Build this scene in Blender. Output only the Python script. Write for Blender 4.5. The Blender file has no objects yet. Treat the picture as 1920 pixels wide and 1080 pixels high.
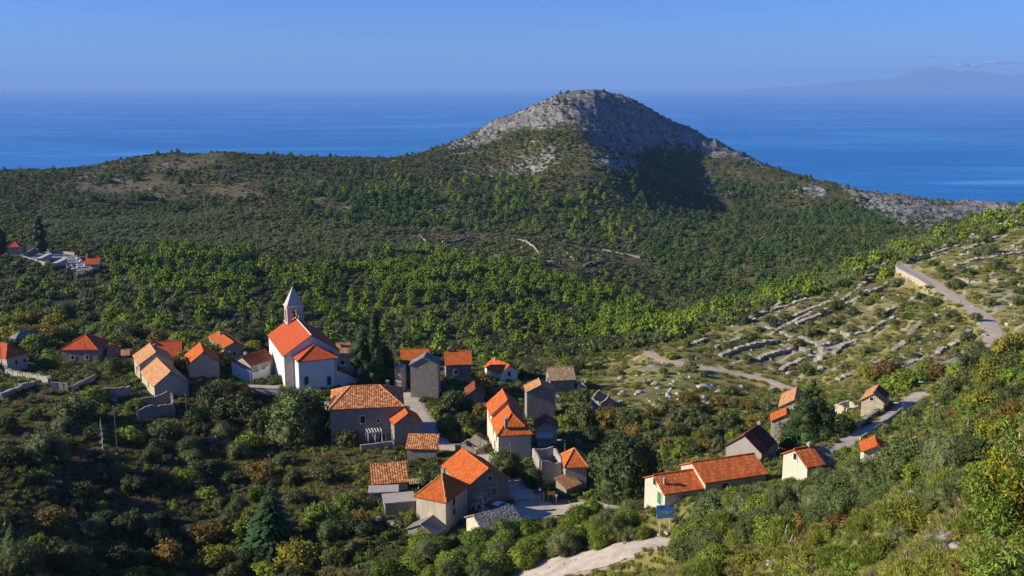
import bpy, bmesh, math, random
import numpy as np
from mathutils import Vector
from mathutils.bvhtree import BVHTree

scn = bpy.context.scene
COL = scn.collection
R = math.radians
PI = math.pi

# ------------------------------------------------------------------ camera, world, sun, exposure
CAMZ = 370.0                       # metres above the sea
FPX = 1867.0                       # focal length in pixels of a 1920 px wide picture (35 mm)
PITCH = math.atan(385.0 / FPX)     # level line at row 155
cam = bpy.data.cameras.new('camera')
cam.sensor_width = 36.0
cam.lens = 36.0 * FPX / 1920.0
cam.clip_start = 0.3
cam.clip_end = 200000.0
camo = bpy.data.objects.new('camera', cam)
camo.location = (0, 0, CAMZ)
camo.rotation_euler = (PI / 2 - PITCH, 0, 0)
COL.objects.link(camo)
scn.camera = camo

SUN_EL = R(24.0)
SUN_XY = Vector((-0.992, -0.125)).normalized()      # towards the sun, seen from above
world = bpy.data.worlds.new('World')
scn.world = world
world.use_nodes = True
wn = world.node_tree
for n in list(wn.nodes):
    wn.nodes.remove(n)
sky = wn.nodes.new('ShaderNodeTexSky')
sky.sky_type = 'NISHITA'
sky.sun_disc = False
sky.sun_elevation = SUN_EL
sky.sun_rotation = math.atan2(SUN_XY.x, SUN_XY.y) % (2 * PI)
sky.altitude = 370
sky.air_density = 1.0
sky.dust_density = 0.0
sky.ozone_density = 3.0
bg = wn.nodes.new('ShaderNodeBackground')
bg.inputs['Strength'].default_value = 0.070
wo = wn.nodes.new('ShaderNodeOutputWorld')
tint = wn.nodes.new('ShaderNodeMix'); tint.data_type = 'RGBA'; tint.blend_type = 'MULTIPLY'
tint.inputs[0].default_value = 1.0
tint.inputs[7].default_value = (0.335, 0.62, 1.38, 1)      # clear autumn air: a deep blue sky
wn.links.new(sky.outputs[0], tint.inputs[6])
wn.links.new(tint.outputs[2], bg.inputs['Color'])
wn.links.new(bg.outputs[0], wo.inputs['Surface'])

sun = bpy.data.lights.new('sun', 'SUN')
sun.energy = 5.0
sun.angle = R(0.53)
sun.color = (1.0, 0.90, 0.72)
suno = bpy.data.objects.new('sun', sun)
sdir = Vector((SUN_XY.x * math.cos(SUN_EL), SUN_XY.y * math.cos(SUN_EL), math.sin(SUN_EL)))
suno.rotation_euler = sdir.to_track_quat('Z', 'Y').to_euler()
suno.location = (-300, -60, CAMZ + 200)
COL.objects.link(suno)

scn.view_settings.view_transform = 'Standard'
scn.view_settings.look = 'None'
scn.view_settings.exposure = 0.62
scn.view_settings.gamma = 1.0
scn.view_settings.use_curve_mapping = False
scn.cycles.max_bounces = 6
scn.cycles.diffuse_bounces = 2
scn.cycles.glossy_bounces = 2
scn.cycles.transmission_bounces = 2
scn.cycles.volume_bounces = 1
scn.cycles.transparent_max_bounces = 8
scn.cycles.use_adaptive_sampling = True
scn.cycles.adaptive_threshold = 0.01

# ------------------------------------------------------------------ pixel <-> world
FWD = Vector((0, math.cos(PITCH), -math.sin(PITCH)))
UPV = Vector((0, math.sin(PITCH), math.cos(PITCH)))
CAM = Vector((0, 0, CAMZ))
def ray(px, py):
    return Vector((1, 0, 0)) * ((px - 960) / FPX) + FWD + UPV * ((540 - py) / FPX)
def at_y(px, py, Y):
    d = ray(px, py)
    return CAM + d * (Y / d.y)
def at_z(px, py, z):
    d = ray(px, py)
    return CAM + d * ((z - CAMZ) / d.z)
def project(x, y, z):
    dz = z - CAMZ
    w = y * math.cos(PITCH) - dz * math.sin(PITCH)
    v = y * math.sin(PITCH) + dz * math.cos(PITCH)
    w = np.maximum(w, 1e-3)
    return 960 + FPX * x / w, 540 - FPX * v / w

# ------------------------------------------------------------------ noise
def vnoise(x, y, seed=0):
    xi = np.floor(x).astype(np.int64); yi = np.floor(y).astype(np.int64)
    xf = x - xi; yf = y - yi
    u = xf * xf * xf * (xf * (xf * 6 - 15) + 10); v = yf * yf * yf * (yf * (yf * 6 - 15) + 10)
    def h(a, b):
        n = (a * 374761393 + b * 668265263 + seed * 362437) & 0xffffffff
        n = ((n ^ (n >> 13)) * 1274126177) & 0xffffffff
        n = n ^ (n >> 16)
        return (n & 0xffff) / 32767.5 - 1.0
    a = h(xi, yi); b = h(xi + 1, yi); c = h(xi, yi + 1); d = h(xi + 1, yi + 1)
    return a + (b - a) * u + (c - a) * v + (a - b - c + d) * u * v
def fbm(x, y, sc, octv=4, seed=0, gain=0.5):
    s = 0.0; amp = 1.0; tot = 0.0
    for i in range(octv):
        s = s + amp * vnoise(x / sc, y / sc, seed + 17 * i)
        tot += amp; amp *= gain; sc = sc / 2.03
    return s / tot
def ridged(x, y, sc, octv=4, seed=0):
    s = 0.0; amp = 1.0; tot = 0.0
    for i in range(octv):
        s = s + amp * (1 - 2 * np.abs(vnoise(x / sc, y / sc, seed + 31 * i)))
        tot += amp; amp *= 0.55; sc = sc / 2.1
    return s / tot
def sstep(a, b, x):
    t = np.clip((x - a) / (b - a), 0, 1)
    return t * t * (3 - 2 * t)
def inpoly(px, py, poly):
    c = np.zeros(np.shape(px), bool)
    n = len(poly)
    for i in range(n):
        x1, y1 = poly[i]; x2, y2 = poly[(i + 1) % n]
        if y1 == y2: continue
        cond = ((y1 > py) != (y2 > py)) & (px < (x2 - x1) * (py - y1) / (y2 - y1) + x1)
        c ^= cond
    return c

# ------------------------------------------------------------------ terrain: control points (column, row, distance)
CP = [
 # village floor
 (30,700,235),(180,690,240),(340,745,205),(300,700,225),(460,720,222),(600,735,215),(690,735,215),(780,745,215),(850,700,232),
 (800,690,240),(930,715,230),(1020,790,200),(940,830,182),(1060,910,160),(1000,960,148),(1100,955,150),(900,940,152),(850,1000,141),
 (780,990,143),(730,920,158),(790,860,175),(680,830,184),(560,830,186),(620,780,200),(1030,740,220),(960,700,240),(1130,770,205),
 (1160,720,228),(1180,930,152),(1260,860,168),
 # hillside in front of the village, falling to the right into a gully
 (0,740,200),(150,760,196),(0,850,158),(0,960,136),(0,1080,115),(150,850,168),(150,960,145),(150,1080,126),(300,850,176),(300,960,152),
 (300,1080,134),(450,850,180),(450,960,155),(450,1080,136),(600,900,165),(600,1000,144),(600,1080,132),(700,1000,141),(700,1080,129),(850,1080,123),
 # slope below the camera
 (1000,1080,116),(1120,1045,114),(1250,1010,112),(1250,1080,97),(1300,960,112),(1230,955,120),(1400,1000,82),(1400,1080,62),(1500,1080,44),
 (1650,1080,30),(1800,1080,21.5),(1900,1080,17),(1500,965,86),(1500,905,122),(1650,970,55),(1650,880,92),(1800,960,36),(1900,950,25),
 (1750,880,66),(1900,850,35),(1900,770,50),(1800,800,85),(1700,815,118),(1330,925,126),(1420,900,128),(1640,850,132),(1560,850,142),
 (1410,865,150),(1480,830,162),(1635,770,170),(1700,765,170),(1740,745,174),(1600,830,150),(1800,735,150),(1850,700,165),(1900,690,130),
 # terraced hill
 (1250,670,250),(1350,690,243),(1440,715,236),(1500,735,228),(1350,740,212),(1250,740,215),(1430,770,195),(1560,700,225),(1650,700,212),
 (1750,690,200),(1860,655,212),(1870,610,232),(1830,580,255),(1760,540,290),(1700,500,328),(1740,492,336),(1920,600,225),(1920,500,300),
 (1920,440,360),(1920,397,425),(1800,442,392),(1700,480,360),(1600,522,338),(1500,556,320),(1400,594,300),(1300,632,282),(1200,655,268),
 (1500,640,268),(1600,600,280),(1650,560,300),(1150,690,255),(1100,692,258),
 # beyond its crest
 (1100,640,370),(1200,610,420),(1300,580,490),(1400,540,560),(1500,490,650),(1600,450,760),(1700,420,860),(1000,660,310),(900,665,290),
 # valley and far slopes
 (900,630,345),(900,600,400),(900,560,460),(900,520,520),(900,490,580),(1100,580,480),(1100,530,560),(1100,490,640),(1000,450,730),
 (1200,450,760),(1300,500,670),(1000,400,850),(800,460,680),(800,420,780),(800,350,960),(850,290,1180),(750,298,1180),(650,298,1170),
 (700,650,300),(700,600,370),(700,560,430),(700,520,500),(500,640,290),(500,600,325),(500,550,400),(500,500,510),(500,450,630),
 (500,400,770),(500,340,980),(450,285,1150),(340,289,1150),(250,298,1140),(150,316,1130),(0,320,1120),(300,340,990),(300,400,800),
 (300,450,640),(300,520,440),(300,570,350),(300,620,288),(100,640,275),(100,600,310),(100,560,350),(100,520,410),(150,490,455),
 (30,490,450),(30,450,540),(100,430,640),(100,380,840),(100,345,1000),
 # mountain
 (950,218,1330),(1000,203,1345),(1050,183,1350),(1100,174,1350),(1150,182,1370),(1200,197,1395),(1250,224,1425),(1300,245,1440),
 (1350,272,1440),(1400,297,1420),(1450,320,1370),(1520,338,1280),(1600,355,1190),(1700,369,1130),(1800,377,1100),(1920,378,1080),
 (900,245,1300),(950,262,1210),(1010,245,1235),(1060,215,1270),(1090,235,1165),(1100,262,1110),(1125,300,1040),(1180,250,1335),(1250,268,1365),(1320,295,1350),(1210,300,1265),
 (1000,320,1060),(1110,335,985),(1200,340,1120),(1300,345,1180),(1400,352,1215),(1200,380,970),(1100,380,920),(1300,400,990),
 (1400,400,1060),(1500,390,1100),(1600,392,1050),(1700,412,985),(1500,440,830),(1850,402,1040),
]
pts = []
for px, py, Y in CP:
    p = at_y(px, py, float(Y)); pts.append((math.atan2(p.x, p.y), math.log(math.hypot(p.x, p.y)), p.z))
def add_polar(px, r, drop):        # a point given by its column's bearing, distance and drop below the camera
    pts.append((math.atan((px - 960) / FPX), math.log(r), CAMZ - drop))
for px, r, dz in [(-300,1200,95),(0,1500,190),(0,2100,440),(-600,1200,120),(-600,2000,440),(200,1450,165),(200,2100,440),(450,1430,160),(450,2100,440),
                  (700,1450,180),(700,2100,440),(900,1580,180),(900,2100,440),(1100,1560,130),(1100,1900,330),(1100,2200,460),(1250,1640,190),(1250,2100,440),
                  (1400,1620,240),(1400,2100,450),(1600,1450,250),(1600,2100,470),(1800,1350,260),(1800,2100,480),(2050,1300,260),(2050,2100,480),
                  (2400,1200,200),(2400,2100,470),
                  (-300,300,66),(-300,450,72),(-300,700,95),(-300,180,60),(-300,110,58),(-900,300,70),(-900,120,60),(-900,700,90),
                  (2100,330,51),(2100,450,48),(2100,200,45),(2100,100,26),(2100,30,11.5),(2100,700,80),(2600,300,44),(2600,60,15),(2600,900,120),
                  (-900,40,29),(-900,12,10),(-100,60,38),(-100,25,19),(300,90,56),(300,40,29),(700,90,57),(700,40,28),(1000,80,50),(1000,40,26.5),
                  (1300,60,37),(1300,30,20),(1550,22,14.5),(1550,10,7.5),(960,15,11.5),(960,4,4.0),(300,15,12),(2400,60,17),
                  (960,2.2,2.2),(2600,2.2,2.3),(-600,2.2,2.4)]:
    add_polar(px, r, dz)
for x_ in (-12, -7, -3, 3, 7, 12, 18):      # the slope falls away from the viewpoint at every step to the side
    for y_ in (2.5, 6, 11): pts.append((math.atan2(x_, y_), math.log(math.hypot(x_, y_)), CAMZ - 2.0 - (0.50 if x_ > 0 else 0.62) * y_))
pts = np.array(pts)
def tps_fit(P):
    n = len(P)
    d2 = (P[:, None, 0] - P[None, :, 0]) ** 2 + (P[:, None, 1] - P[None, :, 1]) ** 2
    K = 0.5 * d2 * np.log(d2 + 1e-12)
    K[np.arange(n), np.arange(n)] = 2e-4
    A = np.zeros((n + 3, n + 3)); A[:n, :n] = K
    A[:n, n] = 1; A[:n, n + 1:] = P[:, :2]; A[n, :n] = 1; A[n + 1:, :n] = P[:, :2].T
    b = np.zeros(n + 3); b[:n] = P[:, 2]
    return np.linalg.solve(A, b)
TW = tps_fit(pts)
def tps(th, lr):
    out = np.full(th.shape, TW[-3]) + TW[-2] * th + TW[-1] * lr
    for i in range(len(pts)):
        d2 = (th - pts[i, 0]) ** 2 + (lr - pts[i, 1]) ** 2 + 1e-12
        out += TW[i] * 0.5 * d2 * np.log(d2)
    return out

TH_IN = R(30.5)
TH = np.concatenate([np.linspace(-R(58), -TH_IN, 50, endpoint=False), np.linspace(-TH_IN, TH_IN, 800, endpoint=False), np.linspace(TH_IN, R(58), 51)])
LR = np.linspace(math.log(2.2), math.log(2300.0), 880)
# smooth base on a coarse grid first, then upsampled (the spline is smooth at this scale)
thc = np.linspace(TH[0], TH[-1], 260); lrc = np.linspace(LR[0], LR[-1], 300)
Zc = tps(*np.meshgrid(thc, lrc))
def bil(Z, a, b, A0, A1, B0, B1):
    na, nb = Z.shape[1], Z.shape[0]
    u = np.clip((a - A0) / (A1 - A0) * (na - 1), 0, na - 1.001); v = np.clip((b - B0) / (B1 - B0) * (nb - 1), 0, nb - 1.001)
    i = u.astype(int); j = v.astype(int); fu = u - i; fv = v - j
    return (Z[j, i] * (1 - fu) + Z[j, i + 1] * fu) * (1 - fv) + (Z[j + 1, i] * (1 - fu) + Z[j + 1, i + 1] * fu) * fv
TG, LG = np.meshgrid(TH, LR)
Z = bil(Zc, TG, LG, thc[0], thc[-1], lrc[0], lrc[-1])
RG = np.exp(LG); XG = RG * np.sin(TG); YG = RG * np.cos(TG)
PXG, PYG = project(XG, YG, Z)
# bearing-dependent edge between the village side and the far valley
def rcrest(px):
    return np.interp(px, [-400,0,300,500,700,900,1000,1100,1200,1300,1400,1500,1600,1700,1800,1920,2400],
                     [255,262,278,272,262,270,278,268,272,285,303,323,341,363,395,428,500])
def warp(px, py, s, amp, seed=5):
    return px + amp * fbm(px, py, s, 3, seed), py + amp * 0.6 * fbm(px, py, s, 3, seed + 9)
ROCK_A = [(835,278),(900,235),(960,200),(1060,158),(1110,158),(1200,182),(1300,222),(1400,282),(1455,316),(1400,306),(1330,288),(1240,272),(1200,282),(1150,282),(1110,275),(1080,246),(1030,232),(960,244),(890,272)]
ROCK_B = [(1560,338),(1600,338),(1700,358),(1800,366),(1940,366),(1940,408),(1840,412),(1760,432),(1690,425),(1640,395)]
ROCK_C = [(1115,290),(1160,275),(1190,300),(1170,318),(1130,312)]
ROCK_D = [(1500,345),(1550,348),(1545,372),(1505,368)]
ROCK_F = [(985,285),(1035,262),(1050,300),(1000,322),(930,330),(930,318)]
ROCK_E = [(1285,330),(1330,325),(1400,350),(1390,372),(1320,362)]
wpx, wpy = warp(PXG, PYG, 60, 26)
far = RG > 780
rock = np.zeros_like(Z)
for pl, wgt in ((ROCK_A, 1.0), (ROCK_B, 0.9), (ROCK_C, 1.0), (ROCK_D, .8), (ROCK_E, .55), (ROCK_F, .6)):
    rock = np.maximum(rock, wgt * (inpoly(wpx, wpy, pl) & far))
# rock continues over the back of the summit
rock = np.maximum(rock, 0.9 * ((RG > 1450) & (RG < 1640) & (PXG > 900) & (PXG < 1450)))
# blur the mask a little
def blur(M, k):
    for _ in range(k):
        M = (M + np.roll(M, 1, 0) + np.roll(M, -1, 0) + np.roll(M, 1, 1) + np.roll(M, -1, 1)) / 5
    return M
rock = blur(rock, 4)
# patches of bare stone elsewhere on the far slopes
spk = sstep(0.32, 0.5, fbm(XG, YG, 26, 4, 77)) * (RG > 600) * 0.75
STRIPS = [[(150,345),(250,335),(480,340),(500,372),(300,375),(150,360)], [(300,288),(420,284),(440,300),(330,318),(280,305)],
          [(740,450),(860,430),(1000,445),(1200,470),(1250,500),(1000,505),(860,480)], [(580,375),(650,370),(650,400),(600,405)]]
dry = np.zeros_like(Z)
for pl in STRIPS:
    dry = np.maximum(dry, (inpoly(wpx, wpy, pl) & (RG > 550)).astype(float))
dry = blur(dry, 3) * sstep(-0.25, 0.25, fbm(XG, YG, 30, 4, 33))
# relief detail
lf = fbm(XG, YG, 90, 4, 3); 
Z += sstep(420, 800, RG) * lf * 5.0
Z += sstep(200, 420, RG) * fbm(XG, YG, 30, 4, 8) * 1.3 * (1 - rock)
Z += fbm(XG, YG, 9, 3, 12) * 0.30 * sstep(15, 60, RG) * (1 - sstep(500, 900, RG))
Z += rock * (ridged(XG + 14 * lf, YG + 20 * lf, 52, 5, 21) * 4.2 + ridged(XG, YG, 17, 3, 44) * 2.6 - 1.0)
# fine ledges on the rock
led = (Z + 3 * fbm(XG, YG, 40, 3, 61)) / 5.0
Z += rock * (np.floor(led) + sstep(0.55, 1.0, led - np.floor(led)) - led) * 2.6
# hill of the cemetery: a level terrace
def level(Zm, px, py, Y, rad, soft, z=None):
    p = at_y(px, py, Y); zz = p.z if z is None else z
    d = np.hypot(XG - p.x, YG - p.y)
    k = 1 - sstep(rad, rad + soft, d)
    return Zm * (1 - k) + zz * k
# ------------------------------------------------------------------ stepped terraces on the right hill
RH = [(1190,652),(1300,622),(1400,586),(1500,548),(1600,515),(1700,470),(1800,430),(1960,380),(1960,640),(1880,660),(1800,690),(1700,700),(1560,712),(1450,722),(1350,695),(1230,675)]
rhm = blur((inpoly(PXG, PYG, RH) & (RG < 520)).astype(float), 6)
st = fbm(XG, YG, 16, 4, 91)
q_ = (XG * 0.76 - YG * 0.65 + 7 * fbm(XG, YG, 60, 2, 95) + 2.0 * fbm(XG, YG, 14, 2, 96)) / 8.5
fr_ = q_ - np.floor(q_)
Z += rhm * (sstep(0.70, 0.95, fr_) - fr_) * 1.0                     # small terraces, risers towards the sun
terr = rhm * np.maximum(0.5 * sstep(0.12, 0.45, st), sstep(0.62, 0.74, fr_) * (1 - sstep(0.93, 1.0, fr_)) * sstep(-0.25, 0.1, fbm(XG, YG, 24, 3, 97)))
ZI = {'Z': Z}
def ground(x, y):
    x = np.asarray(x, float); y = np.asarray(y, float)
    th = np.arctan2(x, y); lr = np.log(np.maximum(np.hypot(x, y), 2.2))
    u = np.interp(th, TH, np.arange(len(TH))); v = np.interp(lr, LR, np.arange(len(LR)))
    i = np.clip(u.astype(int), 0, len(TH) - 2); j = np.clip(v.astype(int), 0, len(LR) - 2); fu = u - i; fv = v - j
    Zz = ZI['Z']
    return (Zz[j, i] * (1 - fu) + Zz[j, i + 1] * fu) * (1 - fv) + (Zz[j + 1, i] * (1 - fu) + Zz[j + 1, i + 1] * fu) * fv
def hit(px, py, rmin=12.0):
    """first ground point under a picture point (marching the ray)"""
    d = ray(px, py); h = math.hypot(d.x, d.y)
    rs = np.exp(np.linspace(math.log(rmin), math.log(2250), 3000))
    t = rs / h
    x = d.x * t; y = d.y * t; z = CAMZ + d.z * t
    g = ground(x, y)
    k = np.nonzero(z < g)[0]
    if len(k) == 0: return None
    k = k[0]
    if k == 0: return Vector((x[0], y[0], g[0]))
    a = (z[k-1] - g[k-1]); b = (g[k] - z[k]); f = a / max(a + b, 1e-9)
    xx = x[k-1] + (x[k] - x[k-1]) * f; yy = y[k-1] + (y[k] - y[k-1]) * f
    return Vector((xx, yy, float(ground(xx, yy))))
def hits(px, py, rmin=12.0):
    out = [hit(a, b, rmin) for a, b in zip(px, py)]
    return out

# ------------------------------------------------------------------ roads: flatten the terrain under each one
def polyline3(pix, step=1.5, smooth=6, rmin=12.0):
    P = [hit(a, b, rmin) for a, b in pix]
    P = [p for p in P if p is not None]
    # Catmull-Rom through the points
    out = []
    for i in range(len(P) - 1):
        p0 = P[max(i-1, 0)]; p1 = P[i]; p2 = P[i+1]; p3 = P[min(i+2, len(P)-1)]
        n = max(2, int((p2 - p1).length / step))
        for k in range(n):
            t = k / n
            out.append(0.5 * ((2*p1) + (p2-p0)*t + (2*p0-5*p1+4*p2-p3)*t*t + (3*p1-p0-3*p2+p3)*t*t*t))
    out.append(P[-1])
    A = np.array([tuple(p) for p in out])
    for _ in range(smooth * 4):
        A[1:-1, 2] = (A[:-2, 2] + 2 * A[1:-1, 2] + A[2:, 2]) / 4
    return A
def flatten(A, half, soft, sink=0.06):
    Zz = ZI['Z']
    x0, x1 = A[:, 0].min() - half - soft, A[:, 0].max() + half + soft
    y0, y1 = A[:, 1].min() - half - soft, A[:, 1].max() + half + soft
    sel = np.nonzero((XG > x0) & (XG < x1) & (YG > y0) & (YG < y1))
    X = XG[sel]; Y = YG[sel]
    best = np.full(X.shape, 1e9); zz = np.zeros(X.shape)
    for k in range(len(A) - 1):
        ax, ay = A[k, 0], A[k, 1]; bx, by = A[k+1, 0] - ax, A[k+1, 1] - ay
        L2 = bx*bx + by*by + 1e-9
        t = np.clip(((X-ax)*bx + (Y-ay)*by) / L2, 0, 1)
        d = np.hypot(X - ax - t*bx, Y - ay - t*by)
        m = d < best
        best[m] = d[m]; zz[m] = (A[k, 2] + t * (A[k+1, 2] - A[k, 2]))[m]
    k = 1 - sstep(half, half + soft, best)
    Zz[sel] = Zz[sel] * (1 - k) + (zz - sink) * k
    return sel, best
ROADS = {}
ROADS['village_road'] = (polyline3([(765,735),(776,762),(800,800),(815,826),(840,838),(880,845),(925,872),(965,905),(985,935),(1010,955),(1060,959),(1120,957),(1190,955)]), 1.9)
ROADS['road_spur'] = (polyline3([(925,985),(960,968),(1000,958),(1040,956)]), 3.2)
ROADS['hill_road'] = (polyline3([(1850,668),(1862,640),(1860,615),(1843,592),(1815,573),(1780,551),(1745,528),(1715,512),(1697,502),(1700,495),(1733,490)], 1.2), 2.0)
ROADS['lane'] = (polyline3([(1565,845),(1610,820),(1650,793),(1690,765),(1720,748),(1745,738)]), 1.0)
ROADS['dirt_track'] = (polyline3([(1215,660),(1240,674),(1300,686),(1360,696),(1430,714),(1500,734)]), 1.5)
ROADS['gravel_path'] = (polyline3([(960,1095),(1050,1066),(1120,1046),(1190,1030),(1245,1021),(1257,1019),(1280,1011),(1302,1003)]), 3.0)
dirt = np.zeros_like(Z)
for nm, (A, hw) in ROADS.items():
    sel, dist = flatten(A, hw + 0.4, 3.0 if nm != 'hill_road' else 2.0)
    k = 1 - sstep(hw, hw + 1.6, dist)
    dirt[sel] = np.maximum(dirt[sel], k * (1.0 if nm in ('gravel_path', 'dirt_track') else 0.7))
# the bank under the hairpin's retaining wall
A_h, hw_h = ROADS['hill_road']; Th = np.gradient(A_h[:, :2], axis=0); Th /= np.linalg.norm(Th, axis=1, keepdims=True)
pxh, _ = project(A_h[:, 0], A_h[:, 1], A_h[:, 2]); sgn = 1.0 if np.median(-Th[:, 1]) < 0 else -1.0    # outer (western) side
sel_h = np.nonzero((np.abs(XG - A_h[:, 0].mean()) < 80) & (np.abs(YG - A_h[:, 1].mean()) < 110))
Xh, Yh = XG[sel_h], YG[sel_h]; D2 = (Xh[:, None] - A_h[None, ::2, 0]) ** 2 + (Yh[:, None] - A_h[None, ::2, 1]) ** 2; kh = np.argmin(D2, 1) * 2; dh = np.sqrt(D2.min(1))
sd = ((Xh - A_h[kh, 0]) * (-Th[kh, 1]) + (Yh - A_h[kh, 1]) * Th[kh, 0]) * sgn
ZI['Z'][sel_h] -= np.where((sd > 0) & (kh > 0) & (kh < len(A_h) - 3), 2.8 * sstep(hw_h + .5, hw_h + 1.3, dh) * (1 - sstep(hw_h + 5, hw_h + 16, dh)) * (1 - sstep(1735, 1790, pxh[kh])), 0)
Z = ZI['Z']
ROADDIST = [(A, hw) for A, hw in ROADS.values()]
def near_road(x, y, pad=0.8):
    for A, hw in ROADDIST:
        if np.min((A[:, 0] - x) ** 2 + (A[:, 1] - y) ** 2) < (hw + pad) ** 2: return True
    return False

# ------------------------------------------------------------------ helpers: materials
def newmat(name):
    m = bpy.data.materials.new(name); m.use_nodes = True
    nt = m.node_tree
    for n in list(nt.nodes): nt.nodes.remove(n)
    o = nt.nodes.new('ShaderNodeOutputMaterial')
    b = nt.nodes.new('ShaderNodeBsdfPrincipled')
    nt.links.new(b.outputs[0], o.inputs['Surface'])
    b.inputs['Specular IOR Level'].default_value = 0.25
    return m, nt, b, o
def nd(nt, typ, **kw):
    n = nt.nodes.new(typ)
    for k, v in kw.items():
        if hasattr(n, k): setattr(n, k, v)
        else: n.inputs[k].default_value = v
    return n
def mix(nt, fac, a, b, typ='MIX'):
    n = nt.nodes.new('ShaderNodeMix'); n.data_type = 'RGBA'; n.blend_type = typ
    for sock, v in ((n.inputs[0], fac), (n.inputs[6], a), (n.inputs[7], b)):
        if hasattr(v, 'is_output'): nt.links.new(v, sock)
        elif isinstance(v, (tuple, list)): sock.default_value = (*v[:3], 1)
        else: sock.default_value = v
    return n.outputs[2]
def ramp(nt, fac, stops, interp='LINEAR'):
    n = nt.nodes.new('ShaderNodeValToRGB'); n.color_ramp.interpolation = interp
    e = n.color_ramp.elements
    while len(e) < len(stops): e.new(0.5)
    for k, (p, c) in enumerate(stops):
        e[k].position = p; e[k].color = (*c[:3], 1) if isinstance(c, (tuple, list)) else (c, c, c, 1)
    nt.links.new(fac, n.inputs[0])
    return n.outputs[0]
def noise(nt, vec, scale, detail=4, rough=0.55, dist=0.0):
    n = nd(nt, 'ShaderNodeTexNoise'); n.inputs['Scale'].default_value = scale; n.inputs['Detail'].default_value = detail
    n.inputs['Roughness'].default_value = rough; n.inputs['Distortion'].default_value = dist
    if vec is not None: nt.links.new(vec, n.inputs['Vector'])
    return n.outputs[0]
def bump(nt, b, h, strength, dist):
    n = nd(nt, 'ShaderNodeBump'); n.inputs['Strength'].default_value = strength; n.inputs['Distance'].default_value = dist
    nt.links.new(h, n.inputs['Height']); nt.links.new(n.outputs[0], b.inputs['Normal'])
def attr(nt, name):
    n = nt.nodes.new('ShaderNodeAttribute'); n.attribute_name = name
    return n
def mathn(nt, op, a, b=0.0, clamp=False):
    n = nt.nodes.new('ShaderNodeMath'); n.operation = op; n.use_clamp = clamp
    for s, v in ((n.inputs[0], a), (n.inputs[1], b)):
        if hasattr(v, 'is_output'): nt.links.new(v, s)
        else: s.default_value = v
    return n.outputs[0]
def objcoord(nt):
    return nt.nodes.new('ShaderNodeTexCoord').outputs['Object']

# ------------------------------------------------------------------ helpers: meshes
def mesh_np(name, V, F, mat=None, smooth=False, attrs=None, uv=None, mats=None, midx=None):
    """F: (n,4) or (n,3) int array"""
    V = np.asarray(V, np.float32); F = np.asarray(F, np.int32)
    me = bpy.data.meshes.new(name)
    me.vertices.add(len(V)); me.vertices.foreach_set('co', V.ravel())
    k = F.shape[1]
    me.loops.add(F.size); me.loops.foreach_set('vertex_index', F.ravel())
    me.polygons.add(len(F))
    me.polygons.foreach_set('loop_start', np.arange(0, F.size, k, dtype=np.int32))
    if smooth: me.polygons.foreach_set('use_smooth', np.ones(len(F), bool))
    if attrs:
        for an, (dom, val) in attrs.items():
            a = me.attributes.new(an, 'FLOAT', dom); a.data.foreach_set('value', np.asarray(val, np.float32).ravel())
    if uv is not None:
        l = me.uv_layers.new(name='UVMap'); l.data.foreach_set('uv', np.asarray(uv, np.float32).ravel())
    for m in (mats or ([mat] if mat else [])): me.materials.append(m)
    if midx is not None: me.polygons.foreach_set('material_index', np.asarray(midx, np.int32))
    me.update(calc_edges=True)
    return me
def link(name, me, loc=(0, 0, 0), parent=None, rz=0.0):
    o = bpy.data.objects.new(name, me); COL.objects.link(o)
    o.location = loc
    if rz: o.rotation_euler = (0, 0, rz)
    if parent is not None: o.parent = parent
    return o
def tag(o, label=None, cat=None, group=None, kind=None):
    if label: o['label'] = label
    if cat: o['category'] = cat
    if group: o['group'] = group
    if kind: o['kind'] = kind
    return o
def thing(name, label, cat, loc, group=None, rz=0.0):
    o = bpy.data.objects.new(name, None); COL.objects.link(o)
    o.location = loc; o.rotation_euler = (0, 0, rz); o.empty_display_size = 0.5
    return tag(o, label, cat, group)
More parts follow.
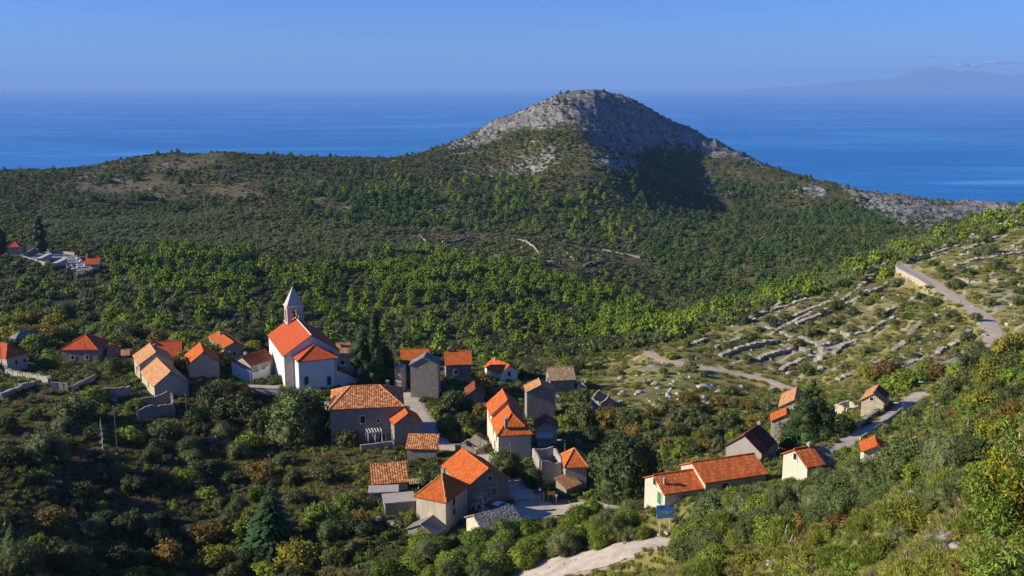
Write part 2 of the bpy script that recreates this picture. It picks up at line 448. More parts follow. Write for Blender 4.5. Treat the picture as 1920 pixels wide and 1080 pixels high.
class MB:
    """collects polygons; build() links them as one mesh object"""
    def __init__(s): s.v = []; s.f = []; s.uv = []; s.mi = []
    def poly(s, P, uv=None, mi=0):
        b = len(s.v); s.v += [tuple(p) for p in P]; s.f.append(list(range(b, b + len(P))))
        s.uv.append(uv if uv else [(p[0], p[1]) for p in P]); s.mi.append(mi)
    def hexa(s, P, mi=0, uvtop=None):
        """P: 4 bottom then 4 top corners, both counter-clockwise"""
        P = [Vector(p) for p in P]
        for q in ((3,2,1,0),(4,5,6,7),(0,1,5,4),(1,2,6,5),(2,3,7,6),(3,0,4,7)):
            Q = [P[i] for i in q]
            if q == (4,5,6,7) and uvtop: s.poly(Q, uvtop, mi)
            else:
                e = (Q[1]-Q[0]); L = e.length; h = (Q[3]-Q[0]).length
                s.poly(Q, [(0,0),(L,0),(L,h),(0,h)], mi)
    def box(s, c, u, v, w, mi=0):
        """centre and three half-vectors"""
        c = Vector(c); u = Vector(u); v = Vector(v); w = Vector(w)
        s.hexa([c-u-v-w, c+u-v-w, c+u+v-w, c-u+v-w, c-u-v+w, c+u-v+w, c+u+v+w, c-u+v+w], mi)
    def abox(s, c, sx, sy, sz, mi=0):
        s.box(c, (sx/2,0,0), (0,sy/2,0), (0,0,sz/2), mi)
    def tube(s, P, rad, n=8, mi=0, cap=True):
        P = [Vector(p) for p in P]
        if not isinstance(rad, (list, tuple)): rad = [rad] * len(P)
        rings = []
        for i, p in enumerate(P):
            t = (P[min(i+1, len(P)-1)] - P[max(i-1, 0)]).normalized()
            a = t.cross(Vector((0,0,1)) if abs(t.z) < 0.9 else Vector((1,0,0))).normalized(); b = t.cross(a)
            rings.append([p + (a*math.cos(2*PI*k/n) + b*math.sin(2*PI*k/n)) * rad[i] for k in range(n)])
        for i in range(len(P) - 1):
            for k in range(n):
                s.poly([rings[i][k], rings[i][(k+1)%n], rings[i+1][(k+1)%n], rings[i+1][k]], None, mi)
        if cap:
            s.poly(rings[0][::-1], None, mi); s.poly(rings[-1], None, mi)
    def build(s, name, mats, parent=None, loc=(0,0,0), smooth=False, bevel=0.0, origin=None):
        me = bpy.data.meshes.new(name)
        o = Vector(origin) if origin is not None else Vector((0,0,0))
        me.from_pydata([tuple(Vector(v) - o) for v in s.v], [], s.f)
        l = me.uv_layers.new(name='UVMap'); k = 0
        for u in s.uv:
            for q in u: l.data[k].uv = q[:2]; k += 1
        for m in (mats if isinstance(mats, (list, tuple)) else [mats]): me.materials.append(m)
        me.polygons.foreach_set('material_index', np.array(s.mi, np.int32))
        bm = bmesh.new(); bm.from_mesh(me); bmesh.ops.remove_doubles(bm, verts=bm.verts, dist=0.0005)
        bmesh.ops.recalc_face_normals(bm, faces=bm.faces)
        bm.to_mesh(me); bm.free()
        if smooth: me.polygons.foreach_set('use_smooth', np.ones(len(me.polygons), bool))
        ob = link(name, me, loc if origin is None else o, parent)
        if bevel:
            m = ob.modifiers.new('bevel', 'BEVEL'); m.width = bevel; m.segments = 1; m.limit_method = 'ANGLE'
        return ob

# ------------------------------------------------------------------ ground material and mesh
def ground_material():
    m, nt, b, o = newmat('hillside_ground')
    co = objcoord(nt)
    aR = attr(nt, 'rock').outputs['Fac']; aD = attr(nt, 'dry').outputs['Fac']; aT = attr(nt, 'dirt').outputs['Fac']; aW = attr(nt, 'terr').outputs['Fac']; aN = attr(nt, 'near').outputs['Fac']
    n1 = noise(nt, co, 0.05, 6, 0.6); n2 = noise(nt, co, 0.35, 6, 0.65); n3 = noise(nt, co, 2.2, 5, 0.7)
    base = ramp(nt, n2, [(0.3, (0.040, 0.046, 0.015)), (0.5, (0.082, 0.082, 0.028)), (0.62, (0.145, 0.125, 0.052)), (0.75, (0.22, 0.185, 0.10))])
    fieldc = ramp(nt, n2, [(0.28, (0.12, 0.14, 0.03)), (0.46, (0.24, 0.225, 0.065)), (0.60, (0.38, 0.32, 0.14)), (0.74, (0.50, 0.42, 0.25))])
    base = mix(nt, aN, base, fieldc)
    base = mix(nt, ramp(nt, n1, [(0.4, 0.0), (0.62, 0.55)]), base, (0.075, 0.062, 0.036))
    dryc = ramp(nt, n3, [(0.3, (0.13, 0.10, 0.055)), (0.55, (0.24, 0.19, 0.115)), (0.72, (0.36, 0.33, 0.27))])
    base = mix(nt, mathn(nt, 'MULTIPLY', aD, 0.42), base, dryc)
    stone = ramp(nt, n3, [(0.3, (0.17, 0.15, 0.12)), (0.5, (0.34, 0.31, 0.25)), (0.7, (0.50, 0.47, 0.40))])
    base = mix(nt, ramp(nt, mathn(nt, 'ADD', aW, mathn(nt, 'MULTIPLY', n3, 0.35)), [(0.55, 0.0), (0.8, 0.9)]), base, stone)
    # limestone of the mountain, streaked, with scrub in its cracks
    mp = nd(nt, 'ShaderNodeMapping'); mp.inputs['Scale'].default_value = (1, 1, 0.35); nt.links.new(co, mp.inputs[0])
    r1 = noise(nt, mp.outputs[0], 0.12, 8, 0.7, 0.6)
    rockc = ramp(nt, r1, [(0.30, (0.07, 0.065, 0.06)), (0.45, (0.19, 0.185, 0.172)), (0.58, (0.33, 0.315, 0.29)), (0.75, (0.50, 0.48, 0.44))])
    scrub = mathn(nt, 'ADD', noise(nt, co, 0.10, 7, 0.72), mathn(nt, 'MULTIPLY', aR, 0.34))
    rf = ramp(nt, scrub, [(0.60, 0.0), (0.70, 1.0)])
    base = mix(nt, rf, base, rockc)
    soil = ramp(nt, noise(nt, co, 1.2, 6, 0.7), [(0.3, (0.26, 0.20, 0.13)), (0.5, (0.42, 0.34, 0.24)), (0.7, (0.54, 0.47, 0.37))])
    base = mix(nt, ramp(nt, mathn(nt, 'ADD', aT, mathn(nt, 'MULTIPLY', mathn(nt, 'SUBTRACT', n2, 0.5), 0.9)), [(0.42, 0.0), (0.62, 1.0)]), base, soil)
    nt.links.new(base, b.inputs['Base Color'])
    b.inputs['Roughness'].default_value = 0.95; b.inputs['Specular IOR Level'].default_value = 0.05
    hb = mathn(nt, 'ADD', mathn(nt, 'MULTIPLY', n3, 0.35), mathn(nt, 'MULTIPLY', r1, mathn(nt, 'MULTIPLY', aR, 6.0)))
    bump(nt, b, hb, 0.8, 1.0)
    return m
nr, nc = Z.shape
idx = np.arange(nr * nc).reshape(nr, nc)
Fq = np.stack([idx[:-1, :-1], idx[:-1, 1:], idx[1:, 1:], idx[1:, :-1]], -1).reshape(-1, 4)
Vg = np.stack([XG, YG, Z], -1).reshape(-1, 3)
rockv = np.clip(rock + spk * 0.55, 0, 1)
NEARM = blur(((RG < rcrest(PXG) * 1.03)).astype(float), 6) * sstep(820, 1080, PXG + 60 * fbm(XG, YG, 25, 3, 55))
me = mesh_np('terrain', Vg, Fq, ground_material(), True,
             {'rock': ('POINT', rockv), 'dry': ('POINT', dry), 'dirt': ('POINT', dirt), 'terr': ('POINT', terr), 'near': ('POINT', NEARM)})
terrain = tag(link('terrain', me), 'scrub covered hills and valley with a bare limestone summit', kind='structure')

# ------------------------------------------------------------------ sea
def sea_material():
    m, nt, b, o = newmat('sea_water')
    co = objcoord(nt)
    mp = nd(nt, 'ShaderNodeMapping'); mp.inputs['Scale'].default_value = (0.00035, 0.0011, 1); mp.inputs['Rotation'].default_value = (0, 0, R(6)); nt.links.new(co, mp.inputs[0])
    s1 = noise(nt, mp.outputs[0], 1.0, 6, 0.6, 1.2)
    mp2 = nd(nt, 'ShaderNodeMapping'); mp2.inputs['Scale'].default_value = (0.0012, 0.006, 1); mp2.inputs['Rotation'].default_value = (0, 0, R(-4)); nt.links.new(co, mp2.inputs[0])
    s2 = noise(nt, mp2.outputs[0], 1.0, 5, 0.6, 0.8)
    k = mathn(nt, 'ADD', mathn(nt, 'MULTIPLY', s1, 0.65), mathn(nt, 'MULTIPLY', s2, 0.35))
    c = ramp(nt, k, [(0.34, (0.002, 0.122, 0.38)), (0.47, (0.003, 0.150, 0.45)), (0.57, (0.012, 0.195, 0.51)), (0.66, (0.07, 0.33, 0.66))])
    nt.links.new(c, b.inputs['Base Color'])
    nt.links.new(ramp(nt, k, [(0.45, 0.55), (0.7, 0.30)]), b.inputs['Roughness'])
    b.inputs['Specular IOR Level'].default_value = 0.10
    w = noise(nt, co, 0.06, 4, 0.6)
    bump(nt, b, w, 0.6, 2.5)
    return m
rings = [60.0 * (55000.0 / 60.0) ** (i / 90) for i in range(91)]
ang = np.linspace(0, 2 * PI, 121)[:-1]
SV = [(0, 0, 0)]
for r_ in rings: SV += [(r_ * math.sin(a), r_ * math.cos(a), 0) for a in ang]
SF = []
for i in range(90):
    for k in range(120):
        a0 = 1 + i * 120 + k; a1 = 1 + i * 120 + (k + 1) % 120
        SF.append((a0, a0 + 120, a1 + 120, a1))
sea = tag(link('sea', mesh_np('sea', SV, SF, sea_material())), 'calm blue sea reaching to the horizon', kind='structure')

# ------------------------------------------------------------------ mountains across the water
def far_land():
    m, nt, b, o = newmat('far_land'); b.inputs['Base Color'].default_value = (0.10, 0.115, 0.075, 1); b.inputs['Roughness'].default_value = 1
    co = objcoord(nt)
    nt.links.new(ramp(nt, noise(nt, co, 0.0011, 6, 0.65), [(0.35, (0.05, 0.065, 0.03)), (0.6, (0.11, 0.12, 0.08)), (0.75, (0.3, 0.29, 0.25))]), b.inputs['Base Color'])
    prof_px = np.array([1290,1330,1390,1410,1440,1500,1560,1620,1650,1680,1700,1720,1745,1775,1800,1840,1870,1900,1930,2000,2100,2300,2500], float)
    prof_py = np.array([177,174,167,165,163,160,154,150,147,141,131,126.5,128,134,134,138,143,138,136,132,140,150,160], float)
    D = 44000.0
    pxs = np.arange(1285, 2480, 2.5); n = len(pxs)
    top = np.interp(pxs, prof_px, prof_py) + 0.9 * fbm(pxs, pxs * 0, 18, 4, 4)
    V = []; rows = 26
    for j in range(rows):
        t = j / (rows - 1)
        for i in range(n):
            d = D * (1 + 0.20 * (t - 0.5))
            x = (pxs[i] - 960) / FPX * d; hgt = max(CAMZ + (155 - top[i]) / FPX * D, 2.0)
            prof = math.sin(PI * min(t / 1.0, 1.0)) ** 1.2
            nz = float(fbm(np.array(x), np.array(d), 2600, 5, 19))
            V.append((x, d, max(-8.0, -8 + (hgt + 8) * prof * (1 + 0.35 * nz * (1 - prof)))))
    idx = np.arange(rows * n).reshape(rows, n)
    F = np.stack([idx[:-1, :-1], idx[:-1, 1:], idx[1:, 1:], idx[1:, :-1]], -1).reshape(-1, 4)
    tag(link('far_hills', mesh_np('far_hills', V, F, m, True)), 'hazy blue mountains across the sea', kind='structure')
far_land()

# ------------------------------------------------------------------ air
def haze():
    m = bpy.data.materials.new('air'); m.use_nodes = True; nt = m.node_tree
    for n in list(nt.nodes): nt.nodes.remove(n)
    o = nt.nodes.new('ShaderNodeOutputMaterial'); v = nt.nodes.new('ShaderNodeVolumePrincipled')
    v.inputs['Color'].default_value = (0.30, 0.485, 0.775, 1)
    v.inputs['Density'].default_value = 4.6e-5
    v.inputs['Anisotropy'].default_value = 0.0
    nt.links.new(v.outputs[0], o.inputs['Volume'])
    mb = MB(); mb.abox((0, 0, 0), 1, 1, 1)
    h = mb.build('haze', m); h.location = (0, 0, 527); h.scale = (112000, 112000, 1176)
    tag(h, 'thin blue haze over the sea', kind='stuff')
haze()

# ------------------------------------------------------------------ vegetation: leaf materials
def leafmat(name, c0, c1, rough=0.65, trans=0.22, spec=0.2):
    """c0..c1 over the plant's own random number; every leaf or clump varies round it by the mesh's 'tone'"""
    m, nt, b, o = newmat(name)
    oi = nt.nodes.new('ShaderNodeObjectInfo')
    c = mix(nt, oi.outputs['Random'], c0, c1)
    t = attr(nt, 'tone').outputs['Fac']
    hs = nd(nt, 'ShaderNodeHueSaturation'); nt.links.new(c, hs.inputs['Color'])
    nt.links.new(mathn(nt, 'ADD', mathn(nt, 'MULTIPLY', t, 0.05), 0.475), hs.inputs['Hue'])
    nt.links.new(mathn(nt, 'ADD', mathn(nt, 'MULTIPLY', t, 1.0), 0.5), hs.inputs['Value'])
    nt.links.new(hs.outputs[0], b.inputs['Base Color'])
    b.inputs['Roughness'].default_value = rough; b.inputs['Specular IOR Level'].default_value = spec
    if trans:
        tr = nt.nodes.new('ShaderNodeBsdfTranslucent'); nt.links.new(hs.outputs[0], tr.inputs['Color'])
        ms = nt.nodes.new('ShaderNodeMixShader'); ms.inputs[0].default_value = trans
        nt.links.new(b.outputs[0], ms.inputs[1]); nt.links.new(tr.outputs[0], ms.inputs[2]); nt.links.new(ms.outputs[0], o.inputs['Surface'])
    return m
LM = {
 'pine':  leafmat('pine_needles', (0.110, 0.185, 0.014), (0.230, 0.300, 0.022)),
 'pined': leafmat('dark_pine_needles', (0.048, 0.099, 0.022), (0.099, 0.160, 0.029)),
 'olive': leafmat('olive_leaves', (0.105, 0.132, 0.040), (0.180, 0.205, 0.078)),
 'scrub': leafmat('scrub_leaves', (0.051, 0.071, 0.022), (0.122, 0.143, 0.044)),
 'oak': leafmat('oak_leaves', (0.070, 0.100, 0.030), (0.130, 0.170, 0.050)),
 'green': leafmat('green_leaves', (0.125, 0.190, 0.022), (0.240, 0.295, 0.038)),
 'heath': leafmat('heath_leaves', (0.185, 0.230, 0.036), (0.340, 0.345, 0.070)),
 'rust':  leafmat('autumn_leaves', (0.176, 0.115, 0.027), (0.270, 0.203, 0.041)),
 'yellow':leafmat('yellowing_leaves', (0.163, 0.169, 0.020), (0.300, 0.269, 0.031)),
 'cyp': leafmat('cypress_leaves', (0.030, 0.054, 0.014), (0.048, 0.078, 0.020), trans=0.1),
 'spruce': leafmat('spruce_needles', (0.034, 0.070, 0.022), (0.050, 0.092, 0.028), trans=0.1),
 'straw': leafmat('dry_grass', (0.250, 0.194, 0.094), (0.400, 0.312, 0.163)),
 'mauve': leafmat('heather', (0.168, 0.120, 0.132), (0.240, 0.174, 0.180)),
 'grass': leafmat('grass_blades', (0.175, 0.210, 0.040), (0.360, 0.335, 0.095)),
 'agave': leafmat('agave_leaves', (0.16, 0.24, 0.22), (0.22, 0.30, 0.27), trans=0.0),
}
def barkmat(name, c):
    m, nt, b, o = newmat(name); co = objcoord(nt)
    n = noise(nt, co, 6, 5, 0.7)
    nt.links.new(ramp(nt, n, [(0.3, tuple(x*0.55 for x in c)), (0.7, tuple(min(1, x*1.5) for x in c))]), b.inputs['Base Color'])
    b.inputs['Roughness'].default_value = 0.95; bump(nt, b, n, 0.6, 0.05)
    return m
BARK = barkmat('bark', (0.10, 0.08, 0.06)); GREYBARK = barkmat('grey_bark', (0.55, 0.50, 0.44))

# ------------------------------------------------------------------ vegetation: shapes
ICO = None
def ico(sub=2):
    bm = bmesh.new(); bmesh.ops.create_icosphere(bm, subdivisions=sub, radius=1.0)
    V = np.array([v.co[:] for v in bm.verts]); F = np.array([[v.index for v in f.verts] for f in bm.faces]); bm.free()
    return V, F
ICO1 = ico(1); ICO2 = ico(2)
def unit(v): return v / np.maximum(np.linalg.norm(v, axis=-1, keepdims=True), 1e-9)
def leaves_on(rng, C, Rr, n, ll, lw, tones, zmin=0.0, droop=0.0, updir=0.35, prune=0.72, squash=1.0):
    """n leaf quads over the lobes (centres C, radii Rr); those inside another lobe are dropped"""
    C = np.asarray(C, float); Rr = np.asarray(Rr, float)
    pr = Rr ** 2 / np.sum(Rr ** 2)
    k = rng.choice(len(C), n, p=pr)
    d = unit(rng.normal(size=(n, 3)) + np.array([0, 0, updir]))
    ph = rng.uniform(0, 6.28, (len(C), 3)); fq = 3.1
    lump = np.sin(d[:, 0] * fq * 1.3 + ph[k, 0]) * np.sin(d[:, 1] * fq + ph[k, 1]) + 0.6 * np.sin(d[:, 2] * fq * 1.9 + ph[k, 2])
    rad = Rr[k] * (rng.uniform(0.60, 1.14, n) + 0.17 * lump)
    P = C[k] + d * rad[:, None] * np.array([1, 1, squash])
    keep = P[:, 2] > zmin
    for j in range(len(C)):
        dd = np.linalg.norm((P - C[j]) / np.array([1, 1, squash]), axis=1)
        keep &= (k == j) | (dd > Rr[j] * prune)
    P, d, k = P[keep], d[keep], k[keep]; n = len(P)
    nrm = unit(d + rng.normal(size=(n, 3)) * 0.65)
    t = rng.normal(size=(n, 3)); t[:, 2] -= droop; t = unit(t - nrm * np.sum(t * nrm, 1, keepdims=True))
    b = np.cross(nrm, t)
    L = ll * rng.uniform(0.6, 1.35, n)[:, None]; W = lw * rng.uniform(0.6, 1.35, n)[:, None]
    V = np.stack([P - t * L * 0.5, P + b * W * 0.5 + nrm * 0.08 * L, P + t * L * 0.5, P - b * W * 0.5 + nrm * 0.08 * L], 1).reshape(-1, 3)
    F = np.arange(4 * n).reshape(n, 4)
    tone = np.clip(np.asarray(tones)[k] + rng.normal(0, 0.16, n), 0.0, 1.0)
    return V, F, tone
def core_of(rng, C, Rr, f=0.74, sub=1, tones=None, squash=1.0, zmin=-9):
    Vi, Fi = ICO2 if sub == 2 else ICO1
    Vs, Fs, Ts = [], [], []; off = 0
    for j in range(len(C)):
        nz = 1 + 0.16 * rng.normal(size=(len(Vi), 1))
        v = np.asarray(C[j]) + Vi * Rr[j] * f * nz * np.array([1, 1, squash]); v[:, 2] = np.maximum(v[:, 2], zmin)
        Vs.append(v); Fs.append(Fi + off); off += len(Vi); Ts.append(np.full(len(Fi), (tones[j] if tones is not None else 0.45) - 0.06))
    return np.concatenate(Vs), np.concatenate(Fs), np.concatenate(Ts)
def tri_join(parts):
    """(V,F,tone) with quads or triangles -> one triangle set"""
    Vs, Fs, Ts = [], [], []; off = 0
    for V, F, T in parts:
        if F.shape[1] == 4:
            F3 = np.concatenate([F[:, [0, 1, 2]], F[:, [0, 2, 3]]]); T = np.concatenate([T, T])
        else: F3 = F
        Vs.append(V); Fs.append(F3 + off); off += len(V); Ts.append(T)
    return np.concatenate(Vs), np.concatenate(Fs), np.concatenate(Ts)
def foliage_mesh(name, parts, mat):
    V, F, T = tri_join(parts)
    return mesh_np(name, V, F, mat, False, {'tone': ('FACE', T)})
def lobes_round(rng, n, rx, rz, z0, r0, r1, flat=0.0):
    C, Rr = [], []
    for i in range(n):
        a = i * 2.399 + rng.uniform(-0.5, 0.5); q = math.sqrt((i + 0.5) / n)
        h = (1 - q * q) ** 0.5
        C.append((rx * q * math.cos(a), rx * q * math.sin(a), z0 + rz * (h * rng.uniform(0.55, 1.0) - flat * (1 - h))))
        Rr.append(rng.uniform(r0, r1) * (1 - 0.25 * q))
    # a lower skirt
    for i in range(n // 2):
        a = rng.uniform(0, 2 * PI)
        C.append((rx * 0.85 * math.cos(a), rx * 0.85 * math.sin(a), z0 - rz * 0.25 * rng.random())); Rr.append(rng.uniform(r0, r1) * 0.8)
    return np.array(C), np.array(Rr)
def bush(seed, R_, H, n, ll, lw, mat, nl=9, name='foliage', sub=1, gap=0.72, tonevar=0.15, core=True, zb=0.0):
    """a broad bush or crown of radius R_, height H, standing on z=zb"""
    rng = np.random.default_rng(seed)
    r1 = min(R_, H) * 0.50; r0 = r1 * 0.55
    C, Rr = lobes_round(rng, nl, R_ - r1 * 0.75, max(H - r1 * 1.7, 0.1), zb + r1 * 0.75, r0, r1)
    tn = np.clip(0.5 + rng.normal(0, tonevar, len(C)), 0.1, 0.9)
    parts = [leaves_on(rng, C, Rr, n, ll, lw, tn, zmin=zb + 0.02)]
    if core: parts.append(core_of(rng, C, Rr, gap * 0.84, sub, tn, zmin=zb - 0.3))
    return foliage_mesh(name, parts, mat)
def conifer(seed, R_, H, n, ll, lw, mat, tiers=6, round_=0.5, name='crown', zb=0.0, droop=0.2, core=0.66):
    """irregular rounded cone (Aleppo pine, or a spruce with many tiers)"""
    rng = np.random.default_rng(seed); C, Rr = [], []
    for t in range(tiers):
        f = t / (tiers - 1); rad = R_ * (1 - f) ** (0.5 + 0.5 * (1 - round_)) ; z = zb + H * (0.10 + 0.80 * f)
        m = max(1, int(round(2 + 5 * (1 - f))))
        a0 = rng.uniform(0, 6.28)
        for i in range(m):
            a = a0 + i * 2 * PI / m + rng.uniform(-0.3, 0.3); q = rad * rng.uniform(0.4, 0.72)
            if f > 0.92: q = 0
            C.append((q * math.cos(a), q * math.sin(a), z + rng.uniform(-0.06, 0.06) * H)); Rr.append(max(rad * rng.uniform(0.40, 0.60), R_ * 0.16))
    C = np.array(C); Rr = np.array(Rr); tn = np.clip(0.5 + rng.normal(0, 0.12, len(C)), 0.1, 0.9)
    parts = [leaves_on(rng, C, Rr, n, ll, lw, tn, zmin=zb, droop=droop, updir=0.5), core_of(rng, C, Rr, core, 1, tn, zmin=zb)]
    return foliage_mesh(name, parts, mat)
def column(seed, R_, H, n, ll, lw, mat, name='crown', zb=0.0, taper=0.55):
    rng = np.random.default_rng(seed); C, Rr = [], []
    m = int(H / (R_ * 0.55))
    for i in range(m):
        f = i / (m - 1); r = R_ * (1 - taper * f ** 2.2) * (0.72 + 0.28 * min(1, f * 6))
        for _ in range(3):
            a = rng.uniform(0, 6.28); C.append((0.36 * r * math.cos(a), 0.36 * r * math.sin(a), zb + f * (H - R_ * 0.5) + R_ * 0.3)); Rr.append(r * rng.uniform(0.55, 0.75))
    C = np.array(C); Rr = np.array(Rr); tn = np.clip(0.5 + rng.normal(0, 0.12, len(C)), 0.1, 0.9)
    V, F, T = leaves_on(rng, C, Rr, n, ll, lw, tn, zmin=zb, droop=-1.2, updir=0.2)
    return foliage_mesh(name, [(V, F, T), core_of(rng, C, Rr, 0.8, 1, tn, zmin=zb)], mat)
def spruce(seed, R_, H, mat, n=34, name='crown', zb=0.0):
    """tiers of drooping boughs, each a fringe of needle sprays"""
    rng = np.random.default_rng(seed); V = []; F = []; T = []
    for i in range(n):
        f = i / n; z = zb + H * (0.06 + 0.94 * f); r = R_ * (1 - f) ** 0.9
        m = int(9 + 14 * (1 - f))
        for k in range(m):
            a = rng.uniform(0, 6.28); rr = r * rng.uniform(0.65, 1.12); dx, dy = math.cos(a), math.sin(a)
            for q in range(5):
                s0 = 0.12 + q / 5.0; s1 = s0 + 0.30
                w = rr * 0.17 * (1.15 - 0.5 * s0); zz0 = z - rr * 0.34 * s0 ** 1.6; zz1 = z - rr * 0.34 * s1 ** 1.6 + 0.02
                b = len(V); tw = rng.uniform(-0.5, 0.5) * w
                V += [(dx*rr*s0, dy*rr*s0, zz0), (dx*rr*(s0+s1)/2 - dy*w, dy*rr*(s0+s1)/2 + dx*w, (zz0+zz1)/2 + tw - 0.3*w),
                      (dx*rr*s1, dy*rr*s1, zz1), (dx*rr*(s0+s1)/2 + dy*w, dy*rr*(s0+s1)/2 - dx*w, (zz0+zz1)/2 - tw - 0.3*w)]
                F.append((b, b+1, b+2, b+3)); T.append(np.clip(0.35 + 0.3 * s0 + rng.normal(0, 0.1), 0, 1))
    Cc = np.array([(0, 0, zb + H * (0.12 + 0.75 * t)) for t in np.linspace(0, 1, 7)]); Rc = np.array([R_ * 0.5 * (1 - 0.85 * t) for t in np.linspace(0, 1, 7)])
    return foliage_mesh(name, [(np.array(V), np.array(F), np.array(T)), core_of(rng, Cc, Rc, 0.8, 1, None, zmin=zb)], mat)
def spikes(seed, R_, H, n, w, mat, spread=0.5, name='foliage', seg=2, flop=0.25):
    """upright shoots fanning from the ground: heath, rosemary, grass tufts"""
    rng = np.random.default_rng(seed)
    a = rng.uniform(0, 6.28, n); q = np.sqrt(rng.random(n)) * R_ * 0.55
    base = np.stack([q * np.cos(a), q * np.sin(a), np.zeros(n)], 1)
    out = np.stack([np.cos(a + rng.normal(0, .5, n)), np.sin(a + rng.normal(0, .5, n)), np.zeros(n)], 1)
    tilt = (q / (R_ * 0.55)) * spread + rng.normal(0, 0.16, n)
    d = unit(out * tilt[:, None] + np.array([0, 0, 1.0]))
    L = H * rng.uniform(0.55, 1.05, n) * (1 - 0.28 * q / (R_ * 0.55))
    s = unit(np.cross(d, rng.normal(size=(n, 3))))
    mid = base + d * (L * 0.55)[:, None]; tip = base + d * L[:, None] + out * (flop * L)[:, None] * rng.random(n)[:, None]
    W = (w * rng.uniform(0.6, 1.4, n))[:, None]
    V = np.stack([base, mid + s * W, tip, mid - s * W], 1).reshape(-1, 3)
    F = np.arange(4 * n).reshape(n, 4)
    T = np.clip(0.5 + rng.normal(0, 0.17, n), 0, 1)
    return V, F, T
def shoots_bush(seed, R_, H, n, w, mat, leafn=0, name='foliage', spread=0.6):
    """a bush made of many small shoots standing on a lumpy mass"""
    rng = np.random.default_rng(seed)
    C, Rr = lobes_round(rng, 8, R_ * 0.62, H * 0.45, H * 0.32, min(R_, H) * 0.30, min(R_, H) * 0.46)
    tn = np.clip(0.5 + rng.normal(0, 0.13, len(C)), 0.1, 0.9)
    pr = Rr ** 2 / np.sum(Rr ** 2); k = rng.choice(len(C), n, p=pr)
    d = unit(rng.normal(size=(n, 3)) + np.array([0, 0, 0.6])); P = C[k] + d * Rr[k][:, None] * rng.uniform(.6, .95, n)[:, None]
    g = unit(d * 0.5 + np.array([0, 0, 0.8]) + rng.normal(size=(n, 3)) * 0.28)
    L = (H * 0.20 * rng.uniform(0.5, 1.3, n))[:, None]; s = unit(np.cross(g, rng.normal(size=(n, 3)))); W = (w * rng.uniform(0.6, 1.3, n))[:, None]
    V = np.stack([P, P + g * L * 0.5 + s * W, P + g * L, P + g * L * 0.5 - s * W], 1).reshape(-1, 3); F = np.arange(4 * n).reshape(n, 4)
    T = np.clip(tn[k] + rng.normal(0, 0.15, n), 0, 1)
    return foliage_mesh(name, [(V, F, T), core_of(rng, C, Rr, 0.66, 1, tn - 0.05, zmin=-0.3)], mat)
def trunk_mb(seed, H, r, lean=0.1, limbs=5, spread=1.2, top=0.7):
    rng = np.random.default_rng(seed); mb = MB()
    pts_ = [Vector((lean * H * (t ** 1.5) * 0.5 + 0.08 * r * rng.normal(), 0.1 * r * rng.normal(), H * top * t - 0.4 * (t == 0))) for t in np.linspace(0, 1, 5)]
    mb.tube(pts_, [r * (1.25 - 0.6 * t) for t in np.linspace(0, 1, 5)], 7)
    for i in range(limbs):
        a = i * 2.4 + rng.uniform(-0.4, 0.4); s = pts_[2] + (pts_[4] - pts_[2]) * rng.uniform(0.1, 0.9)
        e = s + Vector((math.cos(a) * spread, math.sin(a) * spread, spread * rng.uniform(0.45, 0.9))) * rng.uniform(0.7, 1.1)
        m_ = (s + e) / 2 + Vector((0, 0, 0.1 * spread))
        mb.tube([s, m_, e], [r * 0.5, r * 0.34, r * 0.14], 5)
    return mb
def branchwork(seed, H, r, depth=4, up=0.45, spread=0.75, first=0.28):
    """a bare tree: forking limbs down to twigs, one mesh"""
    rng = np.random.default_rng(seed); mb = MB()
    def grow(p, d, L, rr, lv):
        q = p + d * L; k = (p + q) / 2 + Vector(rng.normal(size=3) * 0.06 * L)
        mb.tube([p, k, q], [rr, rr * 0.82, rr * 0.62], 6 if lv < 2 else (4 if lv < 3 else 3), cap=False)
        if lv >= depth: return
        for _ in range(3 if lv < 3 else 2 + int(rng.random() < .6)):
            n = Vector(rng.normal(size=3)); n = (d * (1 - spread * 0.5) + n.normalized() * spread + Vector((0, 0, up * 0.4))).normalized()
            grow(p + d * L * rng.uniform(0.65, 1.0), n, L * rng.uniform(0.58, 0.82), rr * 0.56, lv + 1)
    grow(Vector((0, 0, -0.3)), Vector((0.05, 0, 1)).normalized(), H * first + 0.3, r, 0)
    return mb
# trees with a trunk share these builders; the first of a kind is built, the others are copies with shared mesh data
def tree_thing(name, label, cat, loc, crown_me, trunk_me, group=None, scale=(1, 1, 1), rz=0.0):
    t = thing(name, label, cat, loc, group, rz); t.scale = scale
    if trunk_me is not None: link('trunk', trunk_me, parent=t)
    link('crown', crown_me, parent=t)
    return t
def copy_tree(src, label, loc, rz, scale):
    r = src.copy(); COL.objects.link(r); r.location = loc; r.rotation_euler = (0, 0, rz); r.scale = scale; r['label'] = label
    for ch in src.children:
        c = ch.copy(); COL.objects.link(c); c.parent = r
    return r
def mb_mesh(mb, name, mat):
    o = mb.build(name, mat); me = o.data; bpy.data.objects.remove(o); return me

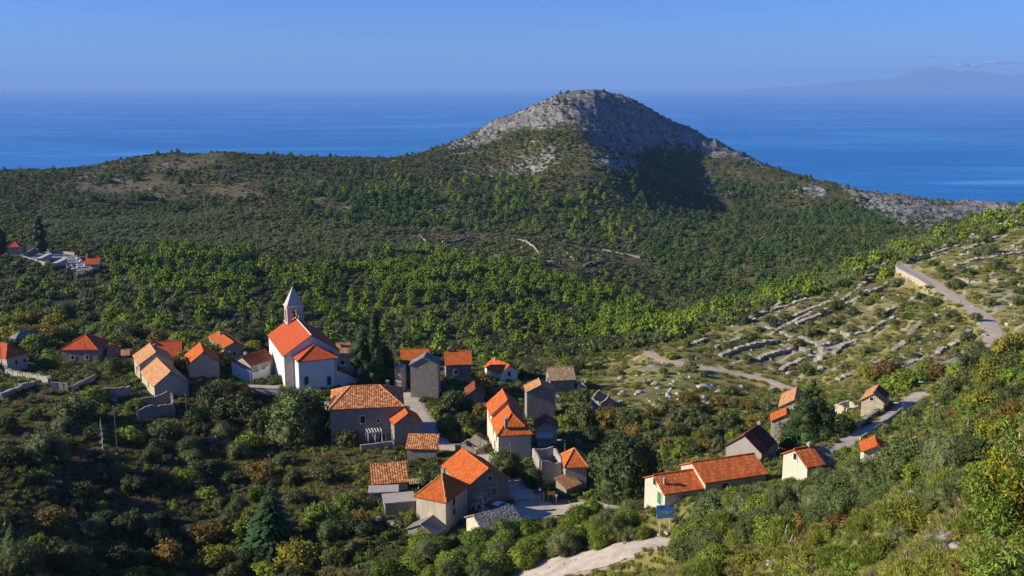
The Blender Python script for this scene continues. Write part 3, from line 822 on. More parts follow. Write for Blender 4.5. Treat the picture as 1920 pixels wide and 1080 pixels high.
# ------------------------------------------------------------------ masses nobody could count: one object each, instanced on its own points
def scatter_stuff(name, label, protos, P, scl, rot, pid):
    """protos: list of meshes; P: (n,3) points; pid: which proto stands on each point"""
    col = bpy.data.collections.new(name + '_sources')
    for i, me_ in enumerate(protos):
        ob = bpy.data.objects.new('%s_source_%02d' % (name, i), me_); col.objects.link(ob)
    me_ = bpy.data.meshes.new(name); me_.vertices.add(len(P)); me_.vertices.foreach_set('co', np.asarray(P, np.float32).ravel())
    for an, val, ty in (('scl', scl, 'FLOAT'), ('rot', rot, 'FLOAT'), ('pid', pid, 'INT')):
        a = me_.attributes.new(an, ty, 'POINT'); a.data.foreach_set('value', np.asarray(val, np.float32 if ty == 'FLOAT' else np.int32))
    ob = tag(link(name, me_), label, kind='stuff')
    ng = bpy.data.node_groups.new(name, 'GeometryNodeTree')
    ng.interface.new_socket('Geometry', in_out='INPUT', socket_type='NodeSocketGeometry'); ng.interface.new_socket('Geometry', in_out='OUTPUT', socket_type='NodeSocketGeometry')
    gi = ng.nodes.new('NodeGroupInput'); go = ng.nodes.new('NodeGroupOutput')
    ci = ng.nodes.new('GeometryNodeCollectionInfo'); ci.inputs['Collection'].default_value = col
    ci.inputs['Separate Children'].default_value = True; ci.inputs['Reset Children'].default_value = True
    ip = ng.nodes.new('GeometryNodeInstanceOnPoints'); ip.inputs['Pick Instance'].default_value = True
    def na(nm, ty):
        n = ng.nodes.new('GeometryNodeInputNamedAttribute'); n.data_type = ty; n.inputs['Name'].default_value = nm; return n.outputs['Attribute']
    cx = ng.nodes.new('ShaderNodeCombineXYZ'); ng.links.new(na('rot', 'FLOAT'), cx.inputs[2])
    e2r = ng.nodes.new('FunctionNodeEulerToRotation'); ng.links.new(cx.outputs[0], e2r.inputs[0])
    ng.links.new(gi.outputs[0], ip.inputs['Points']); ng.links.new(ci.outputs[0], ip.inputs['Instance'])
    ng.links.new(na('pid', 'INT'), ip.inputs['Instance Index']); ng.links.new(e2r.outputs[0], ip.inputs['Rotation']); ng.links.new(na('scl', 'FLOAT'), ip.inputs['Scale'])
    ng.links.new(ip.outputs[0], go.inputs[0])
    md = ob.modifiers.new('scatter', 'NODES'); md.node_group = ng
    return ob

# ------------------------------------------------------------------ the far woodland
def polar_points(rng, r0, r1, spacing, th0, th1):
    X, Y = [], []; r = r0
    while r < r1:
        s = spacing(r) if callable(spacing) else spacing
        n = max(1, int((th1 - th0) * r / s))
        t = th0 + (np.arange(n) + rng.uniform(0.0, 1.0, n)) / n * (th1 - th0); rr = r + s * rng.uniform(-0.5, 0.5, n)
        X.append(rr * np.sin(t)); Y.append(rr * np.cos(t)); r += s
    return np.concatenate(X), np.concatenate(Y)
def far_woodland():
    rng = np.random.default_rng(11)
    pr = []
    K = {}
    def add(k, m): K.setdefault(k, []).append(len(pr)); pr.append(m)
    for i in range(3): add('scrub', bush(100 + i, 2.0, 2.3, 150, 0.60, 0.42, LM['scrub'], 6))
    for i in range(3): add('olive', bush(110 + i, 2.4, 3.0, 190, 0.55, 0.30, LM['olive'], 7))
    for i in range(4): add('pine', conifer(120 + i, 2.3, 4.6, 260, 0.70, 0.42, LM['pine'], 4, 1.0))
    for i in range(3): add('pined', conifer(130 + i, 2.5, 4.8, 260, 0.70, 0.44, LM['pined'], 4, 1.0))
    for i in range(2): add('rust', bush(140 + i, 1.8, 1.7, 110, 0.5, 0.3, LM['rust'], 6))
    for i in range(2): add('low', bush(150 + i, 1.5, 1.0, 80, 0.5, 0.34, LM['scrub'], 5))
    for i in range(2): add('green', bush(160 + i, 2.0, 2.4, 150, 0.6, 0.4, LM['green'], 6))
    x, y = polar_points(rng, 232, 1620, lambda r: np.interp(r, [230, 450, 800, 1600], [2.5, 2.9, 3.5, 4.4]), -R(32), R(32))
    z = ground(x, y); px, py = project(x, y, z); r = np.hypot(x, y)
    keep = (r > rcrest(px) + 4) & (z > 8)
    x, y, z, px, py, r = [a[keep] for a in (x, y, z, px, py, r)]
    wx, wy = warp(px, py, 50, 22, 71)
    n1 = fbm(x, y, 70, 4, 201); n2 = fbm(x, y, 26, 3, 202); n3 = fbm(x, y, 140, 3, 203); u = rng.random(len(x))
    rk = np.zeros(len(x))
    for pl, w in ((ROCK_A, 1), (ROCK_B, .8), (ROCK_C, 1), (ROCK_D, .8), (ROCK_E, .4)): rk = np.maximum(rk, w * (inpoly(wx, wy, pl) & (r > 780)))
    back = (r > 1460) & (px > 880) & (px < 1450); rk = np.maximum(rk, back * 0.9)
    stp = np.zeros(len(x))
    for pl in STRIPS: stp = np.maximum(stp, (inpoly(wx, wy, pl) & (r > 550)).astype(float))
    OL = [(60,395),(700,400),(1000,430),(1240,450),(1240,490),(1000,480),(700,480),(480,470),(200,450),(60,440)]
    BP = [(470,500),(640,485),(860,470),(1000,485),(1120,540),(1230,570),(1330,600),(1290,630),(1100,640),(980,600),(760,560),(560,545)]
    BP2 = [(200,470),(480,470),(480,545),(300,550),(200,520)]
    MF = [(560,350),(800,330),(1000,330),(1150,340),(1300,360),(1420,420),(1300,480),(1000,440),(700,425),(560,400)]
    MR = [(1180,330),(1500,350),(1700,430),(1560,520),(1380,580),(1280,560),(1200,470)]
    DK = [(0,520),(200,520),(420,540),(620,560),(900,600),(1000,650),(860,670),(500,640),(0,630)]
    ol = inpoly(wx, wy, OL); bp = inpoly(wx, wy, BP) | (inpoly(wx, wy, BP2)); mf = inpoly(wx, wy, MF) | inpoly(wx, wy, MR); dk = inpoly(wx, wy, DK)
    rg = (px > 1180) & (r < rcrest(px) + 170) & (r > rcrest(px))   # bright pines along the foot of the terraced hill
    dens = 0.70 + 0.6 * n2
    dens = dens * (1 - 0.12 * rk) * (1 - 0.62 * stp)
    dens = np.where(ol, np.maximum(dens, 0.72), dens); dens = np.where(bp, 0.66 + 0.5 * n2, dens); dens = np.where(dk, 0.62 + 0.7 * n2, dens)
    k2 = u < dens
    x, y, z, px, r, n1, n2, n3, rk, stp, ol, bp, mf, dk, rg = [a[k2] for a in (x, y, z, px, r, n1, n2, n3, rk, stp, ol, bp, mf, dk, rg)]
    N = len(x); v = rng.random(N); w = rng.random(N)
    kind = np.full(N, 'scrub', dtype=object); S = rng.uniform(0.65, 1.25, N)
    def put(mask, k): kind[mask] = k
    put(v < 0.26, 'low'); put((v > 0.72) & (n1 > -0.1), 'olive'); put((v > 0.60) & (v < .70) & (n2 > 0), 'green'); put((v > 0.95), 'rust')
    put(ol & (w < 0.72), 'olive'); put(ol & (w > 0.94), 'green')
    put(mf & (w < 0.15 + 0.55 * n3), 'pined'); put(mf & (w > 0.93), 'pine')
    put(bp & (v < .6), 'scrub'); put(bp & (w < 0.95 * sstep(-0.30, 0.25, n2)), 'pine'); put(bp & (w > 0.88), 'pined'); put(dk & (w > 0.93), 'pine'); put(dk & (w < 0.3), 'olive')
    put(rg & (w < 0.10), 'pine'); put(rg & (w > 0.70), 'green'); put(rg & (w > .35) & (w < .6), 'olive'); put(inpoly(wx[k2], wy[k2], MR) & (w > .90), 'pined')  # MR: the mountain's shade on this slope is put into darker pine colour
    put((~mf) & (~bp) & (r > 850) & (w > 0.955), 'pined')
    put((stp > .5) & (w < .6), 'low'); put((rk > .5) & (w < .5), 'low'); put((rk > .5) & (w >= .5), 'scrub'); put((rk > .5) & (v > .97), 'pined'); S[rk > .5] *= 0.8
    big = np.isin(kind, ['pine', 'pined']); S[big] = rng.uniform(0.5, 1.5, big.sum()) ** 1.1 * np.where(r[big] > 800, 1.15, 1.0)
    S[r > 1150] *= 0.85
    keep = np.ones(N, bool)
    for hx, hy, hr in CLEAR: keep &= np.hypot(x - hx, y - hy) > hr
    pid = np.array([K[k][int(t * len(K[k]))] for k, t in zip(kind, rng.random(N))])
    P = np.stack([x, y, z - 0.15], 1)[keep]
    scatter_stuff('woodland', 'dark scrub, olives and young pines covering the far slopes', pr, P, S[keep], rng.uniform(0, 6.28, N)[keep], pid[keep])
CLEAR = []
cem = at_y(110, 492, 460.0); CLEAR.append((cem.x, cem.y + 4, 17)); CLEAR.append((cem.x - 16, cem.y + 8, 15)); CLEAR.append((cem.x + 12, cem.y - 8, 13))
far_woodland()

# ------------------------------------------------------------------ building materials
def wallmat(name, c0, c1, mortar, scale=2.6, amt=0.75, bumpd=0.05, stain=0.35):
    m, nt, b, o = newmat(name); co = objcoord(nt)
    v = nd(nt, 'ShaderNodeTexVoronoi'); v.inputs['Scale'].default_value = scale
    mp = nd(nt, 'ShaderNodeMapping'); mp.inputs['Scale'].default_value = (1, 1, 1.7); nt.links.new(co, mp.inputs[0]); nt.links.new(mp.outputs[0], v.inputs['Vector'])
    sep = nt.nodes.new('ShaderNodeSeparateColor'); nt.links.new(v.outputs['Color'], sep.inputs[0])
    stone = ramp(nt, sep.outputs[0], [(0.0, c0), (1.0, c1)])
    n = noise(nt, co, 0.55, 6, 0.65); n2 = noise(nt, co, 7, 4, 0.7)
    edge = ramp(nt, v.outputs['Distance'], [(0.30, 0.0), (0.62, amt)])
    c = mix(nt, edge, stone, mortar)
    c = mix(nt, ramp(nt, n, [(0.38, 0.0), (0.72, stain)]), c, tuple(x * 0.45 for x in c0))
    c = mix(nt, 0.18, c, ramp(nt, n2, [(0.3, (0.05, 0.05, 0.05)), (0.7, (0.6, 0.58, 0.53))]))
    nt.links.new(c, b.inputs['Base Color']); b.inputs['Roughness'].default_value = 0.92; b.inputs['Specular IOR Level'].default_value = 0.08
    bump(nt, b, mathn(nt, 'ADD', v.outputs['Distance'], mathn(nt, 'MULTIPLY', n2, 0.5)), 0.7, -bumpd)
    return m
def plastermat(name, c, dirt_c, amt=0.5):
    m, nt, b, o = newmat(name); co = objcoord(nt)
    mp = nd(nt, 'ShaderNodeMapping'); mp.inputs['Scale'].default_value = (1, 1, 0.35); nt.links.new(co, mp.inputs[0])
    n = noise(nt, mp.outputs[0], 0.9, 7, 0.66); n2 = noise(nt, co, 9, 4, 0.6)
    cc = mix(nt, ramp(nt, n, [(0.40, 0.0), (0.72, amt)]), c, dirt_c)
    nt.links.new(mix(nt, 0.08, cc, ramp(nt, n2, [(0.3, (0, 0, 0)), (0.7, (1, 1, 1))])), b.inputs['Base Color'])
    b.inputs['Roughness'].default_value = 0.9; b.inputs['Specular IOR Level'].default_value = 0.1
    bump(nt, b, n2, 0.3, 0.02)
    return m
def tilemat(name, c0, c1, c2, blotch=None, bl=0.4, pw=0.24, ph=0.36):
    """clay tiles laid in courses: UV metres, u along the eave, v up the slope"""
    m, nt, b, o = newmat(name)
    uv = nt.nodes.new('ShaderNodeTexCoord').outputs['UV']
    br = nd(nt, 'ShaderNodeTexBrick'); br.offset = 0.0; br.inputs['Scale'].default_value = 1.0
    br.inputs['Brick Width'].default_value = pw; br.inputs['Row Height'].default_value = ph; br.inputs['Mortar Size'].default_value = 0.0
    br.inputs['Color1'].default_value = (0, 0, 0, 1); br.inputs['Color2'].default_value = (1, 1, 1, 1); nt.links.new(uv, br.inputs['Vector'])
    sx = nt.nodes.new('ShaderNodeSeparateXYZ'); nt.links.new(uv, sx.inputs[0])
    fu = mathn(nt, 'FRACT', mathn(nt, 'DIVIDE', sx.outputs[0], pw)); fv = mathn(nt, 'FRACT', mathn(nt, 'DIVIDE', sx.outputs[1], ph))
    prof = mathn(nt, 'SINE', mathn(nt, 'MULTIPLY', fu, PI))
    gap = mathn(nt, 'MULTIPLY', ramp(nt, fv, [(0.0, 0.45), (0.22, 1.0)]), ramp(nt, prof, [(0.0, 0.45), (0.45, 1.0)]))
    c = ramp(nt, br.outputs['Color'], [(0.0, c0), (0.5, c1), (1.0, c2)])
    oi = nt.nodes.new('ShaderNodeObjectInfo')
    vec = nt.nodes.new('ShaderNodeVectorMath'); vec.operation = 'ADD'; nt.links.new(uv, vec.inputs[0])
    mlt = mathn(nt, 'MULTIPLY', oi.outputs['Random'], 37.0); nt.links.new(mlt, vec.inputs[1])
    n = noise(nt, vec.outputs[0], 0.8, 6, 0.7)
    if blotch: c = mix(nt, ramp(nt, n, [(0.44, 0.0), (0.66, bl)]), c, blotch)
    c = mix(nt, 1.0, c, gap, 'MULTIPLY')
    nt.links.new(c, b.inputs['Base Color']); b.inputs['Roughness'].default_value = 0.85; b.inputs['Specular IOR Level'].default_value = 0.12
    bump(nt, b, mathn(nt, 'ADD', prof, mathn(nt, 'MULTIPLY', fv, -0.8)), 0.9, 0.05)
    return m
def flatmat(name, c, rough=0.7, spec=0.25, metal=0.0, nz=0.12, sc=3.0):
    m, nt, b, o = newmat(name)
    n = noise(nt, objcoord(nt), sc, 5, 0.6)
    nt.links.new(ramp(nt, n, [(0.3, tuple(x * (1 - 2.2 * nz) for x in c)), (0.7, tuple(min(1, x * (1 + 2 * nz)) for x in c))]), b.inputs['Base Color'])
    b.inputs['Roughness'].default_value = rough; b.inputs['Specular IOR Level'].default_value = spec; b.inputs['Metallic'].default_value = metal
    return m
M = {
 'stone': wallmat('grey_stone_wall', (0.20, 0.17, 0.14), (0.40, 0.36, 0.29), (0.24, 0.21, 0.17)),
 'warm':  wallmat('warm_stone_wall', (0.36, 0.30, 0.22), (0.62, 0.54, 0.40), (0.50, 0.43, 0.32), stain=0.25),
 'pale':  wallmat('pale_stone_wall', (0.50, 0.44, 0.33), (0.70, 0.63, 0.48), (0.62, 0.55, 0.42), stain=0.2, amt=0.6),
 'ashlar':wallmat('church_stone', (0.42, 0.38, 0.33), (0.58, 0.54, 0.48), (0.46, 0.42, 0.37), 1.6, 0.5, 0.02, 0.15),
 'dry':   wallmat('dry_stone', (0.36, 0.325, 0.26), (0.62, 0.56, 0.46), (0.16, 0.14, 0.11), 2.8, 0.7, 0.12, 0.2),
 'white': plastermat('white_plaster', (0.74, 0.72, 0.68), (0.60, 0.56, 0.50), 0.25),
 'cream': plastermat('cream_plaster', (0.62, 0.54, 0.40), (0.40, 0.33, 0.24), 0.5),
 'beige': plastermat('grey_beige_plaster', (0.60, 0.51, 0.38), (0.30, 0.25, 0.19), 0.75),
 'cement':plastermat('grey_render', (0.36, 0.33, 0.29), (0.22, 0.20, 0.18), 0.6),
 'conc':  plastermat('concrete', (0.42, 0.37, 0.31), (0.26, 0.23, 0.19), 0.6),
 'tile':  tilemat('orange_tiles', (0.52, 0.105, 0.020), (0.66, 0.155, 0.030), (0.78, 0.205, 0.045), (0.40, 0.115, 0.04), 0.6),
 'red':   tilemat('red_tiles', (0.50, 0.085, 0.028), (0.60, 0.115, 0.038), (0.68, 0.145, 0.048), (0.44, 0.085, 0.03), 0.4),
 'rows':  tilemat('orange_row_tiles', (0.58, 0.125, 0.030), (0.74, 0.19, 0.050), (0.84, 0.29, 0.085), (0.38, 0.08, 0.025), 0.5, 0.30, 0.52),
 'mott':  tilemat('mottled_tiles', (0.34, 0.085, 0.025), (0.56, 0.20, 0.065), (0.76, 0.44, 0.21), (0.30, 0.12, 0.05), 0.35, 0.42, 0.40),
 'old':   tilemat('weathered_tiles', (0.50, 0.20, 0.07), (0.64, 0.31, 0.13), (0.74, 0.44, 0.22), (0.42, 0.22, 0.11), 0.55, 0.28, 0.40),
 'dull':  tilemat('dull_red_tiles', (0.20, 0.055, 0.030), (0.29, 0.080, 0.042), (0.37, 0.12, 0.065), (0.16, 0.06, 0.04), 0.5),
 'straw': tilemat('sun_bleached_tiles', (0.36, 0.24, 0.11), (0.50, 0.36, 0.19), (0.62, 0.48, 0.29), (0.28, 0.18, 0.09), 0.6, 0.30, 0.38),
 'slab':  wallmat('stone_slabs', (0.17, 0.17, 0.17), (0.42, 0.41, 0.40), (0.07, 0.07, 0.07), 2.4, 0.8, 0.15, 0.2),
 'dark':  flatmat('dark_opening', (0.012, 0.012, 0.014), 0.4, 0.4),
 'glass': flatmat('window_glass', (0.03, 0.035, 0.045), 0.15, 0.5),
 'brown': flatmat('brown_shutter', (0.085, 0.050, 0.035)),
 'green': flatmat('green_shutter', (0.05, 0.22, 0.10)),
 'trim':  flatmat('stone_trim', (0.58, 0.54, 0.47), 0.85),
 'whitep':flatmat('white_paint', (0.78, 0.78, 0.77), 0.5, 0.3, nz=0.03),
 'wood':  flatmat('old_wood', (0.17, 0.115, 0.075), 0.85),
 'pole':  flatmat('pole_wood', (0.15, 0.11, 0.085), 0.9),
 'metal': flatmat('galvanised_metal', (0.45, 0.46, 0.47), 0.4, 0.5, 0.6),
 'grey':  flatmat('grey_sheet', (0.20, 0.19, 0.18), 0.7),
 'greyl': flatmat('pale_grey_sheet', (0.50, 0.50, 0.48), 0.7),
 'rust':  flatmat('rust', (0.30, 0.11, 0.05), 0.9),
 'tyre':  flatmat('tyre_rubber', (0.02, 0.02, 0.02), 0.9),
 'black': flatmat('black_plastic', (0.015, 0.015, 0.016), 0.6),
 'carw':  flatmat('white_car_paint', (0.72, 0.73, 0.75), 0.25, 0.5, nz=0.01),
 'carr':  flatmat('dark_red_car_paint', (0.20, 0.02, 0.02), 0.25, 0.5, nz=0.02),
 'lampr': flatmat('lamp_red', (0.45, 0.02, 0.02), 0.3), 'lampw': flatmat('lamp_clear', (0.7, 0.7, 0.7), 0.2),
 'yellow':flatmat('sign_yellow', (0.80, 0.42, 0.01), 0.5, nz=0.02),
 'blue':  flatmat('sign_blue', (0.02, 0.06, 0.42), 0.5, nz=0.02),
 'orange':flatmat('barrier_orange', (0.85, 0.12, 0.03), 0.6, nz=0.04),
 'asph':  None, 'rock': None,
}
def roadmat(name, c0, c1):
    m, nt, b, o = newmat(name); co = objcoord(nt)
    n = noise(nt, co, 0.5, 6, 0.65); n2 = noise(nt, co, 14, 4, 0.7)
    c = mix(nt, ramp(nt, n, [(0.35, 0.0), (0.65, 1.0)]), tuple(x * .82 for x in c0), c1); c = mix(nt, 0.3, c, ramp(nt, n2, [(0.3, tuple(x * .3 for x in c0)), (0.7, tuple(min(1, x * 1.7) for x in c1))]))
    n3 = noise(nt, co, 1.6, 5, 0.75); c = mix(nt, ramp(nt, n3, [(0.54, 0.0), (0.68, 0.55)]), c, tuple(x * .5 for x in c0))
    nt.links.new(c, b.inputs['Base Color']); b.inputs['Roughness'].default_value = 0.92; b.inputs['Specular IOR Level'].default_value = 0.1
    bump(nt, b, n2, 0.4, 0.03)
    return m
M['asph'] = roadmat('old_asphalt', (0.42, 0.355, 0.275), (0.54, 0.465, 0.37))
M['lane'] = roadmat('grey_asphalt', (0.44, 0.375, 0.295), (0.54, 0.465, 0.375))
M['track'] = roadmat('bare_earth_track', (0.44, 0.33, 0.21), (0.60, 0.47, 0.33))
M['gravel'] = roadmat('pale_gravel', (0.40, 0.33, 0.27), (0.56, 0.475, 0.40))
def rockmat():
    m, nt, b, o = newmat('limestone'); co = objcoord(nt); n = noise(nt, co, 0.9, 7, 0.7, 0.4)
    nt.links.new(ramp(nt, n, [(0.32, (0.13, 0.12, 0.10)), (0.5, (0.40, 0.37, 0.32)), (0.7, (0.62, 0.58, 0.52))]), b.inputs['Base Color'])
    b.inputs['Roughness'].default_value = 0.95; b.inputs['Specular IOR Level'].default_value = 0.05; bump(nt, b, n, 0.8, 0.3)
    return m
M['rock'] = rockmat()

# ------------------------------------------------------------------ buildings
FOOT = []       # footprints (centre, radius) kept clear of plants
class Frame: pass
def on_plane(px, py, p0, n):
    d = ray(px, py); t = (p0 - CAM).dot(n) / d.dot(n)
    return CAM + d * t
def frame(A, B, C, base, Lu=None, Lv=None, fix=None):
    """A: the eave corner nearest the camera, B and C the next ones; base: where A's corner meets the ground"""
    g = hit(*base); a = at_y(A[0], A[1], g.y)
    f = Frame(); f.zg = g.z; f.a = a
    b = at_z(B[0], B[1], a.z); c = at_z(C[0], C[1], a.z)
    u = Vector((b.x - a.x, b.y - a.y, 0)); v = Vector((c.x - a.x, c.y - a.y, 0))
    f.Lu = Lu or u.length; f.Lv = Lv or v.length
    au = math.atan2(u.y, u.x); av = math.atan2(v.y, v.x)
    d = (au - av + PI) % (2 * PI) - PI
    corr = PI / 2 * (1 if d > 0 else -1) - d
    k = {'u': 0.0, 'v': 1.0}.get(fix, v.length ** 2 / (u.length ** 2 + v.length ** 2))
    au += corr * k; av -= corr * (1 - k)
    f.u = Vector((math.cos(au), math.sin(au), 0)); f.v = Vector((math.cos(av), math.sin(av), 0))
    def reach(dv, px, default):                   # length at which the far corner stands in its own column
        best = None
        for t in np.linspace(0.72, 1.35, 127) * default:
            q = a + dv * float(t); e = abs(float(project(q.x, q.y, q.z)[0]) - px)
            if best is None or e < best[0]: best = (e, float(t))
        return best[1]
    f.Lu = Lu or reach(f.u, B[0], u.length); f.Lv = Lv or reach(f.v, C[0], v.length)
    return f
def frame_depth(A, C, depth, base):
    """A and C: ends of the eave facing the camera; depth in metres away from it"""
    g = hit(*base); a = at_y(A[0], A[1], g.y); c = at_z(C[0], C[1], a.z)
    f = Frame(); f.zg = g.z; f.a = a
    v = Vector((c.x - a.x, c.y - a.y, 0)); f.Lv = v.length; f.v = v.normalized()
    f.u = Vector((-f.v.y, f.v.x, 0)); f.u = f.u if f.u.y > 0 else -f.u; f.Lu = depth
    return f
def rise_from(f, along, Rpx):
    w = (f.v * f.Lv if along == 'u' else f.u * f.Lu)
    m = f.a + w * 0.5; d = ray(*Rpx); t = math.hypot(m.x, m.y) / math.hypot(d.x, d.y)
    z = CAMZ + d.z * t
    return min(max(z - f.a.z, 0.12 * w.length), 0.42 * w.length)
def building(name, label, cat, f, along='u', rise=2.0, inset=(0, 0), wall='stone', roof='tile', ov=0.28, R=None, shed=False, group=None, thick=0.13, cap=None, caps=True,
             openings=(), chimneys=(), below=3.0, broken=False):
    """one house: walls with its gables, roof planes with overhang, ridge and hip tiles, windows, doors, chimneys"""
    if R is not None: rise = rise_from(f, along, R)
    e, L, c, W = (f.u, f.Lu, f.v, f.Lv) if along == 'u' else (f.v, f.Lv, f.u, f.Lu)
    org = Vector((f.a.x, f.a.y, f.zg)); he = f.a.z - f.zg
    t = thing(name, label, cat, org, group)
    cen = org + e * L / 2 + c * W / 2; FOOT.append((cen.x, cen.y, e.copy(), c.copy(), L / 2, W / 2))
    t.location = org
    P = lambda x, y, z: e * x + c * y + Vector((0, 0, z))
    i0, i1 = inset
    # walls
    w = MB(); zb = -below
    if shed:
        q = [P(0,0,zb), P(L,0,zb), P(L,W,zb), P(0,W,zb), P(0,0,he), P(L,0,he), P(L,W,he+rise), P(0,W,he+rise)]
        w.hexa(q)
    else:
        for (x, ins) in ((0, i0), (L, i1)):
            if ins > 0: w.poly([P(x,0,zb), P(x,W,zb), P(x,W,he), P(x,0,he)])
            else: w.poly([P(x,0,zb), P(x,W,zb), P(x,W,he), P(x,W/2,he+rise), P(x,0,he)])
        w.poly([P(0,0,zb), P(L,0,zb), P(L,0,he), P(0,0,he)]); w.poly([P(0,W,zb), P(L,W,zb), P(L,W,he), P(0,W,he)])
    w.build('wall', M[wall], t)
    # roof
    r = MB(); up = 0.03
    def plane(Q, eavevec):
        """Q counter-clockwise seen from above; v grows from the eave"""
        ev_ = eavevec.normalized(); n = (Q[1]-Q[0]).cross(Q[2]-Q[0]).normalized()
        if n.z < 0: Q = Q[::-1]; n = -n
        sl = n.cross(ev_).normalized(); sl = sl if sl.z > 0 else -sl
        o_ = min(Q, key=lambda q: q.z)
        top = [q + Vector((0,0,thick+up)) for q in Q]; bot = [q + Vector((0,0,up)) for q in Q]
        r.poly(top, [((q-o_).dot(ev_) + 50, (q-o_).dot(sl) + 0.001) for q in Q])
        r.poly(bot[::-1])
        for k in range(len(Q)):
            k2 = (k+1) % len(Q)
            r.poly([bot[k], bot[k2], top[k2], top[k]], [(0,0),(.2,0),(.2,.1),(0,.1)])
    sl_ = rise / (W if shed else W / 2)
    lines = []
    if shed:
        plane([P(-ov,-ov,he-sl_*ov), P(L+ov,-ov,he-sl_*ov), P(L+ov,W+ov,he+rise+sl_*ov), P(-ov,W+ov,he+rise+sl_*ov)], e)
    else:
        z0 = he - sl_ * ov; zr = he + rise
        x0 = -ov; x1 = L + ov; y0 = -ov; y1 = W + ov
        r0 = i0 if i0 > 0 else -ov; r1 = L - i1 if i1 > 0 else L + ov
        A_, B_, C_, D_ = P(x0,y0,z0), P(x1,y0,z0), P(x1,y1,z0), P(x0,y1,z0); R0, R1 = P(r0,W/2,zr), P(r1,W/2,zr)
        if (R1 - R0).length < 0.3: R1 = R0
        if broken:
            # one slope mostly whole, the other fallen in: planks and tiles left in strips
            plane([C_, D_, R0, R1], e)
            k_ = 0.40
            q1 = A_.lerp(B_, k_); q2 = R0.lerp(R1, k_)
            plane([A_, q1, q2, R0], e)
        else:
            plane([A_, B_, R1, R0] if R1 is not R0 else [A_, B_, R0], e); plane([C_, D_, R0, R1] if R1 is not R0 else [C_, D_, R0], e)
        if i0 > 0: plane([D_, A_, R0], c)
        if i1 > 0: plane([B_, C_, R1], c)
        if R1 is not R0: lines.append((R0, R1))
        if i0 > 0: lines += [(A_, R0), (D_, R0)]
        if i1 > 0: lines += [(B_, R1), (C_, R1)]
    ro = r.build('roof', M[roof], t)
    if caps and lines:
        k = MB()
        for p, q in lines:
            d = Vector((0, 0, thick + up + 0.02)); k.tube([p + d, q + d], 0.12, 6)
        k.build('ridge_tiles', M[cap or roof], t)
    if broken:
        b = MB()
        for x in np.linspace(L * 0.5, L * 0.97, 7):
            b.box(P(x, W*0.25, he+rise*0.5+0.05), e*0.06, (P(0,0,he)-P(0,W/2,he+rise))*0.5, Vector((0,0,0.07)))
        b.build('rafters', M['wood'], t)
        b = MB(); rg = np.random.default_rng(5)
        for _ in range(46):
            x = rg.uniform(L*0.45, L*0.95); y = rg.uniform(W*0.05, W*0.45)
            b.box(P(x, y, he-0.5+rg.uniform(0,.5)), (e*rg.uniform(.1,.4) + Vector((0,0,rg.uniform(-.15,.15)))), c*rg.uniform(.08,.25), Vector((0,0,0.06)))
        b.build('fallen_tiles', M['dull'], t)
    # openings: (face, fraction along it, sill height above ground, width, height, kind, panel material, frame material)
    for op in openings:
        face, fr, sill, ww, hh, kind, pm = op[:7]
        gabled = not shed and ((face[0] == 'v') == (along == 'u')) and (i0 == 0)
        if sill >= 100: sill = he + sill - 100
        if gabled: sill = min(sill, he + rise * (1 - abs(2 * fr - 1)) - hh - 0.35)
        if not gabled: sill = max(0.0, min(sill, he - hh - 0.45))
        fm = op[7] if len(op) > 7 else 'trim'
        if face == 'u': o0, dv, ln, out = Vector((0,0,0)), f.u, f.Lu, -f.v
        elif face == 'v': o0, dv, ln, out = Vector((0,0,0)), f.v, f.Lv, -f.u
        elif face == 'v2': o0, dv, ln, out = f.u*f.Lu, f.v, f.Lv, f.u
        else: o0, dv, ln, out = f.v*f.Lv, f.u, f.Lu, f.v
        p = o0 + dv * (ln * fr) + Vector((0, 0, sill + hh / 2))
        fb = MB(); tk = 0.13
        H_ = Vector((0,0,hh/2)); W_ = dv * (ww/2)
        if kind == 'door':
            pass
        else: fb.box(p - H_ - Vector((0,0,tk/2)) + out*0.05, dv*(ww/2+tk*1.2), out*0.08, Vector((0,0,tk/2)))
        fb.box(p + H_ + Vector((0,0,tk/2)) + out*0.03, dv*(ww/2+tk), out*0.05, Vector((0,0,tk/2)))
        for s in (-1, 1): fb.box(p + dv*s*(ww/2+tk/2) + out*0.03, dv*(tk/2), out*0.045, H_)
        fo = fb.build('door' if kind == 'door' else 'window', M[fm], t)
        pb = MB(); pb.box(p + out*0.008, W_, out*0.012, H_)
        if pm in ('brown', 'green'):
            for s in (-1, 1): pb.box(p + dv*s*ww*0.25 + out*0.03, dv*(ww*0.235), out*0.012, H_*0.97)
        pb.build('door_leaf' if kind == 'door' else ('shutter' if pm in ('brown', 'green') else 'pane'), M[pm], fo)
    for (x, y, w_, h_) in chimneys:
        x, y = x * L, y * W
        k = MB(); zt = he + rise * (1 - abs(y - W/2) / (W/2)) if not shed else he + rise*y/W
        k.box(P(x, y, zt + h_/2 - 0.2), e*w_/2, c*w_/2, Vector((0,0,h_/2+0.2)))
        k.box(P(x, y, zt + h_ + 0.04), e*(w_/2+.09), c*(w_/2+.09), Vector((0,0,0.05)))
        k.box(P(x, y, zt + h_ + 0.16), e*(w_*.3), c*(w_*.3), Vector((0,0,0.08)))
        k.build('chimney', M['cement'], t)
    return t
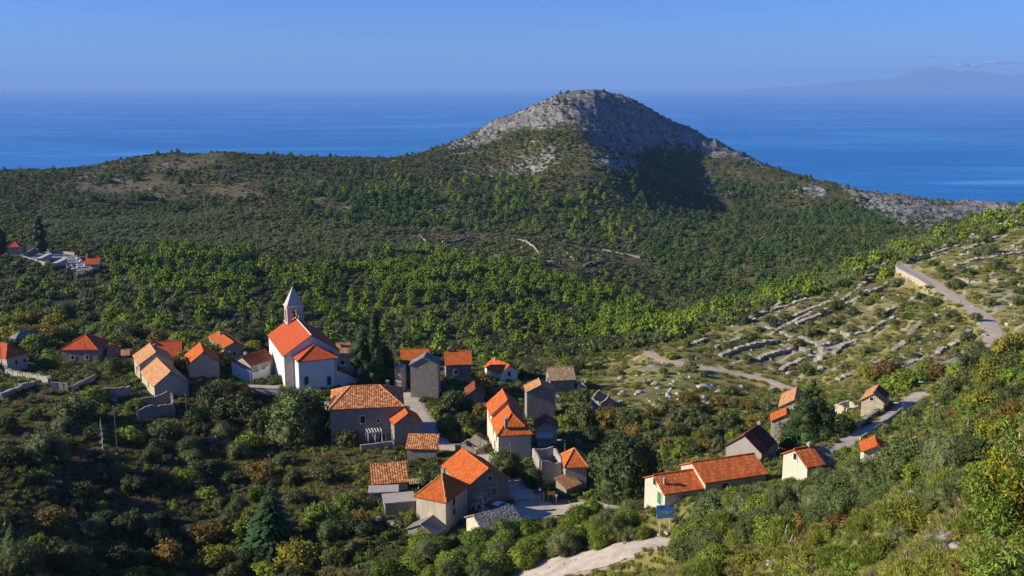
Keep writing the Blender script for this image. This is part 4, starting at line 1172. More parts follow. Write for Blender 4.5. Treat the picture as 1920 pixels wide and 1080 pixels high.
def ragged_wall(mb, p, q, zb, h0, h1, th, seed, step=0.55, amp=0.35):
    rng = np.random.default_rng(seed); p = Vector(p); q = Vector(q); n = max(2, int((q - p).length / step)); d = (q - p).normalized(); s = Vector((-d.y, d.x, 0)) * th / 2
    hs = np.array([h0 + (h1 - h0) * i / n for i in range(n + 1)]) + amp * np.cumsum(rng.normal(0, 0.6, n + 1)) * 0.4 + rng.normal(0, amp * 0.4, n + 1)
    for i in range(n):
        a = p + (q - p) * (i / n); b = p + (q - p) * ((i + 1) / n)
        za, zb_ = a.z + max(0.2, hs[i]), b.z + max(0.2, hs[i+1])
        w = th * rng.uniform(-0.10, 0.10); j = Vector((-d.y, d.x, 0)) * w
        mb.hexa([(a.x-s.x, a.y-s.y, zb), (b.x-s.x, b.y-s.y, zb), (b.x+s.x, b.y+s.y, zb), (a.x+s.x, a.y+s.y, zb),
                 tuple(Vector((a.x, a.y, za))-s*0.8+j), tuple(Vector((b.x, b.y, zb_))-s*0.8+j), tuple(Vector((b.x, b.y, zb_))+s*0.8+j), tuple(Vector((a.x, a.y, za))+s*0.8+j)])
def ruin(name, label, f, heights, wall='stone', th=0.5, seed=1, gable=0.0):
    """roofless shell: four standing walls with crumbled tops"""
    org = Vector((f.a.x, f.a.y, f.zg)); he = f.a.z - f.zg
    t = thing(name, label, 'ruin', org)
    c = [Vector((0,0,0)), f.v*f.Lv, f.v*f.Lv + f.u*f.Lu, f.u*f.Lu]
    cen = org + (f.u*f.Lu + f.v*f.Lv)/2; FOOT.append((cen.x, cen.y, f.u.copy(), f.v.copy(), f.Lu/2, f.Lv/2))
    for k in range(4):
        p, q = c[k], c[(k+1)%4]; h0, h1 = he*heights[k], he*heights[(k+1)%4]
        mb = MB()
        d = (q-p).normalized()
        if gable and k in (0, 2):
            m = (p+q)/2; ragged_wall(mb, p, m, -2.5, h0, h0+gable, th, seed+k); ragged_wall(mb, m, q, -2.5, h0+gable, h1, th, seed+k+9)
        else: ragged_wall(mb, p + d*th*0.52, q - d*th*0.52, -2.5, h0, h1, th, seed + k)
        mb.build('wall', M[wall], t)
    return t
W_ = lambda face, fr, s, w=0.8, h=1.1, pm='dark', fm='trim': (face, fr, s, w, h, 'window', pm, fm)
D_ = lambda face, fr, w=1.0, h=2.0, pm='brown', fm='trim': (face, fr, 0.0, w, h, 'door', pm, fm)

building('stone_house', 'stone house with a dark red hipped roof at the western end of the village', 'house', frame((12,671),(-40,657),(50,657),(12,699)), 'u', 2.3, (3.2,3.2), 'warm', 'red', openings=[W_('v',.45,1.5), W_('v',.85,1.5)])
building('abandoned_house', 'long dark abandoned house among trees behind the western houses', 'house', frame((29,637),(20,629),(77,628),(29,651)), 'v', 1.5, (2.2,2.2), 'stone', 'slab', openings=[W_('v',.3,.8,.7,1.4), W_('v',.65,.8,.7,1.4)])
building('farmhouse', 'wide farmhouse with a red hipped roof behind two bare almond trees', 'house', frame((182,655),(115,656),(203,641),(182,680)), 'v', 2.7, (4.5,2.5), 'stone', 'red', openings=[W_('u',.3,.9), W_('u',.7,.9)], chimneys=[(.75,.5,.7,.9)])
building('house_annex', 'low red roofed annex on the right of the hipped farmhouse', 'annex', frame_depth((203,667),(225,665),5,(203,676)), 'v', 2.0, (0,0), 'stone', 'mott')
building('house_annex', 'tiny annex with faded tiles between the farmhouse and the stepped stone houses', 'annex', frame_depth((228,667),(241,666),4,(228,676)), 'v', 1.0, (0,0), 'stone', 'old')
building('stone_house', 'long house with dull red rows of tiles half hidden by a green walnut', 'house', frame_depth((252,676),(338,671),8,(262,694)), 'v', 3.2, (4,0), 'stone', 'red', chimneys=[(.3,.45,.7,.9)])
building('stone_house', 'tall stone house with faded orange tiles, upper one of a stepped pair', 'house', frame((261,684),(236,674),(325,680),(262,713)), 'u', R=(292.5,661), wall='warm', roof='old', openings=[W_('u',.35,1.6), D_('u',.6)], chimneys=[(.7,.6,.6,.8)])
building('stone_house', 'stone house with streaky faded tiles beside the roofless walled yard', 'house', frame((289,724),(265,702),(352,716),(289,748)), 'u', R=(317,697.5), wall='warm', roof='old', openings=[W_('u',.45,1.3,.7,1.4)])
building('stone_house', 'narrow tall stone house with a bright orange roof left of the car', 'house', frame((354,683),(331,672.5),(411,682),(355,709)), 'u', R=(381,660), wall='warm', roof='tile', openings=[W_('u',.35,1.8,.6,1.0)])
building('stone_house', 'stone house with an orange roof behind the green walnut left of the church', 'house', frame((420,652.5),(385,639),(457,654),(420,678)), 'u', R=(432,643), wall='stone', roof='tile', openings=[W_('v',.5,1.2)], chimneys=[(.75,.42,.55,.8)])
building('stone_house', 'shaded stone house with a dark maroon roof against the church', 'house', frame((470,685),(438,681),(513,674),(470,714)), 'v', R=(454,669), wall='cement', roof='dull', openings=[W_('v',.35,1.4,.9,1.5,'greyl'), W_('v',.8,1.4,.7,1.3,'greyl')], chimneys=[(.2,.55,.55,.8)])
building('stone_house', 'orange roofed house just behind the churchyard cypress', 'house', frame_depth((632,667),(664,665.5),6,(632,690)), 'v', 2.4, (0,0), 'cream', 'old', openings=[W_('v',.3,.8)], chimneys=[(.3,.35,.6,.8)])
building('schoolhouse', 'large stone building with a mottled pale orange hipped roof below the church', 'house', frame((619,767.5),(636,744),(756,759),(619,836), Lu=12.0), 'v', 2.5, (3.8,4.4), 'stone', 'mott', cap='old', openings=[W_('v',.44,4.3,.9,1.5,'dark'), W_('v',.83,4.4,.6,.8), W_('v',.65,4.4,.5,.6), D_('v',.7,1.1,2.1,'dark')], chimneys=[(.8,.62,.6,1.0)])
building('stone_house', 'stone house with a bright orange roof at the corner of the mottled roofed schoolhouse', 'house', frame((739,795.5),(730,780),(790,790),(739,838)), 'u', R=(762.5,776), wall='stone', roof='tile', openings=[W_('u',.5,2.0,.6,1.0)])
building('tool_shed', 'low shed with a mottled tile roof half in shadow beside the lane', 'shed', frame_depth((763,841),(817,842),3.6,(763,863)), 'v', 1.3, (0,0), 'stone', 'mott', shed=True, caps=False)
building('tool_shed', 'small shed with a mottled orange tile roof among dry heather', 'shed', frame_depth((700,908),(764,903),4.2,(700,926)), 'v', 1.7, (0,0), 'warm', 'mott', shed=True, caps=False, openings=[D_('v',.5,.9,1.7,'dark')])
building('barn', 'big stone barn with a broad vivid orange roof beside the road junction', 'house', frame((876,912),(830,875),(953,897),(876,956)), 'u', R=(915,879), wall='stone', roof='tile', openings=[W_('v',.65,1.6,.9,1.2,'green'), W_('v',.55,4.2,.7,.8,'brown')])
building('tower_house', 'three storey plastered house with a hipped orange roof and brown shutters', 'house', frame((835.5,940),(780,934),(876,917),(835,1000)), 'v', 2.4, (3.5,3.0), 'beige', 'tile', cap='old', openings=[W_('v',.36,4.7,.9,1.5,'brown'), W_('v',.36,2.0,.9,1.4,'brown')], chimneys=[(.7,.6,.5,.9)])
building('gable_shed', 'small stone shed with grey corrugated roof at the foot of the tower house', 'shed', frame((816,1003),(764.5,992),(836,992),(816,1016)), 'v', R=(786.7,983.6), wall='stone', roof='grey', cap='trim', openings=[D_('u',.52,.9,1.7,'wood','wood')])
building('stone_barn', 'stone barn with a roof of rough grey slabs at the road junction', 'barn', frame((906,995),(872.5,980),(975.5,981),(906,1015)), 'v', R=(889,967), wall='pale', roof='slab', caps=False, thick=0.25, openings=[W_('v',.55,.9,.5,1.0,'dark')])
f18 = frame((934.5,816),(922,789),(996,813),(935,866))
building('long_house', 'front wing of the long orange roofed house with a chimney on its hip', 'house', f18, 'u', 2.7, (3.6,0), 'cream', 'tile', openings=[W_('u',.25,3.6,.9,1.4,'brown'), W_('u',.7,3.6,.9,1.4,'brown'), W_('u',.5,.8,1,1.8,'brown')], chimneys=[(.10,.26,.6,1.3)])
g = Frame(); g.__dict__.update(f18.__dict__); g.a = f18.a + f18.u * (f18.Lu + 0.02) + Vector((0,0,1.0)); g.Lu = 6.5
building('long_house', 'rear wing, one step higher, of the long orange roofed house', 'house', g, 'u', 2.7, (0,0), 'cream', 'tile', openings=[W_('u',.5,4.4,.9,1.4,'brown')])
building('stone_house', 'gaunt stone house with a grey slab roof standing above the lane', 'house', frame((821,685),(769,686),(836,679),(821,748)), 'v', R=(797.5,671), wall='stone', roof='slab', caps=False, thick=0.22, openings=[W_('v',.3,5.6,.6,1.1,'greyl'), W_('v',.6,1.2,.7,1.5), W_('v',.3,3.2,.6,1.0)])
building('stone_house', 'long low orange roof behind the gaunt slab roofed house', 'house', frame_depth((752,678),(803,677),6,(752,686)), 'v', 2.3, (0,0), 'stone', 'tile')
building('stone_house', 'orange roofed house beside a utility pole behind the walnut', 'house', frame_depth((836,684),(883,682.5),6.5,(836,712)), 'v', 2.3, (0,0), 'stone', 'tile', openings=[W_('v',.4,1.2)], chimneys=[(.15,.5,.55,.8)])
building('stone_house', 'small cream walled house with a vivid orange roof on the eastern edge of the village', 'house', frame((939,700),(909,688),(970,695),(939,716)), 'u', R=(955,685.5), wall='white', roof='tile', openings=[W_('v',.5,1.1)], chimneys=[(.8,.45,.5,.7)])
building('stone_house', 'tall stone house with faded tiles on the eastern edge of the village', 'house', frame((988,735),(987,719),(1041,732),(988,785)), 'u', R=(1015,722), wall='stone', roof='old', openings=[W_('v',.47,5.6,.35,.4,'dark')])
building('stone_barn', 'roof of bleached straw coloured tiles behind the tall eastern house', 'barn', frame_depth((1032,713),(1077,711),5.5,(1032,740)), 'v', 2.2, (0,0), 'stone', 'straw')
ruin('ruined_house', 'roofless stone ruin with bare gables below the field', frame((1125,757),(1109,749),(1155,755),(1125,772)), (1,1,1,1), 'stone', 0.45, 3, 1.6)
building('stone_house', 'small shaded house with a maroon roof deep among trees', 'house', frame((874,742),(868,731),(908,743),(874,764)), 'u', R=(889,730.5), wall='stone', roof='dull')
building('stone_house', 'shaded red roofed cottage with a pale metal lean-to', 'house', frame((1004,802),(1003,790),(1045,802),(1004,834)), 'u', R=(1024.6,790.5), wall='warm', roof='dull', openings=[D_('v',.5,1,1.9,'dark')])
building('lean_to', 'pale metal sheet lean-to in front of the shaded red roofed cottage', 'lean-to', frame_depth((1008,821),(1034,821),3.0,(1008,838)), 'v', 0.8, (0,0), 'cement', 'greyl', shed=True, caps=False)
building('stone_house', 'small square house with a hipped orange roof beside the great round tree', 'house', frame((1060,874),(1055,851.5),(1100,872),(1060,919), Lu=5.5), 'u', 2.0, (2.7,2.7), 'cement', 'tile', cap='old', openings=[W_('u',.5,2.6,.7,1.1)])
building('lean_to', 'lean-to with a sloping orange roof against the small square house', 'lean-to', frame_depth((1062,917),(1087,907),2.4,(1062,932)), 'v', 1.0, (0,0), 'stone', 'old', shed=True, caps=False)
ruin('roofless_house', 'roofless flat topped building left of the small square house', frame_depth((1013,863),(1054,860),6,(1013,908)), (1,.95,1,1), 'cement', 0.35, 8)
f29 = frame((1247,926),(1199,909),(1319,915),(1247,952), fix='v')
building('long_house', 'cream gabled end wing with a green door behind the map board', 'house', f29, 'v', R=(1222,892), wall='pale', roof='rows', openings=[W_('u',.5,100.35,.8,.9,'glass'), ('u',.24,-.1,1.1,1.7,'door','green','trim')], chimneys=[(.10,.22,.3,.9)])
g = Frame(); g.__dict__.update(f29.__dict__); g.a = f29.a + f29.v * (f29.Lv + 0.02) - f29.u * 0.4 + Vector((0,0,0.9)); g.Lu = f29.Lu + 0.8; g.Lv = f29.Lv * 1.62
building('long_house', 'long second wing with rows of orange tiles behind olive bushes', 'house', g, 'v', rise_from(f29, 'v', (1222,892)) * 1.08, (0,0), 'warm', 'rows', openings=[W_('v',.32,1.4,.9,1.3,'brown')])
f30 = frame((1514,875),(1469,857),(1541,870),(1514,902), fix='v')
building('stone_house', 'pale stone house with an orange row tiled roof below the great dark cypress', 'house', f30, 'v', R=(1492.7,844), wall='pale', roof='rows', openings=[W_('u',.5,100.1,.55,.75,'dark')], chimneys=[(.93,.5,.4,.5)])
g = Frame(); g.__dict__.update(f30.__dict__); g.a = f30.a + f30.v * (f30.Lv + 0.02) + f30.u * 0.5 + Vector((0,0,-0.4)); g.Lu = f30.Lu - 1.0; g.Lv = f30.Lv * 1.0
building('stone_barn', 'stone slab roofed barn joined to the pale house below the cypress', 'barn', g, 'v', 1.5, (0,0), 'stone', 'slab', caps=False, thick=0.22)
building('ruined_house', 'derelict stone house whose tiled roof has fallen in on one side', 'ruin', frame((1428,850),(1361.6,858),(1457,829),(1428,868), fix='v'), 'v', 2.3, wall='cement', roof='dull', broken=True, chimneys=[(.93,.5,.5,.5)])  # dull tiles put the near slope's shade into the roof colour
building('stone_house', 'stone house with an orange edge roof, nearer of two left of the dark cypress', 'house', frame((1500,793),(1447,794),(1516,779),(1500,826)), 'v', R=(1473,777), wall='warm', roof='tile', openings=[W_('u',.3,3.0,.7,1.0)])
building('stone_house', 'stone house with bleached tiles, farther of two left of the dark cypress', 'house', frame((1515,768),(1462,767),(1530,752),(1515,795)), 'v', R=(1489,750), wall='warm', roof='old', openings=[W_('u',.45,2.6,.5,.7)])
building('field_house', 'small stone field house with a half collapsed roof beside the lane', 'house', frame((1657,755.5),(1615.6,750),(1668,740),(1657,772)), 'v', R=(1637,739), wall='warm', roof='old', broken=True, openings=[W_('u',.55,1.7,.6,.6)])
ruin('ruined_shed', 'low ruined shed with reddish walls left of the half collapsed field house', frame_depth((1585,764),(1611,762),3.2,(1585,777)), (1,.8,1,1), 'warm', 0.4, 12)
building('stone_house', 'broken orange roofed house beside the lane, sunk among bushes', 'house', frame((1667,849),(1620,851),(1673,830),(1667,866)), 'v', R=(1642,836), wall='pale', roof='tile', broken=False)

# ------------------------------------------------------------------ the church
def church():
    f = frame((532,667.5),(501,639),(636,660),(533,729))
    g = Vector((f.a.x, f.a.y, f.zg)); zg = f.zg
    rise = rise_from(f, 'u', (582.3,629)); he = f.a.z - zg; L, W = f.Lu, f.Lv; u, v = f.u, f.v
    t = building('church', 'whitewashed village church with a stone bell tower and red tiled roofs', 'church', f, 'u', rise, (0,0), 'white', 'red', ov=0.3, caps=True)
    t.children[0].data.materials[0] = M['white']
    cen = g + u*L/2 + v*W/2
    P = lambda x, y, z: u*x + v*y + Vector((0,0,z))
    # stone facing of the end wall beside the choir
    q = MB(); q.box(P(-0.06, 0.85, he/2 - 1.0), u*0.06, v*0.85, Vector((0,0,he/2+0.95))); q.build('quoins', M['ashlar'], t)
    # choir: front plane d metres before the end wall
    d = 5.0; p0 = f.a - u*d
    a2 = on_plane(559, 677, p0, u); c2 = on_plane(631, 671.5, p0, u)
    y0 = (a2 - f.a).dot(v); y1 = (c2 - f.a).dot(v); h2 = a2.z - zg
    hm = (h2 + c2.z - zg) / 2
    w = MB(); w.hexa([P(-d,y0,-3), P(0,y0,-3), P(0,y1,-3), P(-d,y1,-3), P(-d,y0,hm), P(0,y0,hm), P(0,y1,hm), P(-d,y1,hm)]); w.build('choir_wall', M['white'], t)
    k = MB(); r2 = min((y1-y0)*0.26, rise*0.8); ov = 0.3; ym = (y0+y1)/2; sl = r2/((y1-y0)/2)
    A_, B_, C_, D2 = P(-d-ov,y0-ov,hm-sl*ov), P(-0.02,y0-ov,hm-sl*ov), P(-0.02,y1+ov,hm-sl*ov), P(-d-ov,y1+ov,hm-sl*ov); R0, R1 = P(-d+(y1-y0)*0.42,ym,hm+r2), P(-0.02,ym,hm+r2)
    for Q, e in (([A_,B_,R1,R0],u), ([C_,D2,R0,R1],u), ([D2,A_,R0],v)):
        n = (Q[1]-Q[0]).cross(Q[2]-Q[0]).normalized()
        if n.z < 0: n = -n; Q = Q[::-1]
        s = n.cross(e).normalized(); s = s if s.z > 0 else -s; o = min(Q, key=lambda z: z.z)
        top = [x + Vector((0,0,.16)) for x in Q]; bot = [x + Vector((0,0,.03)) for x in Q]
        k.poly(top, [((x-o).dot(e)+50, (x-o).dot(s)) for x in Q]); k.poly(bot[::-1])
        for i in range(len(Q)): j = (i+1) % len(Q); k.poly([bot[i], bot[j], top[j], top[i]], [(0,0),(.2,0),(.2,.1),(0,.1)])
    k.build('choir_roof', M['red'], t)
    k = MB()
    for p, q in ((R0,R1),(A_,R0),(D2,R0)): k.tube([p+Vector((0,0,.19)), q+Vector((0,0,.19))], 0.13, 6)
    k.build('choir_ridge_tiles', M['red'], t)
    # two arched windows
    for px, py in ((574.4,714), (617,713.5)):
        c = on_plane(px, py, p0, u); cy = (c - f.a).dot(v); cz = c.z - zg
        for nm, s, mat, x in (('window', 1.0, 'trim', -d-0.05), ('pane', 0.72, 'glass', -d-0.07)):
            hw, hh = 0.62*s, 1.35*s; b = MB(); pr = [(-hw,-hh),(hw,-hh)] + [(hw*math.cos(a), hh*0.55 + hw*math.sin(a)) for a in np.linspace(0, PI, 9)]
            fr = [P(x, cy+a, cz+bz) for a, bz in pr]; bk = [P(-d+0.02, cy+a, cz+bz) for a, bz in pr]
            b.poly(fr); 
            for i in range(len(pr)): j = (i+1) % len(pr); b.poly([fr[i], fr[j], bk[j], bk[i]])
            if nm == 'window': wo = b.build(nm, M[mat], t)
            else: b.build(nm, M[mat], wo)
    # rainwater pipe
    b = MB(); b.tube([P(-d-0.1, y1-0.35, -1), P(-d-0.1, y1-0.35, hm)], 0.07, 6); b.build('downpipe', M['grey'], t)
    # sacristy: lean-to continuing the choir front to the right
    s0 = on_plane(631, 694, p0+u*0.4, u); s1 = on_plane(691, 717, p0+u*0.4, u)
    ya, za = y1 + 0.003, s0.z - zg; yb, zb = (s1 - f.a).dot(v), s1.z - zg
    w = MB(); w.hexa([P(-d+.4,ya,-3), P(0.5,ya,-3), P(0.5,yb,-3), P(-d+.4,yb,-3), P(-d+.4,ya,za), P(.5,ya,za), P(.5,yb,zb), P(-d+.4,yb,zb)]); w.build('sacristy_wall', M['white'], t)
    r = MB(); z_ = Vector((0,0,.12)); Q = [P(-d+.2,ya,za+.02), P(.7,ya,za+.02), P(.7,yb+.3,zb-.1), P(-d+.2,yb+.3,zb-.1)]
    r.hexa(Q + [x + z_ for x in Q], 0, [(0,0),(5.5,0),(5.5,yb-ya),(0,yb-ya)]); r.build('sacristy_roof', M['dull'], t)
    # bell tower rising at the far end
    s = 2.0; xc = L - 1.6; yc = W / 2
    pc = f.a + u*xc + v*yc
    zz = lambda py: at_y(551, py, pc.y).z - zg
    cx = at_y(551, 590, pc.y); yc += (cx - pc).dot(v) * 1.0; pc = f.a + u*xc + v*yc
    zt, zs, zp = zz(572.5), zz(603), zz(537)
    tw = MB()
    def slab(z0, z1, h, mb): mb.box(P(xc, yc, (z0+z1)/2), u*h, v*h, Vector((0,0,(z1-z0)/2)))
    slab(-2, zs-0.1, s*0.99, tw)
    tw.box(P(xc, yc, zs+.2), u*s*.35, v*s*.35, Vector((0,0,.2)))
    # belfry: four corner piers, arch heads
    for a in (-1, 1):
        for b_ in (-1, 1): tw.box(P(xc+a*s*.70, yc+b_*s*.70, (zs+zt)/2+.05), u*s*.28, v*s*.28, Vector((0,0,(zt-zs)/2-0.15)))
    hz = zs + (zt-zs)*0.76
    for dd, cc, sgn in ((u, v, -1), (u, v, 1), (v, u, -1), (v, u, 1)):
        n = 7; hw = s*.42
        for i in range(n):
            a0 = PI*i/n; a1 = PI*(i+1)/n
            x0, x1 = hw*math.cos(a0), hw*math.cos(a1); q0, q1 = hz-hw*.6+hw*math.sin(a0)*.9, hz-hw*.6+hw*math.sin(a1)*.9
            base = Vector((0,0,0)) + u*xc + v*yc + dd*sgn*s*.66
            tw.hexa([base+cc*x0-dd*s*.318+Vector((0,0,q0)), base+cc*x1-dd*s*.318+Vector((0,0,q1)), base+cc*x1+dd*s*.318+Vector((0,0,q1)), base+cc*x0+dd*s*.318+Vector((0,0,q0)),
                     base+cc*x0-dd*s*.318+Vector((0,0,zt-.1)), base+cc*x1-dd*s*.318+Vector((0,0,zt-.1)), base+cc*x1+dd*s*.318+Vector((0,0,zt-.1)), base+cc*x0+dd*s*.318+Vector((0,0,zt-.1))])
    tw.build('bell_tower', M['ashlar'], t)
    co = MB(); slab(zs-.12, zs+.12, s*1.08, co); slab(zt-.12, zt+.16, s*1.10, co); co.build('cornice', M['trim'], t)
    sp = MB(); b4 = [P(xc-s*.98,yc-s*.98,zt+.17), P(xc+s*.98,yc-s*.98,zt+.17), P(xc+s*.98,yc+s*.98,zt+.17), P(xc-s*.98,yc+s*.98,zt+.17)]
    ap = [P(xc-.08,yc-.08,zp), P(xc+.08,yc-.08,zp), P(xc+.08,yc+.08,zp), P(xc-.08,yc+.08,zp)]
    sp.hexa(b4 + ap); sp.build('spire', M['ashlar'], t)
    cr = MB(); cr.abox(P(xc,yc,zp+.55), .09, .09, 1.1); cr.abox(P(xc,yc,zp+.75), .5, .08, .09); cr.build('cross', M['trim'], t)
    bl = MB(); prof = [(.06,.9),(.2,.85),(.3,.55),(.36,.2),(.48,0)]
    zb0 = zs + (zt-zs)*.30
    for i in range(len(prof)-1):
        for k_ in range(10):
            a0, a1 = 2*PI*k_/10, 2*PI*(k_+1)/10; (r0, h0), (r1, h1) = prof[i], prof[i+1]
            bl.poly([P(xc+r0*math.cos(a0),yc+r0*math.sin(a0),zb0+h0), P(xc+r0*math.cos(a1),yc+r0*math.sin(a1),zb0+h0), P(xc+r1*math.cos(a1),yc+r1*math.sin(a1),zb0+h1), P(xc+r1*math.cos(a0),yc+r1*math.sin(a0),zb0+h1)])
    bl.box(P(xc,yc,zb0+1.0), u*s*.9, v*.08, Vector((0,0,.08)))
    bl.build('bell', M['black'], t)
    print('CHURCH', L, W, he, rise, 'choir', y0, y1, hm, 'sac', yb, za, zb, 'tower', zs, zt, zp)
church()
for o in list(scn.objects):
    pass

# ------------------------------------------------------------------ road surfaces
def ribbon(name, A, hw, mat, label, dz=0.05, kind='structure', jag=0.12, seed=1):
    n = len(A); T = np.gradient(A[:, :2], axis=0); T /= np.maximum(np.linalg.norm(T, axis=1, keepdims=True), 1e-9); Nn = np.stack([-T[:, 1], T[:, 0]], 1)
    rng = np.random.default_rng(seed); V = []; c = 5
    for i in range(n):
        for k in range(c):
            s = (k / (c - 1) * 2 - 1); w = hw + (jag * rng.normal() if k in (0, c - 1) else 0)
            V.append((A[i,0] + Nn[i,0]*s*w, A[i,1] + Nn[i,1]*s*w, A[i,2] + dz - 0.05*abs(s)))
    idx = np.arange(n*c).reshape(n, c); F = np.stack([idx[:-1,:-1], idx[:-1,1:], idx[1:,1:], idx[1:,:-1]], -1).reshape(-1, 4)
    return tag(link(name, mesh_np(name, V, F, M[mat], True)), label, kind=kind)
ribbon('village_road', *ROADS['village_road'], 'asph', 'pale asphalt road through the village', 0.05, jag=0.06)
ribbon('road_spur', *ROADS['road_spur'], 'asph', 'widened road junction', 0.10, seed=2)
ribbon('hill_road', *ROADS['hill_road'], 'lane', 'asphalt road climbing to the hairpin', 0.06, jag=0.04)
ribbon('lane', *ROADS['lane'], 'lane', 'narrow asphalt lane past the eastern houses', 0.05)
ribbon('dirt_track', *ROADS['dirt_track'], 'track', 'bare earth track under the terraces', 0.05, jag=0.35)
ribbon('gravel_path', *ROADS['gravel_path'], 'gravel', 'pale gravel road below the viewpoint', 0.08, jag=0.3)

# ------------------------------------------------------------------ labels for plants: kind, nearest landmark, order from the left
MARKS = [(1715,505,'the road hairpin'),(1850,600,'the road bend under the hairpin'),(1290,690,'the bare earth track'),(1420,600,'the crest terrace walls'),(1590,590,'the terraced hillside middle'),
 (1870,450,'the top of the terraced hill'),(1540,700,'the foot of the terraced hill'),(1530,770,'the dark cypress by the lane'),(1640,745,'the half collapsed field house'),(1750,770,'the lane street lamps'),
 (1248,960,'the blue map board'),(1390,890,'the long row-tiled house'),(1640,850,'the orange house sunk in bushes'),(1090,1040,'the gravel road'),(1130,750,'the roofless gabled ruin'),(1175,850,'the great round tree'),
 (830,960,'the three storey tower house'),(930,985,'the slab roofed barn'),(730,905,'the shed among heather'),(690,790,'the mottled schoolhouse roof'),(560,770,'the great dark oak'),(310,745,'the walled yard'),
 (160,690,'the bare almond trees'),(40,715,'the western dry stone wall'),(200,830,'the dead grey snag'),(430,830,'the stone heap'),(508,880,'the lone pole on the slope'),(97,955,'the rust coloured bush'),
 (510,960,'the spruce in the gully'),(300,1000,'the gully bottom'),(640,1010,'the gully mouth'),(1480,1030,'the pale dead branch'),(1790,1000,'the foreground boulders'),(1870,800,'the yellowing foreground sapling'),
 (275,565,'the lone bright pine'),(560,590,'the bell tower'),(850,560,'the pine wood behind the church'),(1100,580,'the valley bottom'),(110,490,'the hillside cemetery'),(960,800,'the long chimneyed house'),(1010,760,'the tall eastern house'),(880,720,'the brown walnut'),(400,660,'the green walnut')]
ORD = ['first','second','third','fourth','fifth','sixth','seventh','eighth','ninth','tenth','eleventh','twelfth','thirteenth','fourteenth','fifteenth','sixteenth','seventeenth','eighteenth','nineteenth','twentieth']
def ordinal(n):
    if n < 20: return ORD[n]
    n += 1
    return '%d%s' % (n, 'th' if 10 < n % 100 < 14 else {1:'st',2:'nd',3:'rd'}.get(n % 10, 'th'))
PLANTS = []     # (object, description)
def finish_labels():
    grp = {}
    for o, desc in PLANTS:
        px, py = project(o.location.x, o.location.y, o.location.z)
        k = min(range(len(MARKS)), key=lambda i: (MARKS[i][0]-px)**2 + (MARKS[i][1]-py)**2)
        grp.setdefault((desc, k), []).append((float(px), o))
    for (desc, k), L in grp.items():
        L.sort(key=lambda q: q[0])
        for i, (px, o) in enumerate(L):
            o['label'] = '%s near %s' % (desc, MARKS[k][2]) + ('' if len(L) == 1 else ', %s from the left' % ordinal(i))
class Kind:
    def __init__(s, name, cat, group, metas): s.name, s.cat, s.group, s.metas, s.src = name, cat, group, metas, {}
    def put(s, desc, loc, scale=1.0, rz=None, v=None, sz=None):
        i = (random.randrange(len(s.metas)) if v is None else v % len(s.metas)); crown, trunk = s.metas[i]
        rz = random.uniform(0, 6.28) if rz is None else rz; sc = (scale * random.uniform(.82, 1.22), scale * random.uniform(.8, 1.2), scale * (sz or random.uniform(0.9, 1.12)))
        if i not in s.src:
            if trunk is None:
                o = tag(link(s.name, crown), desc, s.cat, s.group); o.location = loc; o.rotation_euler = (0, 0, rz); o.scale = sc
            else: o = tree_thing(s.name, desc, s.cat, loc, crown, trunk, s.group, sc, rz)
            s.src[i] = o
        else: o = copy_tree(s.src[i], desc, loc, rz, sc)
        PLANTS.append((o, desc)); return o
random.seed(4)
def TR(seed, H, r, mat=BARK, **k): return mb_mesh(trunk_mb(seed, H, r, **k), 'trunk', mat)
